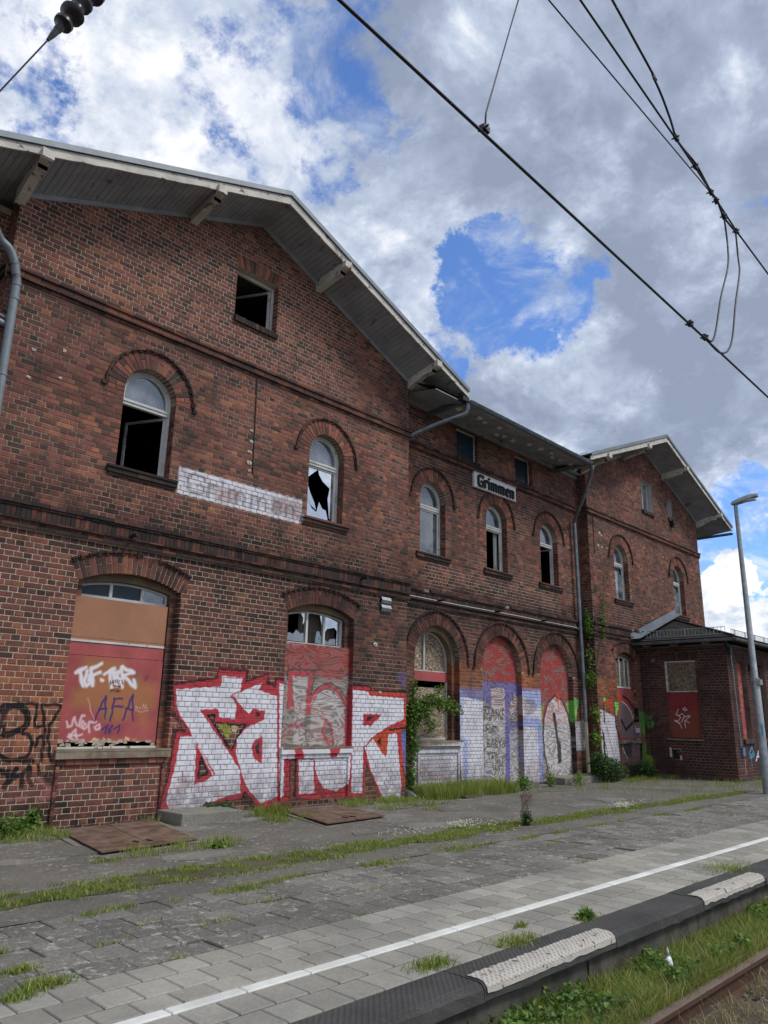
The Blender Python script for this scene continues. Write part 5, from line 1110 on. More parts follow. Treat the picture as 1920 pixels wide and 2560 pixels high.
# ================================================================== roofs
def gable_roof(cx, y0, yb, half_w, label_):
    """boarded verge with fascia, capping, purlin ends; y0 = verge, yw = wall"""
    yw = YR if cx > 20 else 0
    zo = lambda dx: 10.165-.388*abs(dx); zi = lambda dx: APX-.425*abs(dx)+.012     # underside at the verge / at the wall
    rf = MB()
    for sg in (-1, 1):
        x1 = cx+sg*half_w; k = .396; zt0, zt1 = 10.40, 10.40-k*half_w
        rf.add([(cx, y0+.02, zt0), (x1, y0+.02, zt1), (x1, yb, zt1), (cx, yb, zt0), (cx, y0+.02, zt0-.05), (x1, y0+.02, zt1-.05), (x1, yb, zt1-.05), (cx, yb, zt0-.05)],
               [(0, 1, 2, 3), (7, 6, 5, 4), (0, 4, 5, 1), (1, 5, 6, 2), (2, 6, 7, 3)])
        # closed core between roof skin and ceiling boards
        rf.add([(cx, yw+.01, zi(0)+.02), (x1, yw+.01, zt1-.12), (x1, yb, zt1-.12), (cx, yb, zi(0)+.02)], [(0, 1, 2, 3)])
    rf = rf.obj('roof', M_tile, B)
    for sg in (-1, 1):
        mb = MB(); x0, x1 = cx, cx+sg*half_w; n = 30
        # fascia board, slightly ragged underside
        top = [(x0+(x1-x0)*i/n, 10.40-.396*half_w*i/n-.075) for i in range(n+1)]
        bot = [(x0+(x1-x0)*i/n, zo(half_w*i/n)-(.0 if i in (0,) else random.uniform(-.006, .010))) for i in range(n+1)]
        for i in range(n):
            (a, b_), (c, d), (e, f), (g, h) = top[i], top[i+1], bot[i+1], bot[i]
            mb.add([(a, y0, b_), (c, y0, d), (e, y0, f), (g, y0, h), (a, y0+.03, b_), (c, y0+.03, d), (e, y0+.03, f), (g, y0+.03, h)], [(0, 3, 2, 1), (4, 5, 6, 7), (3, 7, 6, 2), (0, 1, 5, 4)], 0, .5)
        mb.obj('fascia_board', M_whiteold, rf)
        mb = MB(); a0, a1 = 10.425, 10.425-.396*half_w
        mb.add([(x0, y0-.035, a0-.095), (x1, y0-.035, a1-.095), (x1, y0-.03, a1), (x0, y0-.03, a0), (x0, y0+.20, a0+.004), (x1, y0+.20, a1+.004)], [(0, 1, 2, 3), (3, 2, 5, 4)], 0, .5); mb.add([(x0, y0-.035, a0-.095), (x1, y0-.035, a1-.095), (x1, y0, a1-.09), (x0, y0, a0-.09)], [(0, 1, 2, 3)])
        mb.obj('verge_capping', M_zinc, rf)
        # ceiling boards run from wall to fascia
        nb = int(half_w/.094)
        for i in range(nb):
            d0, d1 = half_w*i/nb, half_w*(i+1)/nb-.006; xa, xb = cx+sg*d0, cx+sg*d1; e = random.uniform(-.003, .003); ye = yw-.001 if d1 < 4.05 else 1.6
            if d0 > 4.02: ye = 1.6
            h0 = zo(d0) if ye < 1 else zo(d0)
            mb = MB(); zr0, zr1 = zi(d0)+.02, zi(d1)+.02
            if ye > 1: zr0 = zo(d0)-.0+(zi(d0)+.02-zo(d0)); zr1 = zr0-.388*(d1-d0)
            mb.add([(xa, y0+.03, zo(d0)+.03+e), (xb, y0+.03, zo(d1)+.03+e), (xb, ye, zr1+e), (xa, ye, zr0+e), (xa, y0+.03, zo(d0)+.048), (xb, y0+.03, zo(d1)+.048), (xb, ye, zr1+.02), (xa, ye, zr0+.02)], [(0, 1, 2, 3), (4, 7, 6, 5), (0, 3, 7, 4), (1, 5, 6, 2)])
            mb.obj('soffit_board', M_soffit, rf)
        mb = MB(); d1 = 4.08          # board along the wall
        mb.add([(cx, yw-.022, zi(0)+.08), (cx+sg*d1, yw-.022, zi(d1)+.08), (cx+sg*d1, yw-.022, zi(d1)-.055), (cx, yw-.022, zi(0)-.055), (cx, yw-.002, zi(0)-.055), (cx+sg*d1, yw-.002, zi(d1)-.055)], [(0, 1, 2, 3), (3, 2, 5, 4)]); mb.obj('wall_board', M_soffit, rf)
        for dx in (1.41, 4.11):
            mb = MB(); x = cx+sg*dx; zc = zi(dx)-.03; w2 = .065; ze = zo(dx)
            vs = []; 
            for (yy, zt, zb_) in ((yw+.02, zc+.10, zc-.14), (y0+.36, ze+.05, ze-.17), (y0+.10, ze+.04, ze-.165), (y0+.10, ze+.04, ze-.10), (y0-.045, ze+.03, ze-.09)):
                vs.append((yy, zt, zb_))
            for (ya, za, zb0), (yb2, zc2, zb1) in zip(vs[:-1], vs[1:]):
                mb.add([(x-w2, ya, za), (x+w2, ya, za), (x+w2, ya, zb0), (x-w2, ya, zb0), (x-w2, yb2, zc2), (x+w2, yb2, zc2), (x+w2, yb2, zb1), (x-w2, yb2, zb1)], [(0, 1, 2, 3), (4, 7, 6, 5), (0, 4, 5, 1), (3, 2, 6, 7), (0, 3, 7, 4), (1, 5, 6, 2)], 0, .5)
            mb.box(x-w2-.012, x+w2+.012, y0-.06, y0+.05, ze-.075, ze+.055, 0, .5, .006)
            mb.obj('purlin_end', M_whiteold, rf)
    return rf
R1 = gable_roof(6.94, -.80, 8.8, 5.17, 'l'); R2 = gable_roof(22.65, -.80, 8.8, 5.17, 'r')
# eaves of the side of the left roof: box and hanging remains above the middle wall
mb = MB(); mb.box(11.06, 12.06, -.02, .02, 8.22, 8.42); mb.box(11.3, 12.0, .5, .56, 8.12, 8.3)
for i in range(7): x = 11.12+i*.13; mb.add([(x, -.3-.05*i, 8.36-.02*i), (x+.12, -.32-.05*i, 8.33-.02*i), (x+.11, -.05, 8.28-random.uniform(.03, .08)), (x, -.04, 8.27)], [(0, 1, 2, 3)])
mb.obj('eaves_lining', M_whiteold, R1)
# middle roof
mr = MB(); k = .40; xa, xb = 11.0, 17.56
mr.add([(xa, -.72, 8.10), (xb, -.72, 8.10), (xb, 4.6, 8.10+k*5.32), (xa, 4.6, 8.10+k*5.32), (xa, 9.2, 8.4), (xb, 9.2, 8.4)], [(0, 1, 2, 3), (3, 2, 5, 4)])
mr.add([(xa, .40, 8.27), (xb, .40, 8.27), (xb, 4.5, 8.27), (xa, 4.5, 8.27)], [(0, 1, 2, 3)])
MR = mr.obj('roof', M_tile, B)
for i in range(10):
    y0_, y1_ = -.70+i*.104, -.70+(i+1)*.104-.005; z0_, z1_ = 8.045+(y0_+.7)*.19, 8.045+(y1_+.7)*.19; x = 11.1
    xe = 17.56 if y0_ < .03 else 18.64
    while x < xe-.04:
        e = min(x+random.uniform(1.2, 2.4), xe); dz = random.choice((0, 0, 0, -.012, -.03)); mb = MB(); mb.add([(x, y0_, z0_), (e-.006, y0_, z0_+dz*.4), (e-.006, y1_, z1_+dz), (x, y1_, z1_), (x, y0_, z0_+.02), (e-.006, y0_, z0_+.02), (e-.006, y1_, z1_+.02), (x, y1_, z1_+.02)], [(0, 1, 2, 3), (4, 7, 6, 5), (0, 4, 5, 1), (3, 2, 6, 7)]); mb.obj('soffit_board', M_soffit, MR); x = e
mb = MB(); mb.box(11.06, 18.66, YM-.03, YM-.004, 8.12, 8.24); mb.obj('wall_board', M_soffit, MR)
mb = MB()
for i in range(16):     # flaps of torn lining hanging down
    x = 12.2+i*.38+random.uniform(-.1, .1); y = random.uniform(-.5, .1); z = 8.045+(y+.7)*.19; mb.add([(x, y, z), (x+.2, y+.02, z), (x+.17, y+.12, z-random.uniform(.02, .05)), (x+.02, y+.1, z-random.uniform(.02, .04))], [(0, 1, 2, 3)])
mb.obj('peeling_lining', M_whiteold, MR)
def half_gutter(name, pts, r, parent, m=M_gutter):
    """half round gutter along a straight or bent line"""
    mb = MB(); n = 9; P_ = [Vector(p) for p in pts]; vs = []
    for i, p in enumerate(P_):
        d = (P_[min(i+1, len(P_)-1)]-P_[max(i-1, 0)]).normalized(); s_ = d.cross(Vector((0, 0, 1))).normalized()
        vs += [p+s_*r*math.cos(math.pi+math.pi*k/n)+Vector((0, 0, 1))*r*math.sin(math.pi+math.pi*k/n) for k in range(n+1)]
    for i in range(len(P_)-1): mb.add(vs[i*(n+1):(i+2)*(n+1)], [(k, k+1, n+2+k, n+1+k) for k in range(n)], 0, .5)
    for i in (0, len(P_)-1): mb.add(vs[i*(n+1):(i+1)*(n+1)], [tuple(range(n+1))], 0, .5)
    for i, p in enumerate(P_): pass
    L0 = (P_[1]-P_[0]).length; s_ = (P_[1]-P_[0]).normalized().cross(Vector((0, 0, 1))).normalized()
    for sgn in (-1, 1): mb.tube([p+s_*sgn*(r+.004) for p in P_], .010, 6, 0, .5)
    o = mb.obj(name, m, parent); smooth_by_angle(o, 50); return o
half_gutter('gutter', [(12.10, -.80, 8.075), (17.45, -.80, 8.055)], .072, MR)
mb = MB()
for i in range(9): x = 12.25+i*.62; mb.tube([(x, -.88, 8.09), (x, -.80, 7.995), (x, -.72, 8.10)], .008, 5)
mb.obj('gutter_hanger', M_gutter, MR, kind='stuff')
half_gutter('gutter', [(17.50, -.80, 8.10), (17.50, -.3, 8.10), (17.5, 1.0, 8.10)], .072, R2); half_gutter('gutter', [(12.12, -.80, 8.10), (12.12, 2.5, 8.10)], .07, R1); half_gutter('gutter', [(27.83, -.80, 8.10), (27.83, 4, 8.10)], .07, R2)
mb = MB(); mb.box(11.86, 12.08, -.84, -.70, 8.02, 8.12); mb.obj('gutter_outlet', M_blackp, R1)
def pipe(name, pts, r, parent, m=M_gutter, rings=(), **k):
    mb = MB(); mb.tube(spline(pts, 7), r, 14, 0, .5)
    for a in rings: mb.tube([(a[0], a[1], a[2]-.018), (a[0], a[1], a[2]+.018)], r+.007, 14, 0, .5)
    o = mb.obj(name, m, parent, **k); smooth_by_angle(o, 60); return o
pipe('downpipe', [(12.08, -.78, 8.02), (12.10, -.76, 7.88), (12.04, -.70, 7.76), (11.92, -.58, 7.70), (11.5, -.2, 7.44), (11.16, .20, 7.16), (11.12, .26, 6.9), (11.12, .26, .2), (11.14, .2, .02), (11.17, -.02, -.03), (11.2, -.12, -.1)], .048, B, M_gutter)
pipe('downpipe', [(17.52, -.80, 8.0), (17.56, -.76, 7.85), (17.75, -.45, 7.40), (18.08, .02, 6.95), (18.22, .20, 6.75), (18.24, .22, 6.5), (18.28, .22, 3.2), (18.30, .22, 1.35)], .050, B, M_gutter, [(18.24, .22, 6.3), (18.26, .22, 5.2), (18.28, .22, 3.25)])
pipe('downpipe', [(18.30, .22, 1.36), (18.31, .22, .08)], .046, B, simple('yellowed_plastic_pipe', (.40, .36, .25), .6))
pipe('downpipe', [(2.2, -.45, 7.90), (2.45, -.28, 7.62), (2.62, -.14, 7.48), (2.76, -.12, 7.40), (2.85, -.12, 7.25), (2.90, -.11, 7.08), (2.93, -.10, 6.95), (2.93, -.10, 6.7), (2.95, -.10, 4.0), (2.95, -.10, 0)], .058, B, M_zinc, [(2.93, -.10, 6.93), (2.935, -.10, 6.72), (2.94, -.10, 5.6)])
mb = MB(); mb.tube([(2.6, -.08, 6.36), (2.93, -.04, 6.33)], .045, 10); mb.tube([(2.62, -.12, 6.46), (2.90, -.06, 6.41)], .016, 8); mb.obj('flue_stub', M_zinc, B)
def snow_guard(name, a, b_, parent, h=.17, n=None, m=M_galv, w_=.007):
    a, b_ = Vector(a), Vector(b_); L = (b_-a).length; n = n or int(L/.10); u = Vector((0, 0, 1)); mb = MB()
    for z in (.01, h): mb.tube([a+u*z, b_+u*z], w_*1.2, 5)
    for i in range(n+1): p = a+(b_-a)*i/n; mb.tube([p+u*.01, p+u*h], w_*(1.9 if i % 8 == 3 else .8), 5)
    return mb.obj(name, m, parent)
snow_guard('snow_guard', (12.3, -.45, 8.22), (17.2, -.45, 8.22), MR, .13); snow_guard('snow_guard', (17.75, -.55, 8.24), (18.4, 2.8, 8.50), R2, .26, 18, M_galv); snow_guard('snow_guard', (27.5, -.5, 8.42), (27.5, 1.5, 8.42), R2, .2); snow_guard('snow_guard', (11.75, -.4, 8.5), (11.75, 1.5, 8.5), R1, .16)

# ================================================================== annexe
A = empty('annex_building', (0, 0, 0), label='low dark brick annexe with hipped roof and red boarded windows at the right gable', cat='building')
XA, YF = 21.34, -2.43
oa = Op(1.125, .445, .94, 3.065, 0, .25)
af = MB(); am = MB(); a2 = MB(); am2 = MB(); asoot = MB()
bl = courses(-.06, 2.43, GZ+.03, 3.45, [oa], None, off=.02)
vent = lambda q: .68 < (q[0]+q[1])/2 < .94 and .38 < (q[4]+q[5])/2 < .66
bl = [q for q in bl if not vent(q)]
pk = rank(bl, leftw(XA), 300); lay(bl, leftw(XA), af, pk); lay_single(bl, pk, XA, A, 'l')
am.plate([[(-.06, GZ), (2.43, GZ), (2.43, 3.5), (-.06, 3.5)], oa.outline(), [(.70, .40), (.92, .40), (.92, .65), (.70, .65)]], lambda u, z: (XA, -u, z))
voussoirs(oa, XA, .1, A, None, False, af, 'l', .010)
of = [Op(22.36, .34, .97, 3.07, 0, .25), Op(23.95, .34, .97, 3.07, 0, .25), Op(25.6, .34, .97, 3.07, 0, .25), Op(27.2, .45, .0, 3.07, 0, .25)]
bl = courses(21.34, 34, GZ+.03, 3.45, of, None, off=.04); lay(bl, front(YF), a2)
am2.plate([[(21.34, GZ), (34, GZ), (34, 3.5), (21.34, 3.5)]]+[o.outline() for o in of], lambda a, b_: (a, YF, b_))
for o in of: voussoirs(o, YF, .1, A, None, False, a2, 'f', .01); strip_ring(am2, o.outline(-.001), YF, YF+.24)
for (a, b_) in zip(oa.outline(), oa.outline()[1:]+oa.outline()[:1]): am.add([(XA, -a[0], a[1]), (XA, -b_[0], b_[1]), (XA+.12, -b_[0], b_[1]), (XA+.12, -a[0], a[1])], [(0, 1, 2, 3)])
for a, b_ in (((.70, .40), (.92, .40)), ((.92, .40), (.92, .65)), ((.92, .65), (.70, .65)), ((.70, .65), (.70, .40))): am.add([(XA, -a[0], a[1]), (XA, -b_[0], b_[1]), (XA+.14, -b_[0], b_[1]), (XA+.14, -a[0], a[1])], [(0, 1, 2, 3)])
am2.add([(34, YF, GZ), (34, 6, GZ), (34, 6, 3.5), (34, YF, 3.5)], [(0, 1, 2, 3)]); am2.add([(26.6, 6, GZ), (34, 6, GZ), (34, 6, 3.5), (26.6, 6, 3.5)], [(0, 1, 2, 3)])
af.obj('brickwork', M_abrick, A, kind='stuff'); am.obj('mortar_bed', M_amortar, A); a2.obj('front_brickwork', M_fbrick, A, kind='stuff'); am2.obj('front_mortar_bed', M_fmortar, A)
mb = MB()
for i in range(22): u0 = -.03+i*.1135; mb.box(XA-.035-random.uniform(0, .01), XA+.01, -u0-.109, -u0, GZ, GZ+.13, 0, None, .003)
for i in range(60): x = XA+i*.2; mb.box(x+.004, x+.196, YF-.035-random.uniform(0, .01), YF+.01, GZ, GZ+.13, 0, None, .003)
mb.obj('plinth', M_sooty_sill, A)
def lboard(name, u0, u1, z0, z1, d, m, th=.012, **k): mb = MB(); mb.box(XA+d, XA+d+th, -u1, -u0, z0, z1); return mb.obj(name, m, A, **k)
M_redA = peel_mat('dark_red_board', (.235, .032, .036), (.16, .10, .08), .68, 4, mapping=(0, -1, 21.46)); M_redB = peel_mat('brown_red_board', (.215, .055, .036), (.15, .11, .09), .64, 6, mapping=(0, -1, 21.46))
lboard('board', .70, 1.575, 2.235, 3.03, .045, M_osbg, label='grey chipboard upper panel'); lboard('board', .69, 1.57, 1.70, 2.205, .040, M_redA); lboard('board', .69, 1.57, .965, 1.698, .040, M_redB, label='lower red panel with a white sprayed figure')
lboard('window_frame', .682, .735, 2.21, 3.03, .015, M_whiteold, .03); lboard('window_frame', .682, 1.57, 3.0305, 3.062, .013, M_whiteold, .03); lboard('window_frame', .69, 1.57, 2.207, 2.233, .03, M_whiteold, .01)
mb = MB(); mb.box(XA-.06, XA+.06, -1.62, -.63, .90, .945, 0, None, .004); mb.obj('sill', M_stone, A)
mb = MB(); mb.box(XA+.12, XA+.14, -.92, -.70, .40, .65); mb.obj('wall_hatch', M_blackp, A); mb = MB(); mb.box(XA-.012, XA-.001, -.975, -.923, .38, .50); mb.box(XA-.012, XA-.001, -.697, -.64, .45, .70); mb.obj('plaster_scar', M_plaster, A)
mb = MB(); mb.tube(spline([(XA+.11, -.76, .56), (XA+.09, -.82, .60), (XA+.10, -.86, .54), (XA+.11, -.82, .50)], 5), .016, 8); mb.obj('cable_loop', M_galv, A)
mb = MB(); mb.box(XA-.10, XA-.01, -.42, -.34, 3.05, 3.14); mb.obj('junction_box', M_stone, A); mb = MB(); mb.tube([(XA-.02, -.10, 3.3), (XA-.02, -.16, .05)], .010, 6); mb.tube([(XA-.02, .0, 3.2), (XA-.02, -.02, .9)], .008, 6); mb.obj('cable', M_cable, A)
M_redF = plywood_mat('worn_red_door_board', (.33, .075, .065), (.42, .25, .20), .60, (1, 0, 2.6))
for i, o in enumerate(of):
    z0 = o.zb; mb = MB(); mb.box(o.cx-o.a, o.cx+o.a, YF+.12, YF+.135, z0, 3.06); mb.obj('board', M_redF if i in (0, 3) else simple('dark_red_shutter_%d' % i, (.075, .018, .018), .8), A)
    if i < 3: mb = MB(); mb.box(o.cx-o.a-.05, o.cx+o.a+.10, YF-.06, YF+.13, .86, .965, 0, None, .003); mb.obj('sill', M_sooty_sill, A)
mb = MB(); mb.tube(spline([(21.56, YF-.045, 3.38), (21.60, YF-.045, 2.6), (21.63, YF-.04, 1.6), (21.66, YF-.04, .78)], 4), .014, 8); mb.obj('conduit', M_galv, A)
mb = MB(); mb.box(21.70, 21.86, YF-.06, YF-.012, .55, .76); mb.obj('socket_box', simple('blue_grey_box', (.10, .20, .32), .5), A)
mb = MB(); mb.box(22.95, 23.10, YF-.12, YF-.012, 2.86, 3.02); mb.tube([(23.02, YF-.11, 2.88), (23.02, YF-.16, 2.72)], .045, 8); mb.obj('wall_lamp', M_blackp, A)
# roof: hip at the left end, monopitch against the station
EX, EY, EZ = 20.98, -2.80, 3.60; kk = .335
rz = lambda x, y: EZ+.03+kk*min(x-EX, y-EY)
top = [(EX, EY), (34.4, EY), (34.4, 1.0), (EX+3.8, 1.0)]
ar = MB(); hx = EX+(.06-EY)
def rp(x, y): return (x, y, EZ+.03+kk*min(x-EX, y-EY))
# left slope and front slope as lapped rows
rows = 16
for i in range(rows):
    t0, t1 = i/rows, (i+1)/rows; d0, d1 = t0*2.85, t1*2.85; e = .018
    ar.add([(EX+d0, EY+d0, EZ+.03+kk*d0+e), (EX+d0, .04, EZ+.03+kk*d0+e), (EX+d1, .04, EZ+.03+kk*d1), (EX+d1, EY+d1, EZ+.03+kk*d1)], [(0, 1, 2, 3)]); ar.add([(EX+d0, EY+d0, EZ+.03+kk*d0+e), (EX+d0, .04, EZ+.03+kk*d0+e), (EX+d0, .04, EZ+.03+kk*d0-.004), (EX+d0, EY+d0, EZ+.03+kk*d0-.004)], [(0, 1, 2, 3)])
    ar.add([(EX+d0, EY+d0, EZ+.03+kk*d0+e), (34.4, EY+d0, EZ+.03+kk*d0+e), (34.4, EY+d1, EZ+.03+kk*d1), (EX+d1, EY+d1, EZ+.03+kk*d1)], [(0, 1, 2, 3)])
ar.add([(EX+2.85, .05, EZ+.03+kk*2.85), (34.4, .05, EZ+.03+kk*2.85), (34.4, 6.2, EZ), (26.62, 6.2, EZ), (26.62, .05, EZ+.03+kk*2.85)], [(0, 1, 4), (4, 1, 2, 3)])
ar.add([(EX, EY, EZ), (34.4, EY, EZ), (34.4, .05, EZ), (EX, .05, EZ)], [(0, 1, 2, 3)])
ar.box(EX+.02, 34.4, EY+.02, EY+.05, EZ-.09, EZ+.03); ar.box(EX+.02, EX+.05, EY+.05, .04, EZ-.09, EZ+.03)
AR = ar.obj('roof', M_tile, A)
mb = MB(); mb.tube([(EX, EY, EZ+.06), (EX+2.8, EY+2.8, EZ+.06+kk*2.8)], .035, 8); mb.obj('hip_tile', M_tile, AR)
mb = MB()
for x0, x1, lift in ((20.74, 24.05, 0),):
    z0, z1 = 3.70, 4.80; mb.add([(x0, -.012, z0), (x1, -.012, z1), (x1, -.012, z1+.15), (x0, -.012, z0+.15), (x0+.05, -.26, z0+.0), (x1, -.24, z1-.02), (x0, -.012, z0)], [(0, 1, 2, 3), (0, 4, 5, 1)])
mb.obj('flashing', M_zinc, AR); half_gutter('gutter', [(EX-.06, .02, EZ-.02), (EX-.06, EY-.06, EZ-.02), (24, EY-.06, EZ-.02), (34.4, EY-.06, EZ-.02)], .065, AR)
for i, (a, b_) in enumerate((((21.30, -.25, EZ+.14), (21.30, -2.48, EZ+.14)), ((21.75, -2.48, EZ+.12), (34, -2.48, EZ+.12)))): snow_guard('snow_guard', a, b_, AR, .20, None, M_galv, .008)
mb = MB(); mb.tube([(21.2, YF-.05, EZ-.05), (21.45, YF-.03, 3.35), (21.47, YF-.03, 3.2)], .045, 10); mb.box(21.40, 21.54, YF-.10, YF-.012, 3.2, 3.42); mb.obj('rain_hopper', M_blackp, AR)
for y in (-.2, -1.0, -1.9): mb = MB(); mb.box(EX+.05, XA-.001, y-.14, y+.0, EZ-.12, EZ-.05); mb.obj('rafter_end', M_stone, AR)

# ================================================================== things on and in front of the station
s = empty('station_sign', (14.56, .30, 6.9), label='white name board with raised black letters reading Grimmen above the middle arch', cat='sign')
def put(mb, name, m, parent, **k): o = mb.obj(name, m, parent, **k); o.matrix_parent_inverse = Matrix.Translation(-parent.location); return o
mb = MB(); mb.box(13.69, 15.43, .27, .33, 6.715, 7.095); put(mb, 'board', simple('white_enamel', (.74, .74, .72), .5, 0, .06), s)
mb = MB(); mb.box(13.68, 15.44, .262, .272, 7.070, 7.10); mb.box(13.68, 15.44, .262, .272, 6.710, 6.735); put(mb, 'rim', M_white, s)
for c_, st in word('Grimmen', 13.80, 15.34, 6.765, .275):
    mb = MB()
    for L in st:
        for (x0, z0), (x1, z1) in zip(L[:-1], L[1:]):
            d = Vector((x1-x0, 0, z1-z0)); ln = d.length+1e-6; d /= ln; n_ = Vector((-d.z, 0, d.x)); hw = .0245; a = Vector((x0, 0, z0))-d*.012; b_ = Vector((x1, 0, z1))+d*.012
            vs = [a+n_*hw, b_+n_*hw, b_-n_*hw, a-n_*hw]; mb.add([(v.x, .225, v.z) for v in vs]+[(v.x, .269, v.z) for v in vs], [(0, 1, 2, 3), (7, 6, 5, 4), (0, 4, 5, 1), (1, 5, 6, 2), (2, 6, 7, 3), (3, 7, 4, 0)])
    put(mb, 'letter', M_blackp, s)
# lamp post on the platform
L = empty('lamp_post', (18.2, -4.12, -.1), label='tall grey steel lamp post with a flat head at the edge of the platform', cat='lamp post')
mb = MB(); mb.tube([(18.2, -4.12, -.12), (18.2, -4.12, 2.3), (18.2, -4.12, 2.32), (18.2, -4.12, 6.46)], [.092, .086, .072, .042], 16, 0, .5); o = put(mb, 'pole', M_galv, L); smooth_by_angle(o, 50)
mb = MB(); vs = []
for (y, hw, zt, zb_) in ((-4.03, .05, 6.50, 6.43), (-4.10, .085, 6.53, 6.42), (-4.30, .10, 6.585, 6.455), (-4.50, .095, 6.62, 6.50), (-4.64, .06, 6.61, 6.535)): vs += [(18.2-hw, y, zb_+.012), (18.2+hw, y, zb_+.012), (18.2+hw, y, (zt+zb_)/2), (18.2+hw*.6, y, zt), (18.2-hw*.6, y, zt), (18.2-hw, y, (zt+zb_)/2)]
mb.add(vs, [(i*6+k, i*6+(k+1) % 6, i*6+6+(k+1) % 6, i*6+6+k) for i in range(4) for k in range(6)]+[tuple(range(6))[::-1], tuple(range(24, 30))]); o = put(mb, 'lamp_head', M_galv, L); smooth_by_angle(o, 40)
mb = MB(); mb.box(18.13, 18.27, -4.58, -4.2, 6.465, 6.50); put(mb, 'lamp_glass', simple('lamp_diffuser', (.5, .5, .48), .3), L)
mb = MB(); mb.tube([(18.2, -4.12, 2.28), (18.2, -4.12, 2.36)], .10, 12); mb.box(18.2, 18.42, -4.15, -4.11, 2.26, 2.29); mb.box(18.12, 18.28, -4.25, -4.16, 2.21, 2.33); put(mb, 'clamp', M_galv, L)
mb = MB(); mb.box(18.11, 18.14, -4.20, -4.16, 1.15, 1.35); put(mb, 'sticker', simple('blue_sticker', (.12, .35, .55), .6), L)
# cellar hatches of rusty chequer plate
def hatch(cx0, P4, label, z=.02):
    e = empty('cellar_hatch', (P4[0][0], P4[0][1], -.1), label=label, cat='hatch', group='rusty cellar hatches against the wall')
    a, b_, c, d = [Vector((x, y, 0)) for x, y in P4]     # back-left, back-right, front-right, front-left
    mb = MB(); zb = -.13
    o4 = [a+Vector((-.10, 0, 0)), b_+Vector((.10, 0, 0)), c+Vector((.10, -.10, 0)), d+Vector((-.10, -.10, 0))]
    def zz(i): return z-.006 if i < 2 else z-.025
    mb.add([(v.x, v.y, zb) for v in o4]+[(v.x, v.y, zz(i)) for i, v in enumerate(o4)], [(0, 1, 5, 4), (1, 2, 6, 5), (2, 3, 7, 6), (3, 0, 4, 7), (4, 5, 6, 7)]); put(mb, 'concrete_surround', M_conc, e)
    m0, m1 = (a+b_)/2, (d+c)/2
    for q4 in ((a, m0-Vector((.006, 0, 0)), m1-Vector((.006, 0, 0)), d), (m0+Vector((.006, 0, 0)), b_, c, m1+Vector((.006, 0, 0)))):
        mb = MB(); mb.add([(v.x, v.y, z) for v in q4]+[(v.x, v.y, z+.012) for v in q4], [(0, 1, 2, 3), (4, 7, 6, 5), (0, 4, 5, 1), (1, 5, 6, 2), (2, 6, 7, 3), (3, 7, 4, 0)]); put(mb, 'door_leaf', M_rust, e)
    for sg in (-.10, .06):
        p = m0.lerp(m1, .84)+Vector((sg, 0, 0)); mb = MB(); mb.box(p.x-.018, p.x+.018, p.y-.05, p.y+.06, z+.0125, z+.022); put(mb, 'handle_slot', M_blackp, e)
hatch(0, ((4.36, -.36), (5.72, -.10), (5.30, -1.95), (4.05, -2.10)), 'rusty steel cellar hatch in front of the first red boarded window', -.078)
hatch(0, ((7.80, -.45), (9.00, -.42), (8.62, -1.80), (7.35, -1.92)), 'rusty steel cellar hatch in front of the silver and red graffiti', -.075)
mb = MB(); n = 12
def block(name, loc, sx_, sy_, sz_, rz, m, **k):
    mb = MB(); mb.box(-sx_/2, sx_/2, -sy_/2, sy_/2, 0, sz_, 0, None, .01); o = mb.obj(name, m, None, **k); o.location = loc; o.rotation_euler = (0, 0, rz)
    bv = o.modifiers.new('edge', 'BEVEL'); bv.width = .012; bv.segments = 2; return o
block('concrete_step', (6.32, -.40, -.12), .98, .62, .16, .02, M_conc, label='low mossy concrete block between the two cellar hatches', cat='step')
block('kerb_piece', (7.02, -.40, -.12), .28, .3, .09, .1, M_conc, label='small broken stone beside the low concrete block', cat='stone')
block('door_step', (14.55, .02, -.13), 1.5, .46, .15, 0, M_conc, label='concrete step below the purple and grey boarded doorway', cat='step')
block('door_step', (17.3, .0, -.13), 1.9, .5, .19, 0, M_conc, label='concrete step below the doorway with the grey oval', cat='step')
block('stone_slab', (12.1, -.62, -.11), .55, .3, .06, .15, M_dirt, label='pale flat stone lying in the grass by the vine', cat='stone'); block('stone_slab', (12.45, -.55, -.10), .3, .22, .08, -.3, M_conc, label='small grey stone beside the pale flat stone', cat='stone')
# ---------------------------------------------------------------- overhead line
def wire(name, pts, r, label, n=6, m=M_wire, sp=False, cat='wire', group=None):
    mb = MB(); mb.tube(spline(pts, 8) if sp else pts, r, n); o = mb.obj(name, m, None, label=label, cat=cat, smooth=True, group=group); return o
def sag(a, b_, s_, n=24): a, b_ = Vector(a), Vector(b_); return [a.lerp(b_, i/n)-Vector((0, 0, s_*4*(i/n)*(1-i/n))) for i in range(n+1)]
wire('contact_wire', [(-12, -8.3, 3.96), (0, -8.3, 3.963), (4.76, -8.3, 3.975), (40, -8.3, 3.96)], .0085, 'thick straight overhead wire crossing the sky from top centre to the right edge')
wire('catenary_wire', [(-8, -8.3, 7.3), (3.44, -8.3, 5.706), (4.86, -8.3, 5.586), (5.21, -8.3, 5.552), (6.07, -8.3, 5.432), (6.87, -8.3, 5.400), (14, -8.3, 5.2), (40, -8.3, 6.6)], .0075, 'long catenary wire running above the thick contact wire')
wire('stay_wire', [(-6, -8.3, 4.9), (3.05, -8.3, 5.360), (5.505, -8.3, 5.492)], .005, 'thinnest straight wire joining the catenary from the left')
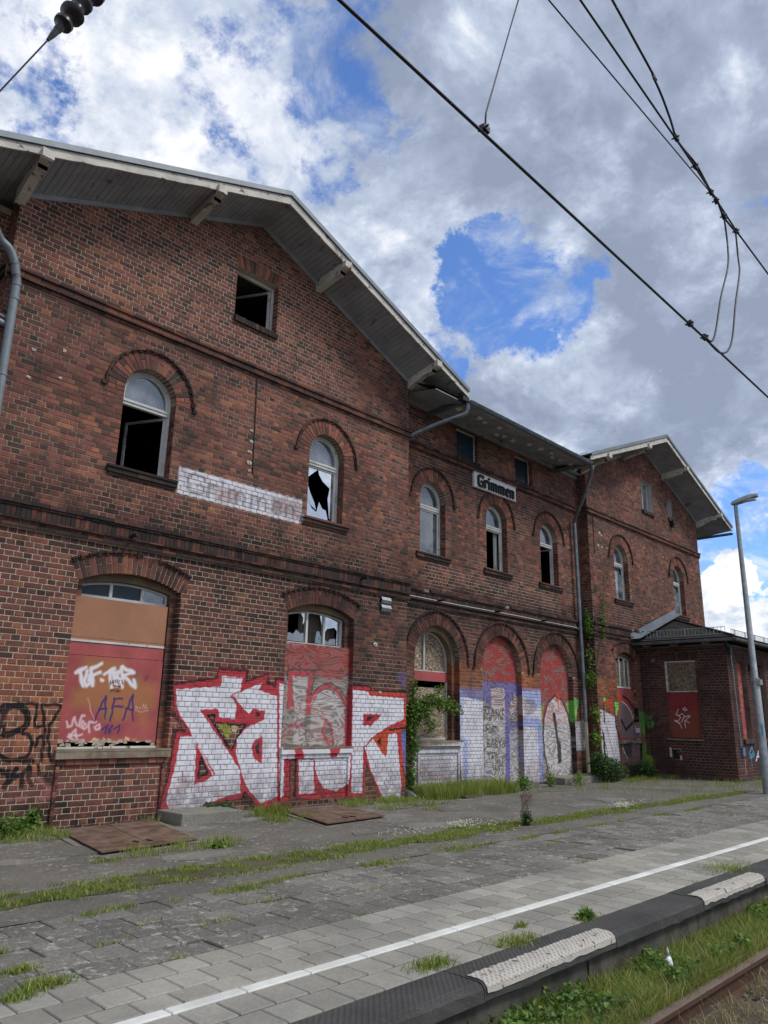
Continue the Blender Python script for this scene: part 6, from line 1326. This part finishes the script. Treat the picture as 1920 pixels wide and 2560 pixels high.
wire('feeder_wire', [(-2, -8.3, 7.8), (3.92, -8.3, 6.122), (4.53, -8.3, 5.915), (4.76, -8.3, 5.74), (4.86, -8.3, 5.60), (5.0, -8.3, 5.585), (5.21, -8.31, 5.57), (5.5, -8.3, 5.515), (5.62, -8.31, 5.47), (5.77, -8.3, 5.41), (6.04, -8.3, 5.41)], .0085, 'bent jumper cable that meets the catenary in a sharp curve', sp=True)
for pts, lab in ((((5.775, -8.3, 5.41), (5.78, -8.3, 5.15), (5.62, -8.33, 4.85), (5.27, -8.36, 4.4), (5.02, -8.36, 3.96), (4.93, -8.33, 3.935), (4.76, -8.3, 3.972)), 'left one of two curved jumper cables hanging between catenary and contact wire'),
                 (((6.04, -8.3, 5.41), (6.02, -8.3, 5.15), (5.9, -8.33, 4.93), (5.6, -8.36, 4.5), (5.38, -8.36, 4.06), (5.22, -8.33, 3.93), (5.02, -8.3, 3.98)), 'right one of two curved jumper cables hanging between catenary and contact wire')):
    wire('jumper_cable', pts, .0075, lab, sp=True, group='curved jumper cables')
wire('dropper_wire', [(2.39, -8.3, 3.99), (2.40, -8.3, 4.10), (2.80, -8.3, 5.30)], .0045, 'thin steep dropper wire above the contact wire')
CL = [((2.39, -8.3, 4.0), 'clamp where the thin dropper meets the contact wire'), ((4.86, -8.3, 5.595), 'topmost clamp where the bent cable meets the catenary'), ((5.21, -8.3, 5.56), 'second clamp down the catenary'), ((5.51, -8.3, 5.495), 'spiky clamp at the end of the thin stay wire'),
      ((5.62, -8.3, 5.475), 'small clamp just below the spiky one'), ((5.775, -8.3, 5.415), 'clamp at the top of the left curved jumper'), ((6.06, -8.3, 5.425), 'clamp at the top of the right curved jumper'), ((4.755, -8.3, 3.98), 'clamp at the foot of the left curved jumper'), ((5.02, -8.3, 3.985), 'clamp at the foot of the right curved jumper')]
for i, (p, lab) in enumerate(CL):
    mb = MB(); x, y, z = p; mb.box(x-.022, x+.022, y-.014, y+.014, z-.014, z+.020, 0, None, .004); mb.tube([(x-.012, y-.03, z), (x-.012, y+.03, z)], .006, 6)
    if i == 3:
        for k in range(5): a = 2.2+k*.5; mb.tube([(x, y, z), (x-.05*math.cos(a)-.02, y-.01, z-.06*math.sin(a)*.6-.02)], .004, 4)
    mb.obj('wire_clamp', M_wire, None, label=lab, cat='clamp', group='clamps on the overhead wires')
I = empty('insulator', (1.56, -5, 6.6), label='dark ribbed insulator on a slanting stay wire at top left', cat='insulator')
ax = Vector((1.667, -5, 6.90)); bx = Vector((1.452, -5, 6.33)); d = (ax-bx); mb = MB(); pts = []; rs = []
prof = [(0, .03), (.05, .045), (.12, .05), (.17, .06), (.20, .105), (.25, .11), (.30, .07), (.38, .065), (.44, .135), (.50, .14), (.56, .08), (.68, .075), (.73, .12), (.79, .125), (.85, .08), (1.0, .08), (1.05, .15), (1.12, .15), (1.18, .08), (1.5, .06)]
mb.tube([bx+d*(t*.95) for t, r in prof], [r*.66 for t, r in prof], 20, 0, .5); o = put(mb, 'shed', M_insul, I); smooth_by_angle(o, 50)
mb = MB(); mb.tube([bx-d*.20, bx-d*.08, bx+d*.05], [.012, .022, .026], 8); put(mb, 'end_fitting', M_wire, I)
mb = MB(); mb.tube([bx-d*.18, bx-d*3.2], .0065, 6); mb.obj('stay_wire', M_wire, None, label='stay wire below the ribbed insulator at top left', cat='wire')
mb = MB(); mb.tube([(0, 0, -.05), (0, 0, .06)], [.012, .02], 6); mb.add([(0, 0, .02), (.10, .02, .07), (.12, .05, .04), (.02, .04, .0)], [(0, 1, 2, 3)]); mb.add([(0, 0, .02), (-.09, .02, .08), (-.12, .05, .06), (-.02, .04, .0)], [(0, 1, 2, 3)]); o = mb.obj('bird', M_blackp, None, label='tiny dark bird high in the sky', cat='bird'); o.location = (9.0, 1.0, 11.9); 
# ================================================================== ground, platform, track
ZG = -.10
def sheet(name, x0, x1, y0, y1, z, nx, ny, m, amp=0, edge=0, sc_=1.7, **k):
    mb = MB(); vs = []
    for j in range(ny+1):
        for i in range(nx+1):
            x, y = x0+(x1-x0)*i/nx, y0+(y1-y0)*j/ny
            if edge and j in (0, ny): y += edge*mn.noise(Vector((x*1.3, j*3.7, 1.1)))
            vs.append((x, y, z+amp*mn.noise(Vector((x*sc_, y*sc_, .3)))))
    mb.add(vs, [(j*(nx+1)+i, j*(nx+1)+i+1, (j+1)*(nx+1)+i+1, (j+1)*(nx+1)+i) for j in range(ny) for i in range(nx)]); return mb.obj(name, m, None, **k)
mb = MB(); mb.add([(-300, -400, -.62), (400, -400, -.62), (400, -7.0, -.62), (-300, -7.0, -.62)], [(0, 1, 2, 3)]); mb.add([(-300, .5, -.16), (400, .5, -.16), (400, 500, -.16), (-300, 500, -.16)], [(0, 1, 2, 3)])
mb.obj('ground', M_dirt, None, kind='structure')
PF = empty('platform', (0, 0, 0), kind='structure')
mb = MB(); mb.box(-30, 80, -7.07, .5, -.62, -.137); mb.obj('platform_core', M_pwall, PF)
sheet('asphalt_surface', -8, 60, -4.22, .42, ZG, 340, 30, M_asph, .007).parent = PF
# broken slabs of asphalt and screed near the wall
mb = MB()
for i in range(60):
    x, y = random.uniform(2.5, 16), random.uniform(-4.0, -.6)
    if -3.95 < y < -3.0: continue
    n = random.randint(5, 7); s_ = random.uniform(.12, .5); ring = [(x+s_*1.5*random.uniform(.6, 1.1)*math.cos(6.283*q/n), y+s_*.7*random.uniform(.6, 1.1)*math.sin(6.283*q/n)) for q in range(n)]
    mb.prism(ring, lambda a, b_: (a, b_, ZG-.01), lambda a, b_, z=ZG+random.uniform(.006, .012): (a, b_, z))
mb.obj('broken_screed', M_old_s, PF, kind='stuff')
def slab_proto(sx_, sy_, th, m, name, c=.006):
    out = []
    for k in range(3):
        j = lambda: random.uniform(-.0015, .0015); x, y = sx_/2-.0034, sy_/2-.0062
        B4 = [(-x+j(), -y+j()), (x+j(), -y+j()), (x+j(), y+j()), (-x+j(), y+j())]; T4 = [(a*(1-c/x), b_*(1-c/y)) for a, b_ in B4]
        mb = MB(); mb.add([(a, b_, -th) for a, b_ in B4]+[(a, b_, -c) for a, b_ in B4]+[(a, b_, 0) for a, b_ in T4], [(i, (i+1) % 4, 4+(i+1) % 4, 4+i) for i in range(4)]+[(4+i, 4+(i+1) % 4, 8+(i+1) % 4, 8+i) for i in range(4)]+[(8, 9, 10, 11)]); out.append(mb.mesh(name, m))
    return out
def pave(rows, px, pname, m, ms, x0, x1, limit, zj, tilt, wob=0, skip=0):
    items = []
    for r, (ya, yb) in enumerate(rows):
        x = x0+(px/2 if r % 2 else 0)
        while x < x1: items.append((x, (ya+yb)/2, yb-ya)); x += px
    def area(it):
        p = proj((it[0], it[1], ZG))
        if p[2] <= .2 or not (-60 < p[0] < 1980 and -60 < p[1] < 2620): return -1
        a, b_ = proj((it[0]+px/2, it[1], ZG)), proj((it[0], it[1]+it[2]/2, ZG)); return abs((a[0]-p[0])*(b_[1]-p[1])-(a[1]-p[1])*(b_[0]-p[0]))
    items.sort(key=area, reverse=True); protos = {}; far = MB()
    for n, it in enumerate(items):
        dy = it[2]; z = ZG+random.uniform(-zj, zj); key = round(dy, 3)
        if key not in protos: protos[key] = slab_proto(px, dy, .05, m, pname)
        if skip and random.random() < skip: z -= .012
        if n < limit and area(it) > 0: link(pname, random.choice(protos[key]), PF, (it[0]+random.uniform(-wob, wob), it[1]+random.uniform(-wob, wob), z), (random.uniform(-tilt, tilt), random.uniform(-tilt, tilt), random.uniform(-wob, wob)))
        else:
            me = protos[key][0]; X, Y = it[0], it[1]; far.add([(v.co.x+X, v.co.y+Y, v.co.z+z) for v in me.vertices], [tuple(p.vertices) for p in me.polygons])
    far.obj(pname+'_row', ms, PF, kind='stuff')
pave([(-5.85, -5.625), (-6.085, -5.855), (-6.275, -6.09), (-6.605, -6.375), (-6.845, -6.61)], .2225, 'paving_slab', M_pave, M_pave_s, -3.0, 58, 300, .0009, .0022)
pave([(-4.50, -4.225), (-4.785, -4.505), (-5.07, -4.79), (-5.35, -5.075), (-5.62, -5.355)], .30, 'old_paving_slab', M_old, M_old_s, -3.0, 58, 200, .003, .007, .004, .06)
# white line: narrow painted slabs set end to end
mb = MB(); protoL = slab_proto(.45, .095, .05, M_line, 'line_slab'); far = MB()
for i in range(-8, 132):
    x = .3+i*.45
    p = proj((x, -6.325, ZG))
    if 0 < p[2] < 26 and -100 < p[0] < 2000: link('line_slab', random.choice(protoL), PF, (x, -6.325, ZG+.001+random.uniform(-.001, .001)))
    else: far.add([(v.co.x+x, v.co.y-6.325, v.co.z+ZG) for v in protoL[0].vertices], [tuple(q.vertices) for q in protoL[0].polygons])
far.obj('line_slab_row', M_line, PF, kind='stuff')
# kerb stones along the edge: rounded nose, every other one painted white on the nose
for i in range(-3, 34):
    xa, xb = 3.815+1.545*(i-0), 3.815+1.545*(i+1)-.008
    white = (i % 2 == 0) and 0 <= i <= 8; prof = [(-6.852, -.20), (-6.852, -.105), (-6.86, -.100), (-7.105, -.100), (-7.135, -.108), (-7.155, -.13), (-7.160, -.19), (-7.155, -.20)]
    n = 12; mb = MB(); rows_ = [xa+(xb-xa)*k/n for k in range(n+1)]; dz, dyy = random.uniform(-.004, .004), random.uniform(-.004, .004); vs = []
    for x in rows_: vs += [(x, y+dyy+(random.uniform(-.004, .004) if y < -7.1 else 0), z+dz+(random.uniform(-.002, .002))) for y, z in prof]
    q = len(prof); fs = [(r*q+k, r*q+(k+1) % q, (r+1)*q+(k+1) % q, (r+1)*q+k) for r in range(n) for k in range(q)]+[tuple(range(q)), tuple(range(n*q, n*q+q))[::-1]]
    mb.add(vs, fs); o = mb.obj('kerb_stone', M_kerb, PF)
    if white:
        o['label'] = 'kerb stone with flaking white paint on its nose'; w0, w1 = xa+.02, xb-.02; mb = MB(); vs = []; pr2 = [(-7.015, -.0962), (-7.106, -.0962), (-7.138, -.105), (-7.159, -.128), (-7.163, -.158)]; m_ = 60
        for r in range(m_+1):
            x = w0+(w1-w0)*r/m_; f = random.uniform(-.008, .008); e0 = .014*mn.noise(Vector((x*9, i, 2))); vs += [(x, y+dyy+(f if k == 0 else 0), z+dz+.002+(e0 if k == 4 else 0)) for k, (y, z) in enumerate(pr2)]
        mb.add(vs, [(r*5+k, r*5+k+1, (r+1)*5+k+1, (r+1)*5+k) for r in range(m_) for k in range(4)]); mb.obj('white_marking', M_kerbw, o)
mb = MB()
for i in range(60):
    x0_ = -6+i*.92; mb.box(x0_+.004, x0_+.916, -7.10-random.uniform(0, .012), -7.05, -.66, -.205, 0, None, .004)
mb.obj('retaining_blocks', M_pwall, PF)
# track side
sheet('trackside_verge', -8, 60, -7.58, -7.06, -.44, 300, 6, M_mossbed, .025, 0, 2.5, kind='structure')
sheet('track_bed', -10, 60, -9.4, -7.60, -.52, 260, 20, M_dirt, .035, 0, 4, kind='structure')
mb = MB(); prof = [(-.035, 0), (.035, 0), (.036, -.028), (.026, -.036), (.009, -.042), (.008, -.12), (.06, -.135), (.062, -.145), (-.062, -.145), (-.06, -.135), (-.008, -.12), (-.009, -.042), (-.026, -.036), (-.036, -.028)]
n = len(prof); RY, RZ = -7.63, -.40
mb.add([(x, RY+a, RZ+b_) for x in (-12, 70) for a, b_ in [(a*1.0, b_) for a, b_ in prof]], [(k, (k+1) % n, n+(k+1) % n, n+k) for k in range(n)], 0); mb.m[-n] = 1; mb.m[-n+1] = 0
rl = mb.obj('rail', [M_rail, M_railtop], None, label='rusty steel rail with a worn shiny head at the bottom right', cat='rail')
M_sleeper = render_mat('grey_sleeper', (.10, .085, .065), (.18, .155, .125), 6)
SLN = ['first', 'second', 'third', 'fourth', 'fifth', 'sixth', 'seventh']
for i in range(7):
    x = 4.3+i*.6; mb = MB(); mb.box(-.12, .12, -1.2, .18, -.1, 0, 0, None, .008); o = mb.obj('sleeper', M_sleeper, None, label='%s weathered sleeper from the bottom edge, under the rusty rail' % SLN[i], cat='sleeper', group='sleepers under the rail'); o.location = (x, RY-.02, RZ-.148); o.rotation_euler = (0, 0, random.uniform(-.01, .01))
mb = MB()
for i in range(15000):
    x, y = random.uniform(3.5, 10), random.uniform(-8.9, -7.7); s_ = random.uniform(.012, .03); z = RZ-.145+random.uniform(-.02, .02)
    mb.add([(x+s_*random.uniform(-1, 1), y+s_*random.uniform(-1, 1), z+s_*random.uniform(-.6, 1)) for _ in range(4)], [(0, 1, 2), (0, 2, 3), (0, 3, 1), (1, 3, 2)])
mb.obj('ballast_gravel', slab_mat('ballast', (.10, .085, .07), (.25, .22, .19), 0, False), None, kind='stuff')
mb = MB(); bm_pts = []
for i in range(9):
    for k in range(12): a = 6.283*k/12; r = .035*math.sin(math.pi*(i+.5)/9.5)*random.uniform(.75, 1.3); bm_pts.append((5.72+r*math.cos(a), -7.36+r*.7*math.sin(a), -.37+.10*i/8+random.uniform(-.006, .006)))
mb.add(bm_pts, [(i*12+k, i*12+(k+1) % 12, (i+1)*12+(k+1) % 12, (i+1)*12+k) for i in range(8) for k in range(12)]+[tuple(range(12))[::-1], tuple(range(96, 108))])
mb.tube([(5.72, -7.36, -.275), (5.715, -7.36, -.235), (5.70, -7.365, -.215)], [.012, .008, .003], 6); mb.obj('crumpled_wrapper', simple('white_plastic_bag', (.80, .80, .80), .5, 0, .03), None, smooth=True, label='crumpled white plastic wrapper in the grass by the rail', cat='litter')

# ================================================================== vegetation
def blades(name, pts, m, hmin, hmax, wd=.004, lean=.5, parent=None, **k):
    """grass: one tapered, bent, three-sided blade per point (x, y, z)"""
    P_ = np.array(pts, np.float32); n = len(P_); h = rng.uniform(hmin, hmax, n)*rng.uniform(.6, 1.1, n); a = rng.uniform(0, 6.283, n); le = rng.uniform(.1, lean, n)*h; b_ = rng.uniform(0, 6.283, n)
    dx, dy = np.cos(a)*wd*.5, np.sin(a)*wd*.5; lx, ly = np.cos(b_)*le, np.sin(b_)*le; V = np.zeros((n, 5, 3), np.float32)
    V[:, 0] = P_+np.stack([-dx, -dy, 0*dx], 1); V[:, 1] = P_+np.stack([dx, dy, 0*dx], 1)
    mid = P_+np.stack([lx*.35, ly*.35, h*.6], 1); V[:, 2] = mid+np.stack([dx*.8, dy*.8, 0*dx], 1); V[:, 3] = mid+np.stack([-dx*.8, -dy*.8, 0*dx], 1); V[:, 4] = P_+np.stack([lx, ly, h*.95], 1)
    me = bpy.data.meshes.new(name); me.vertices.add(5*n); me.vertices.foreach_set('co', V.ravel()); base = np.arange(n)*5
    lv = np.stack([base, base+1, base+2, base+3, base+3, base+2, base+4], 1).ravel(); me.loops.add(7*n); me.loops.foreach_set('vertex_index', lv.astype(np.int32))
    me.polygons.add(2*n); ls = np.stack([np.arange(n)*7, np.arange(n)*7+4], 1).ravel(); me.polygons.foreach_set('loop_start', ls.astype(np.int32)); me.polygons.foreach_set('loop_total', np.tile([4, 3], n).astype(np.int32))
    at = me.attributes.new('tint', 'FLOAT', 'FACE'); at.data.foreach_set('value', np.repeat(rng.random(n), 2).astype(np.float32)); me.materials.append(m); me.update(calc_edges=True); me.validate()
    return link(name, me, parent, **k)
def nz(x, y, s_=1.): return mn.noise(Vector((x*s_, y*s_, 4.2)))
def leaves(mb, c, n, rad, size, down=.2, m=0, flat=.6):
    """n leaf blades scattered through an ellipsoid"""
    for _ in range(n):
        d = Vector((random.gauss(0, 1), random.gauss(0, 1), random.gauss(0, 1))).normalized()*random.random()**.45; p = Vector(c)+Vector((d.x*rad[0], d.y*rad[1], d.z*rad[2])); s_ = size*random.uniform(.6, 1.3)
        ax = Vector((random.gauss(0, 1), random.gauss(0, 1), random.gauss(-down, .5))).normalized(); up = Vector((random.gauss(0, flat), random.gauss(-.3, flat), 1)).normalized(); sd_ = ax.cross(up).normalized(); nn = sd_.cross(ax)
        mb.add([p, p+ax*s_*.45+sd_*s_*.36+nn*s_*.07, p+ax*s_, p+ax*s_*.45-sd_*s_*.36+nn*s_*.07, p+ax*s_*.5-nn*s_*.03], [(0, 1, 4), (1, 2, 4), (2, 3, 4), (3, 0, 4)], m)
# strip of grass along the platform
pts = []
while len(pts) < 36000:
    x = 1.6+16.5*random.random()**1.35; c = -3.50+.10*nz(x, 0, .7)-.02*max(0, x-12); hw = (.34 if x < 6 else .27)+.13*nz(x, 9, 1.1)-.012*max(0, x-8); y = random.gauss(c, hw*.5)
    if abs(y-c) > hw*1.25 or nz(x*1.7, y*2.3, 2.1) < -.10: continue
    pts.append((x, y, ZG))
blades('grass_strip', pts, M_grass, .012, .055, .007, 1.2, kind='stuff', label='strip of low grass running along the platform', cat='grass')
def strip_soil(): 
    mb = MB(); n = 120; vs = []
    for i in range(n+1): x = 1.2+17.5*i/n; c = -3.50+.10*nz(x, 0, .7)-.02*max(0, x-12); hw = (.36 if x < 6 else .30)-.012*max(0, x-8); vs += [(x, c-hw*.62+.16*nz(x, 3, 2.3), ZG+.004), (x, c, ZG+.012), (x, c+hw*.62+.16*nz(x, 7, 2.1), ZG+.004)]
    mb.add(vs, [(i*3+k, i*3+k+1, i*3+4+k, i*3+3+k) for i in range(n) for k in range(2)]); mb.obj('grass_strip_soil', M_mossbed, None, kind='structure')
strip_soil()
# dry mossy tufts and low growth near the wall
pts = []
for (x0, x1, ya, yb, n) in ((2.6, 4.3, -.9, -.05, 3500), (5.6, 7.8, -.35, -.02, 1400), (7.0, 7.8, -1.2, -.1, 2500), (9.0, 11.2, -.6, -.03, 3200), (9.2, 11.0, -1.3, -.6, 1200), (18.4, 21.4, -.9, -.02, 4000), (19.0, 24, -3.2, -2.3, 2500), (13.5, 21, -1.2, -.4, 1200), (4.2, 5.6, -2.5, -2.05, 900), (15, 22, -3.8, -1.0, 2500)):
    for _ in range(n):
        x, y = random.uniform(x0, x1), random.uniform(ya, yb)
        if nz(x*2.1, y*2.1, 1.6) > .02: pts.append((x, y, ZG))
blades('wall_foot_grass', pts, M_grass, .04, .16, .006, .8, kind='stuff', label='patchy grass at the foot of the brick walls', cat='grass')
# long grass by the vine
pts = [(random.uniform(11.25, 13.9), -random.random()**1.3*.75-.02+.32*(0), ZG) for _ in range(9000)]
pts = [p for p in pts if p[1] > -.72+.25*nz(p[0], 0, 2)]
blades('long_grass', pts, M_grass, .12, .36, .008, .7, kind='stuff', label='long grass in the corner below the arched window', cat='grass')
pts = []
for _ in range(9000):
    r = random.choice((-6.85, -6.85, -5.62, -4.36, -4.79, -5.07)); x = 1.5+13*random.random()**1.5; 
    if nz(x*1.4, r*3, 1.9) > .30: pts.append((x, r+random.gauss(0, .022), ZG-.005))
for _ in range(5200):
    x = 1.5+13*random.random(); y = -4.32+.14*nz(x, 1, .9)
    if nz(x*1.2, 2, 1.5) > .08: pts.append((x, y+random.gauss(0, .03), ZG))
for (x, y, r, n) in ((2.03, -5.56, .07, 500), (1.85, -5.66, .05, 250), (2.02, -5.25, .05, 240), (3.84, -6.76, .09, 420), (4.62, -6.82, .10, 420), (4.98, -6.62, .03, 120), (5.54, -6.83, .06, 240), (8.5, -6.79, .2, 420), (4.2, -4.35, .12, 300), (7.2, -4.2, .2, 350), (6.0, -4.3, .2, 350), (3.97, -2.43, .10, 300), (5.28, -2.43, .08, 320), (7.2, -1.2, .12, 300), (10.0, -1.5, .15, 200), (8.62, -3.2, .15, 400)):
    pts += [(x+random.gauss(0, r), y+random.gauss(0, r*.5), ZG) for _ in range(n)]
blades('joint_grass', pts, M_grass, .012, .060, .006, 1.3, kind='stuff', label='tufts of grass growing in the joints of the paving', cat='grass')
# grass between platform and rail
pts = []
for _ in range(60000):
    x = 3.6+9.5*random.random()**1.5; y = random.uniform(-7.60, -7.10); pts.append((x, y, -.445+.02*nz(x*2.5, y*2.5)))
blades('verge_grass', pts, M_grass, .05, .18, .006, .9, kind='stuff', label='lush grass between the platform edge and the rail', cat='grass')
pts = [(4.0+8*random.random()**1.4, random.uniform(-8.9, -7.68), RZ-.15) for _ in range(26000)]; pts = [p for p in pts if nz(p[0]*3, p[1]*3, 1.3) > -.05]
pts += [(3.8+8*random.random()**1.4, random.gauss(-7.50, .06), -.45) for _ in range(9000)]
pts += [(3.8+8*random.random()**1.4, random.uniform(-7.6, -7.1), -.44) for _ in range(7000)]
blades('dry_trackside_grass', pts, M_dry, .04, .17, .004, 1.3, kind='stuff', label='dry yellowish grass along the rail', cat='grass')
mb = MB()
for _ in range(520):
    x = 3.7+8*random.random()**1.5; y = random.uniform(-7.55, -7.12)
    if nz(x*1.5, y, 1.2) < -.02: continue
    leaves(mb, (x, y, -.33+random.uniform(-.02, .03)), 15, (.06, .045, .045), .042)
mb.obj('verge_weeds', M_leaf, None, kind='stuff', label='broad leaved weeds below the platform edge', cat='weeds')
# individual plants
def plant(name, loc, parts, label, cat='plant', stems=(), m=M_leaf, **k):
    o = MB()
    for (c, n, rad, s_) in parts: leaves(o, c, int(n*1.5), rad, s_*1.12)
    e = empty(name, loc, label=label, cat=cat, **k); f = o.obj('foliage', m, e)
    if stems:
        st = MB()
        for p, r in stems: st.tube(spline(p, 5), [r*(1-.6*i/(len(spline(p, 5))-1)) for i in range(len(spline(p, 5)))], 5)
        st.obj('stem', M_stem, e)
    return e
random.seed(21)
vp = [((0, .0, .35), 260, (.12, .10, .35), .055), ((.05, 0, .9), 300, (.16, .12, .35), .055), ((0, 0, 1.45), 420, (.22, .14, .34), .06), ((.22, -.06, 1.62), 480, (.34, .18, .26), .06), ((.62, -.05, 1.80), 260, (.34, .14, .14), .055), ((.05, 0, 1.95), 180, (.12, .09, .28), .05), ((1.1, .0, 1.72), 230, (.42, .12, .16), .055),
      ((1.45, .02, 1.62), 90, (.22, .08, .12), .05), ((.85, -.02, 2.02), 60, (.18, .06, .12), .045), ((.02, 0, .05), 120, (.14, .12, .12), .05), ((.5, -.05, 1.32), 130, (.2, .1, .16), .05)]
plant('climbing_plant', (11.33, .12, ZG), vp, 'leafy climber growing up the corner beside the first tall arched window', 'climbing plant', stems=[([(0, 0, 0), (.02, .02, .7), (0, 0, 1.5), (.05, 0, 2.1)], .014), ([(.02, 0, .9), (.3, -.04, 1.5), (.8, -.02, 1.75), (1.55, .02, 1.65)], .009), ([(.1, 0, 1.5), (.5, 0, 1.9), (.9, 0, 2.05)], .006)])
vp = [((0, 0, .05), 70, (.14, .14, .30), .06), ((.05, .0, .80), 190, (.22, .14, .30), .06), ((.22, -.02, -.3), 40, (.12, .1, .2), .055), ((.0, 0, -.55), 150, (.20, .14, .24), .06), ((-.15, -.05, -.55), 30, (.12, .1, .3), .055), ((-.02, 0, 1.15), 80, (.12, .1, .2), .05), ((.62, -.1, .95), 150, (.17, .1, .42), .055), ((.75, -.1, 1.6), 70, (.14, .08, .45), .045), ((1.05, -.1, 2.3), 26, (.12, .06, .35), .045), ((.45, -.1, 1.95), 14, (.08, .05, .15), .05)]
plant('climbing_plant', (18.46, .10, 3.0), vp, 'climber clinging to the grey downpipe beside the right gable', 'climbing plant', stems=[([(0, 0, -3.0), (.03, 0, -1.5), (.02, 0, -.3), (.05, 0, .9)], .012), ([(.25, -.06, -.2), (.6, -.1, .8), (.75, -.1, 1.6), (1.0, -.1, 2.4)], .008)], m=M_leaf)
plant('climbing_plant', (18.50, .05, 1.2), [((.02, 0, .35), 90, (.14, .12, .3), .08), ((-.05, -.02, -.25), 90, (.16, .12, .26), .085), ((.08, 0, -.8), 60, (.12, .1, .2), .08)], 'pale large leaved climber at the foot of the downpipe', 'climbing plant', stems=[([(0, 0, -1.2), (.0, 0, -.4), (.03, 0, .6)], .01)], m=M_leafl)
random.seed(5)
plant('bush', (18.25, -.35, ZG), [((0, 0, .30), 1500, (.62, .34, .30), .05), ((-.3, .05, .5), 500, (.32, .24, .26), .05), ((.55, .02, .22), 600, (.42, .25, .22), .05)], 'dense dark green bush at the foot of the downpipe', 'bush', m=M_leafd, stems=[([(0, 0, 0), (.05, 0, .3), (.1, 0, .5)], .01)])
plant('bush', (20.35, -.30, ZG), [((0, 0, .22), 700, (.42, .26, .24), .05), ((.3, -.05, .12), 350, (.36, .2, .14), .05)], 'smaller dark bush left of the annexe', 'bush', m=M_leafd, stems=[([(0, 0, 0), (.05, 0, .3)], .01)])
plant('weed', (14.38, -.42, ZG), [((0, 0, .16), 260, (.24, .16, .15), .05)], 'leafy weed before the purple painted doorway', m=M_leaf, stems=[([(0, 0, 0), (0, 0, .25)], .006)])
plant('weed', (15.65, -.30, ZG), [((0, 0, .14), 160, (.12, .12, .2), .045)], 'narrow weed between the two boarded doorways', m=M_leafl, stems=[([(0, 0, 0), (0, 0, .3)], .006)])
plant('weed', (16.62, -.46, ZG), [((0, 0, .15), 200, (.20, .14, .16), .045)], 'low weed before the doorway with the grey oval', m=M_leafl, stems=[([(0, 0, 0), (0, 0, .25)], .006)])
plant('weed', (6.75, -.16, ZG), [((0, 0, .10), 300, (.30, .16, .10), .06)], 'leafy weed behind the low concrete block', m=M_leafd, stems=[([(0, 0, 0), (0, 0, .12)], .006)])
plant('weed', (3.30, -.45, ZG), [((0, 0, .10), 420, (.42, .25, .12), .05), ((.45, .0, .14), 260, (.3, .2, .14), .05)], 'broad leaved weeds under the black tags at the far left', m=M_leaf, stems=[([(0, 0, 0), (0, 0, .15)], .006)])
plant('weed', (4.12, -.12, ZG), [((0, 0, .16), 110, (.07, .06, .15), .055)], 'upright weed left of the first cellar hatch', m=M_leaf, stems=[([(0, 0, 0), (0, 0, .3)], .006)])
plant('weed', (9.62, -3.62, ZG), [((0, 0, .10), 130, (.10, .09, .10), .04)], 'tall weed with reddish seed heads standing in the grass strip', m=M_leafd, stems=[([(random.gauss(0, .03), random.gauss(0, .03), 0), (random.gauss(0, .04), random.gauss(0, .04), .18), (random.gauss(0, .09), random.gauss(0, .06), .42)], .0035) for _ in range(16)])
mb = MB(); leaves(mb, (9.62, -3.62, .27), 420, (.11, .09, .13), .018); mb.obj('seed_heads', M_seed, None, kind='stuff', label='reddish seed heads above the tall weed', cat='weeds')
plant('weed', (5.24, -2.43, ZG), [((0, 0, .03), 110, (.11, .07, .04), .045)], 'small leafy weed in front of the first hatch', m=M_leaf); plant('weed', (5.54, -6.82, ZG), [((0, 0, .03), 60, (.06, .04, .03), .04)], 'small weed at the kerb beside the nearest white marking', m=M_leaf)
pts = [(7.55+random.gauss(0, .12), -.55+random.gauss(0, .1), ZG) for _ in range(700)]
blades('yellow_grass_tuft', pts, leaf_mat('yellow_green_grass', [(0, (.12, .15, .02)), (1, (.26, .26, .05))]), .06, .22, .006, .9, kind='stuff', label='yellowish tuft of grass left of the second hatch', cat='grass')
mb = MB()
for (x, y, r, n) in ((8.55, -3.25, .22, 80), (12.75, -3.50, .26, 150), (7.4, -3.3, .4, 30), (8.7, -3.4, .5, 40)):
    for _ in range(n): px_, py_ = x+random.gauss(0, r*.6), y+random.gauss(0, r*.25); s_ = .012; z = ZG+random.uniform(.04, .11); mb.add([(px_-s_, py_, z), (px_, py_-s_, z+.004), (px_+s_, py_, z), (px_, py_+s_, z+.006), (px_, py_, z+.014)], [(0, 1, 4), (1, 2, 4), (2, 3, 4), (3, 0, 4)])
mb.obj('clover_flowers', M_flower, None, kind='stuff', label='patches of small white clover flowers in the grass strip', cat='flowers')
print('objects', len(bpy.data.objects))
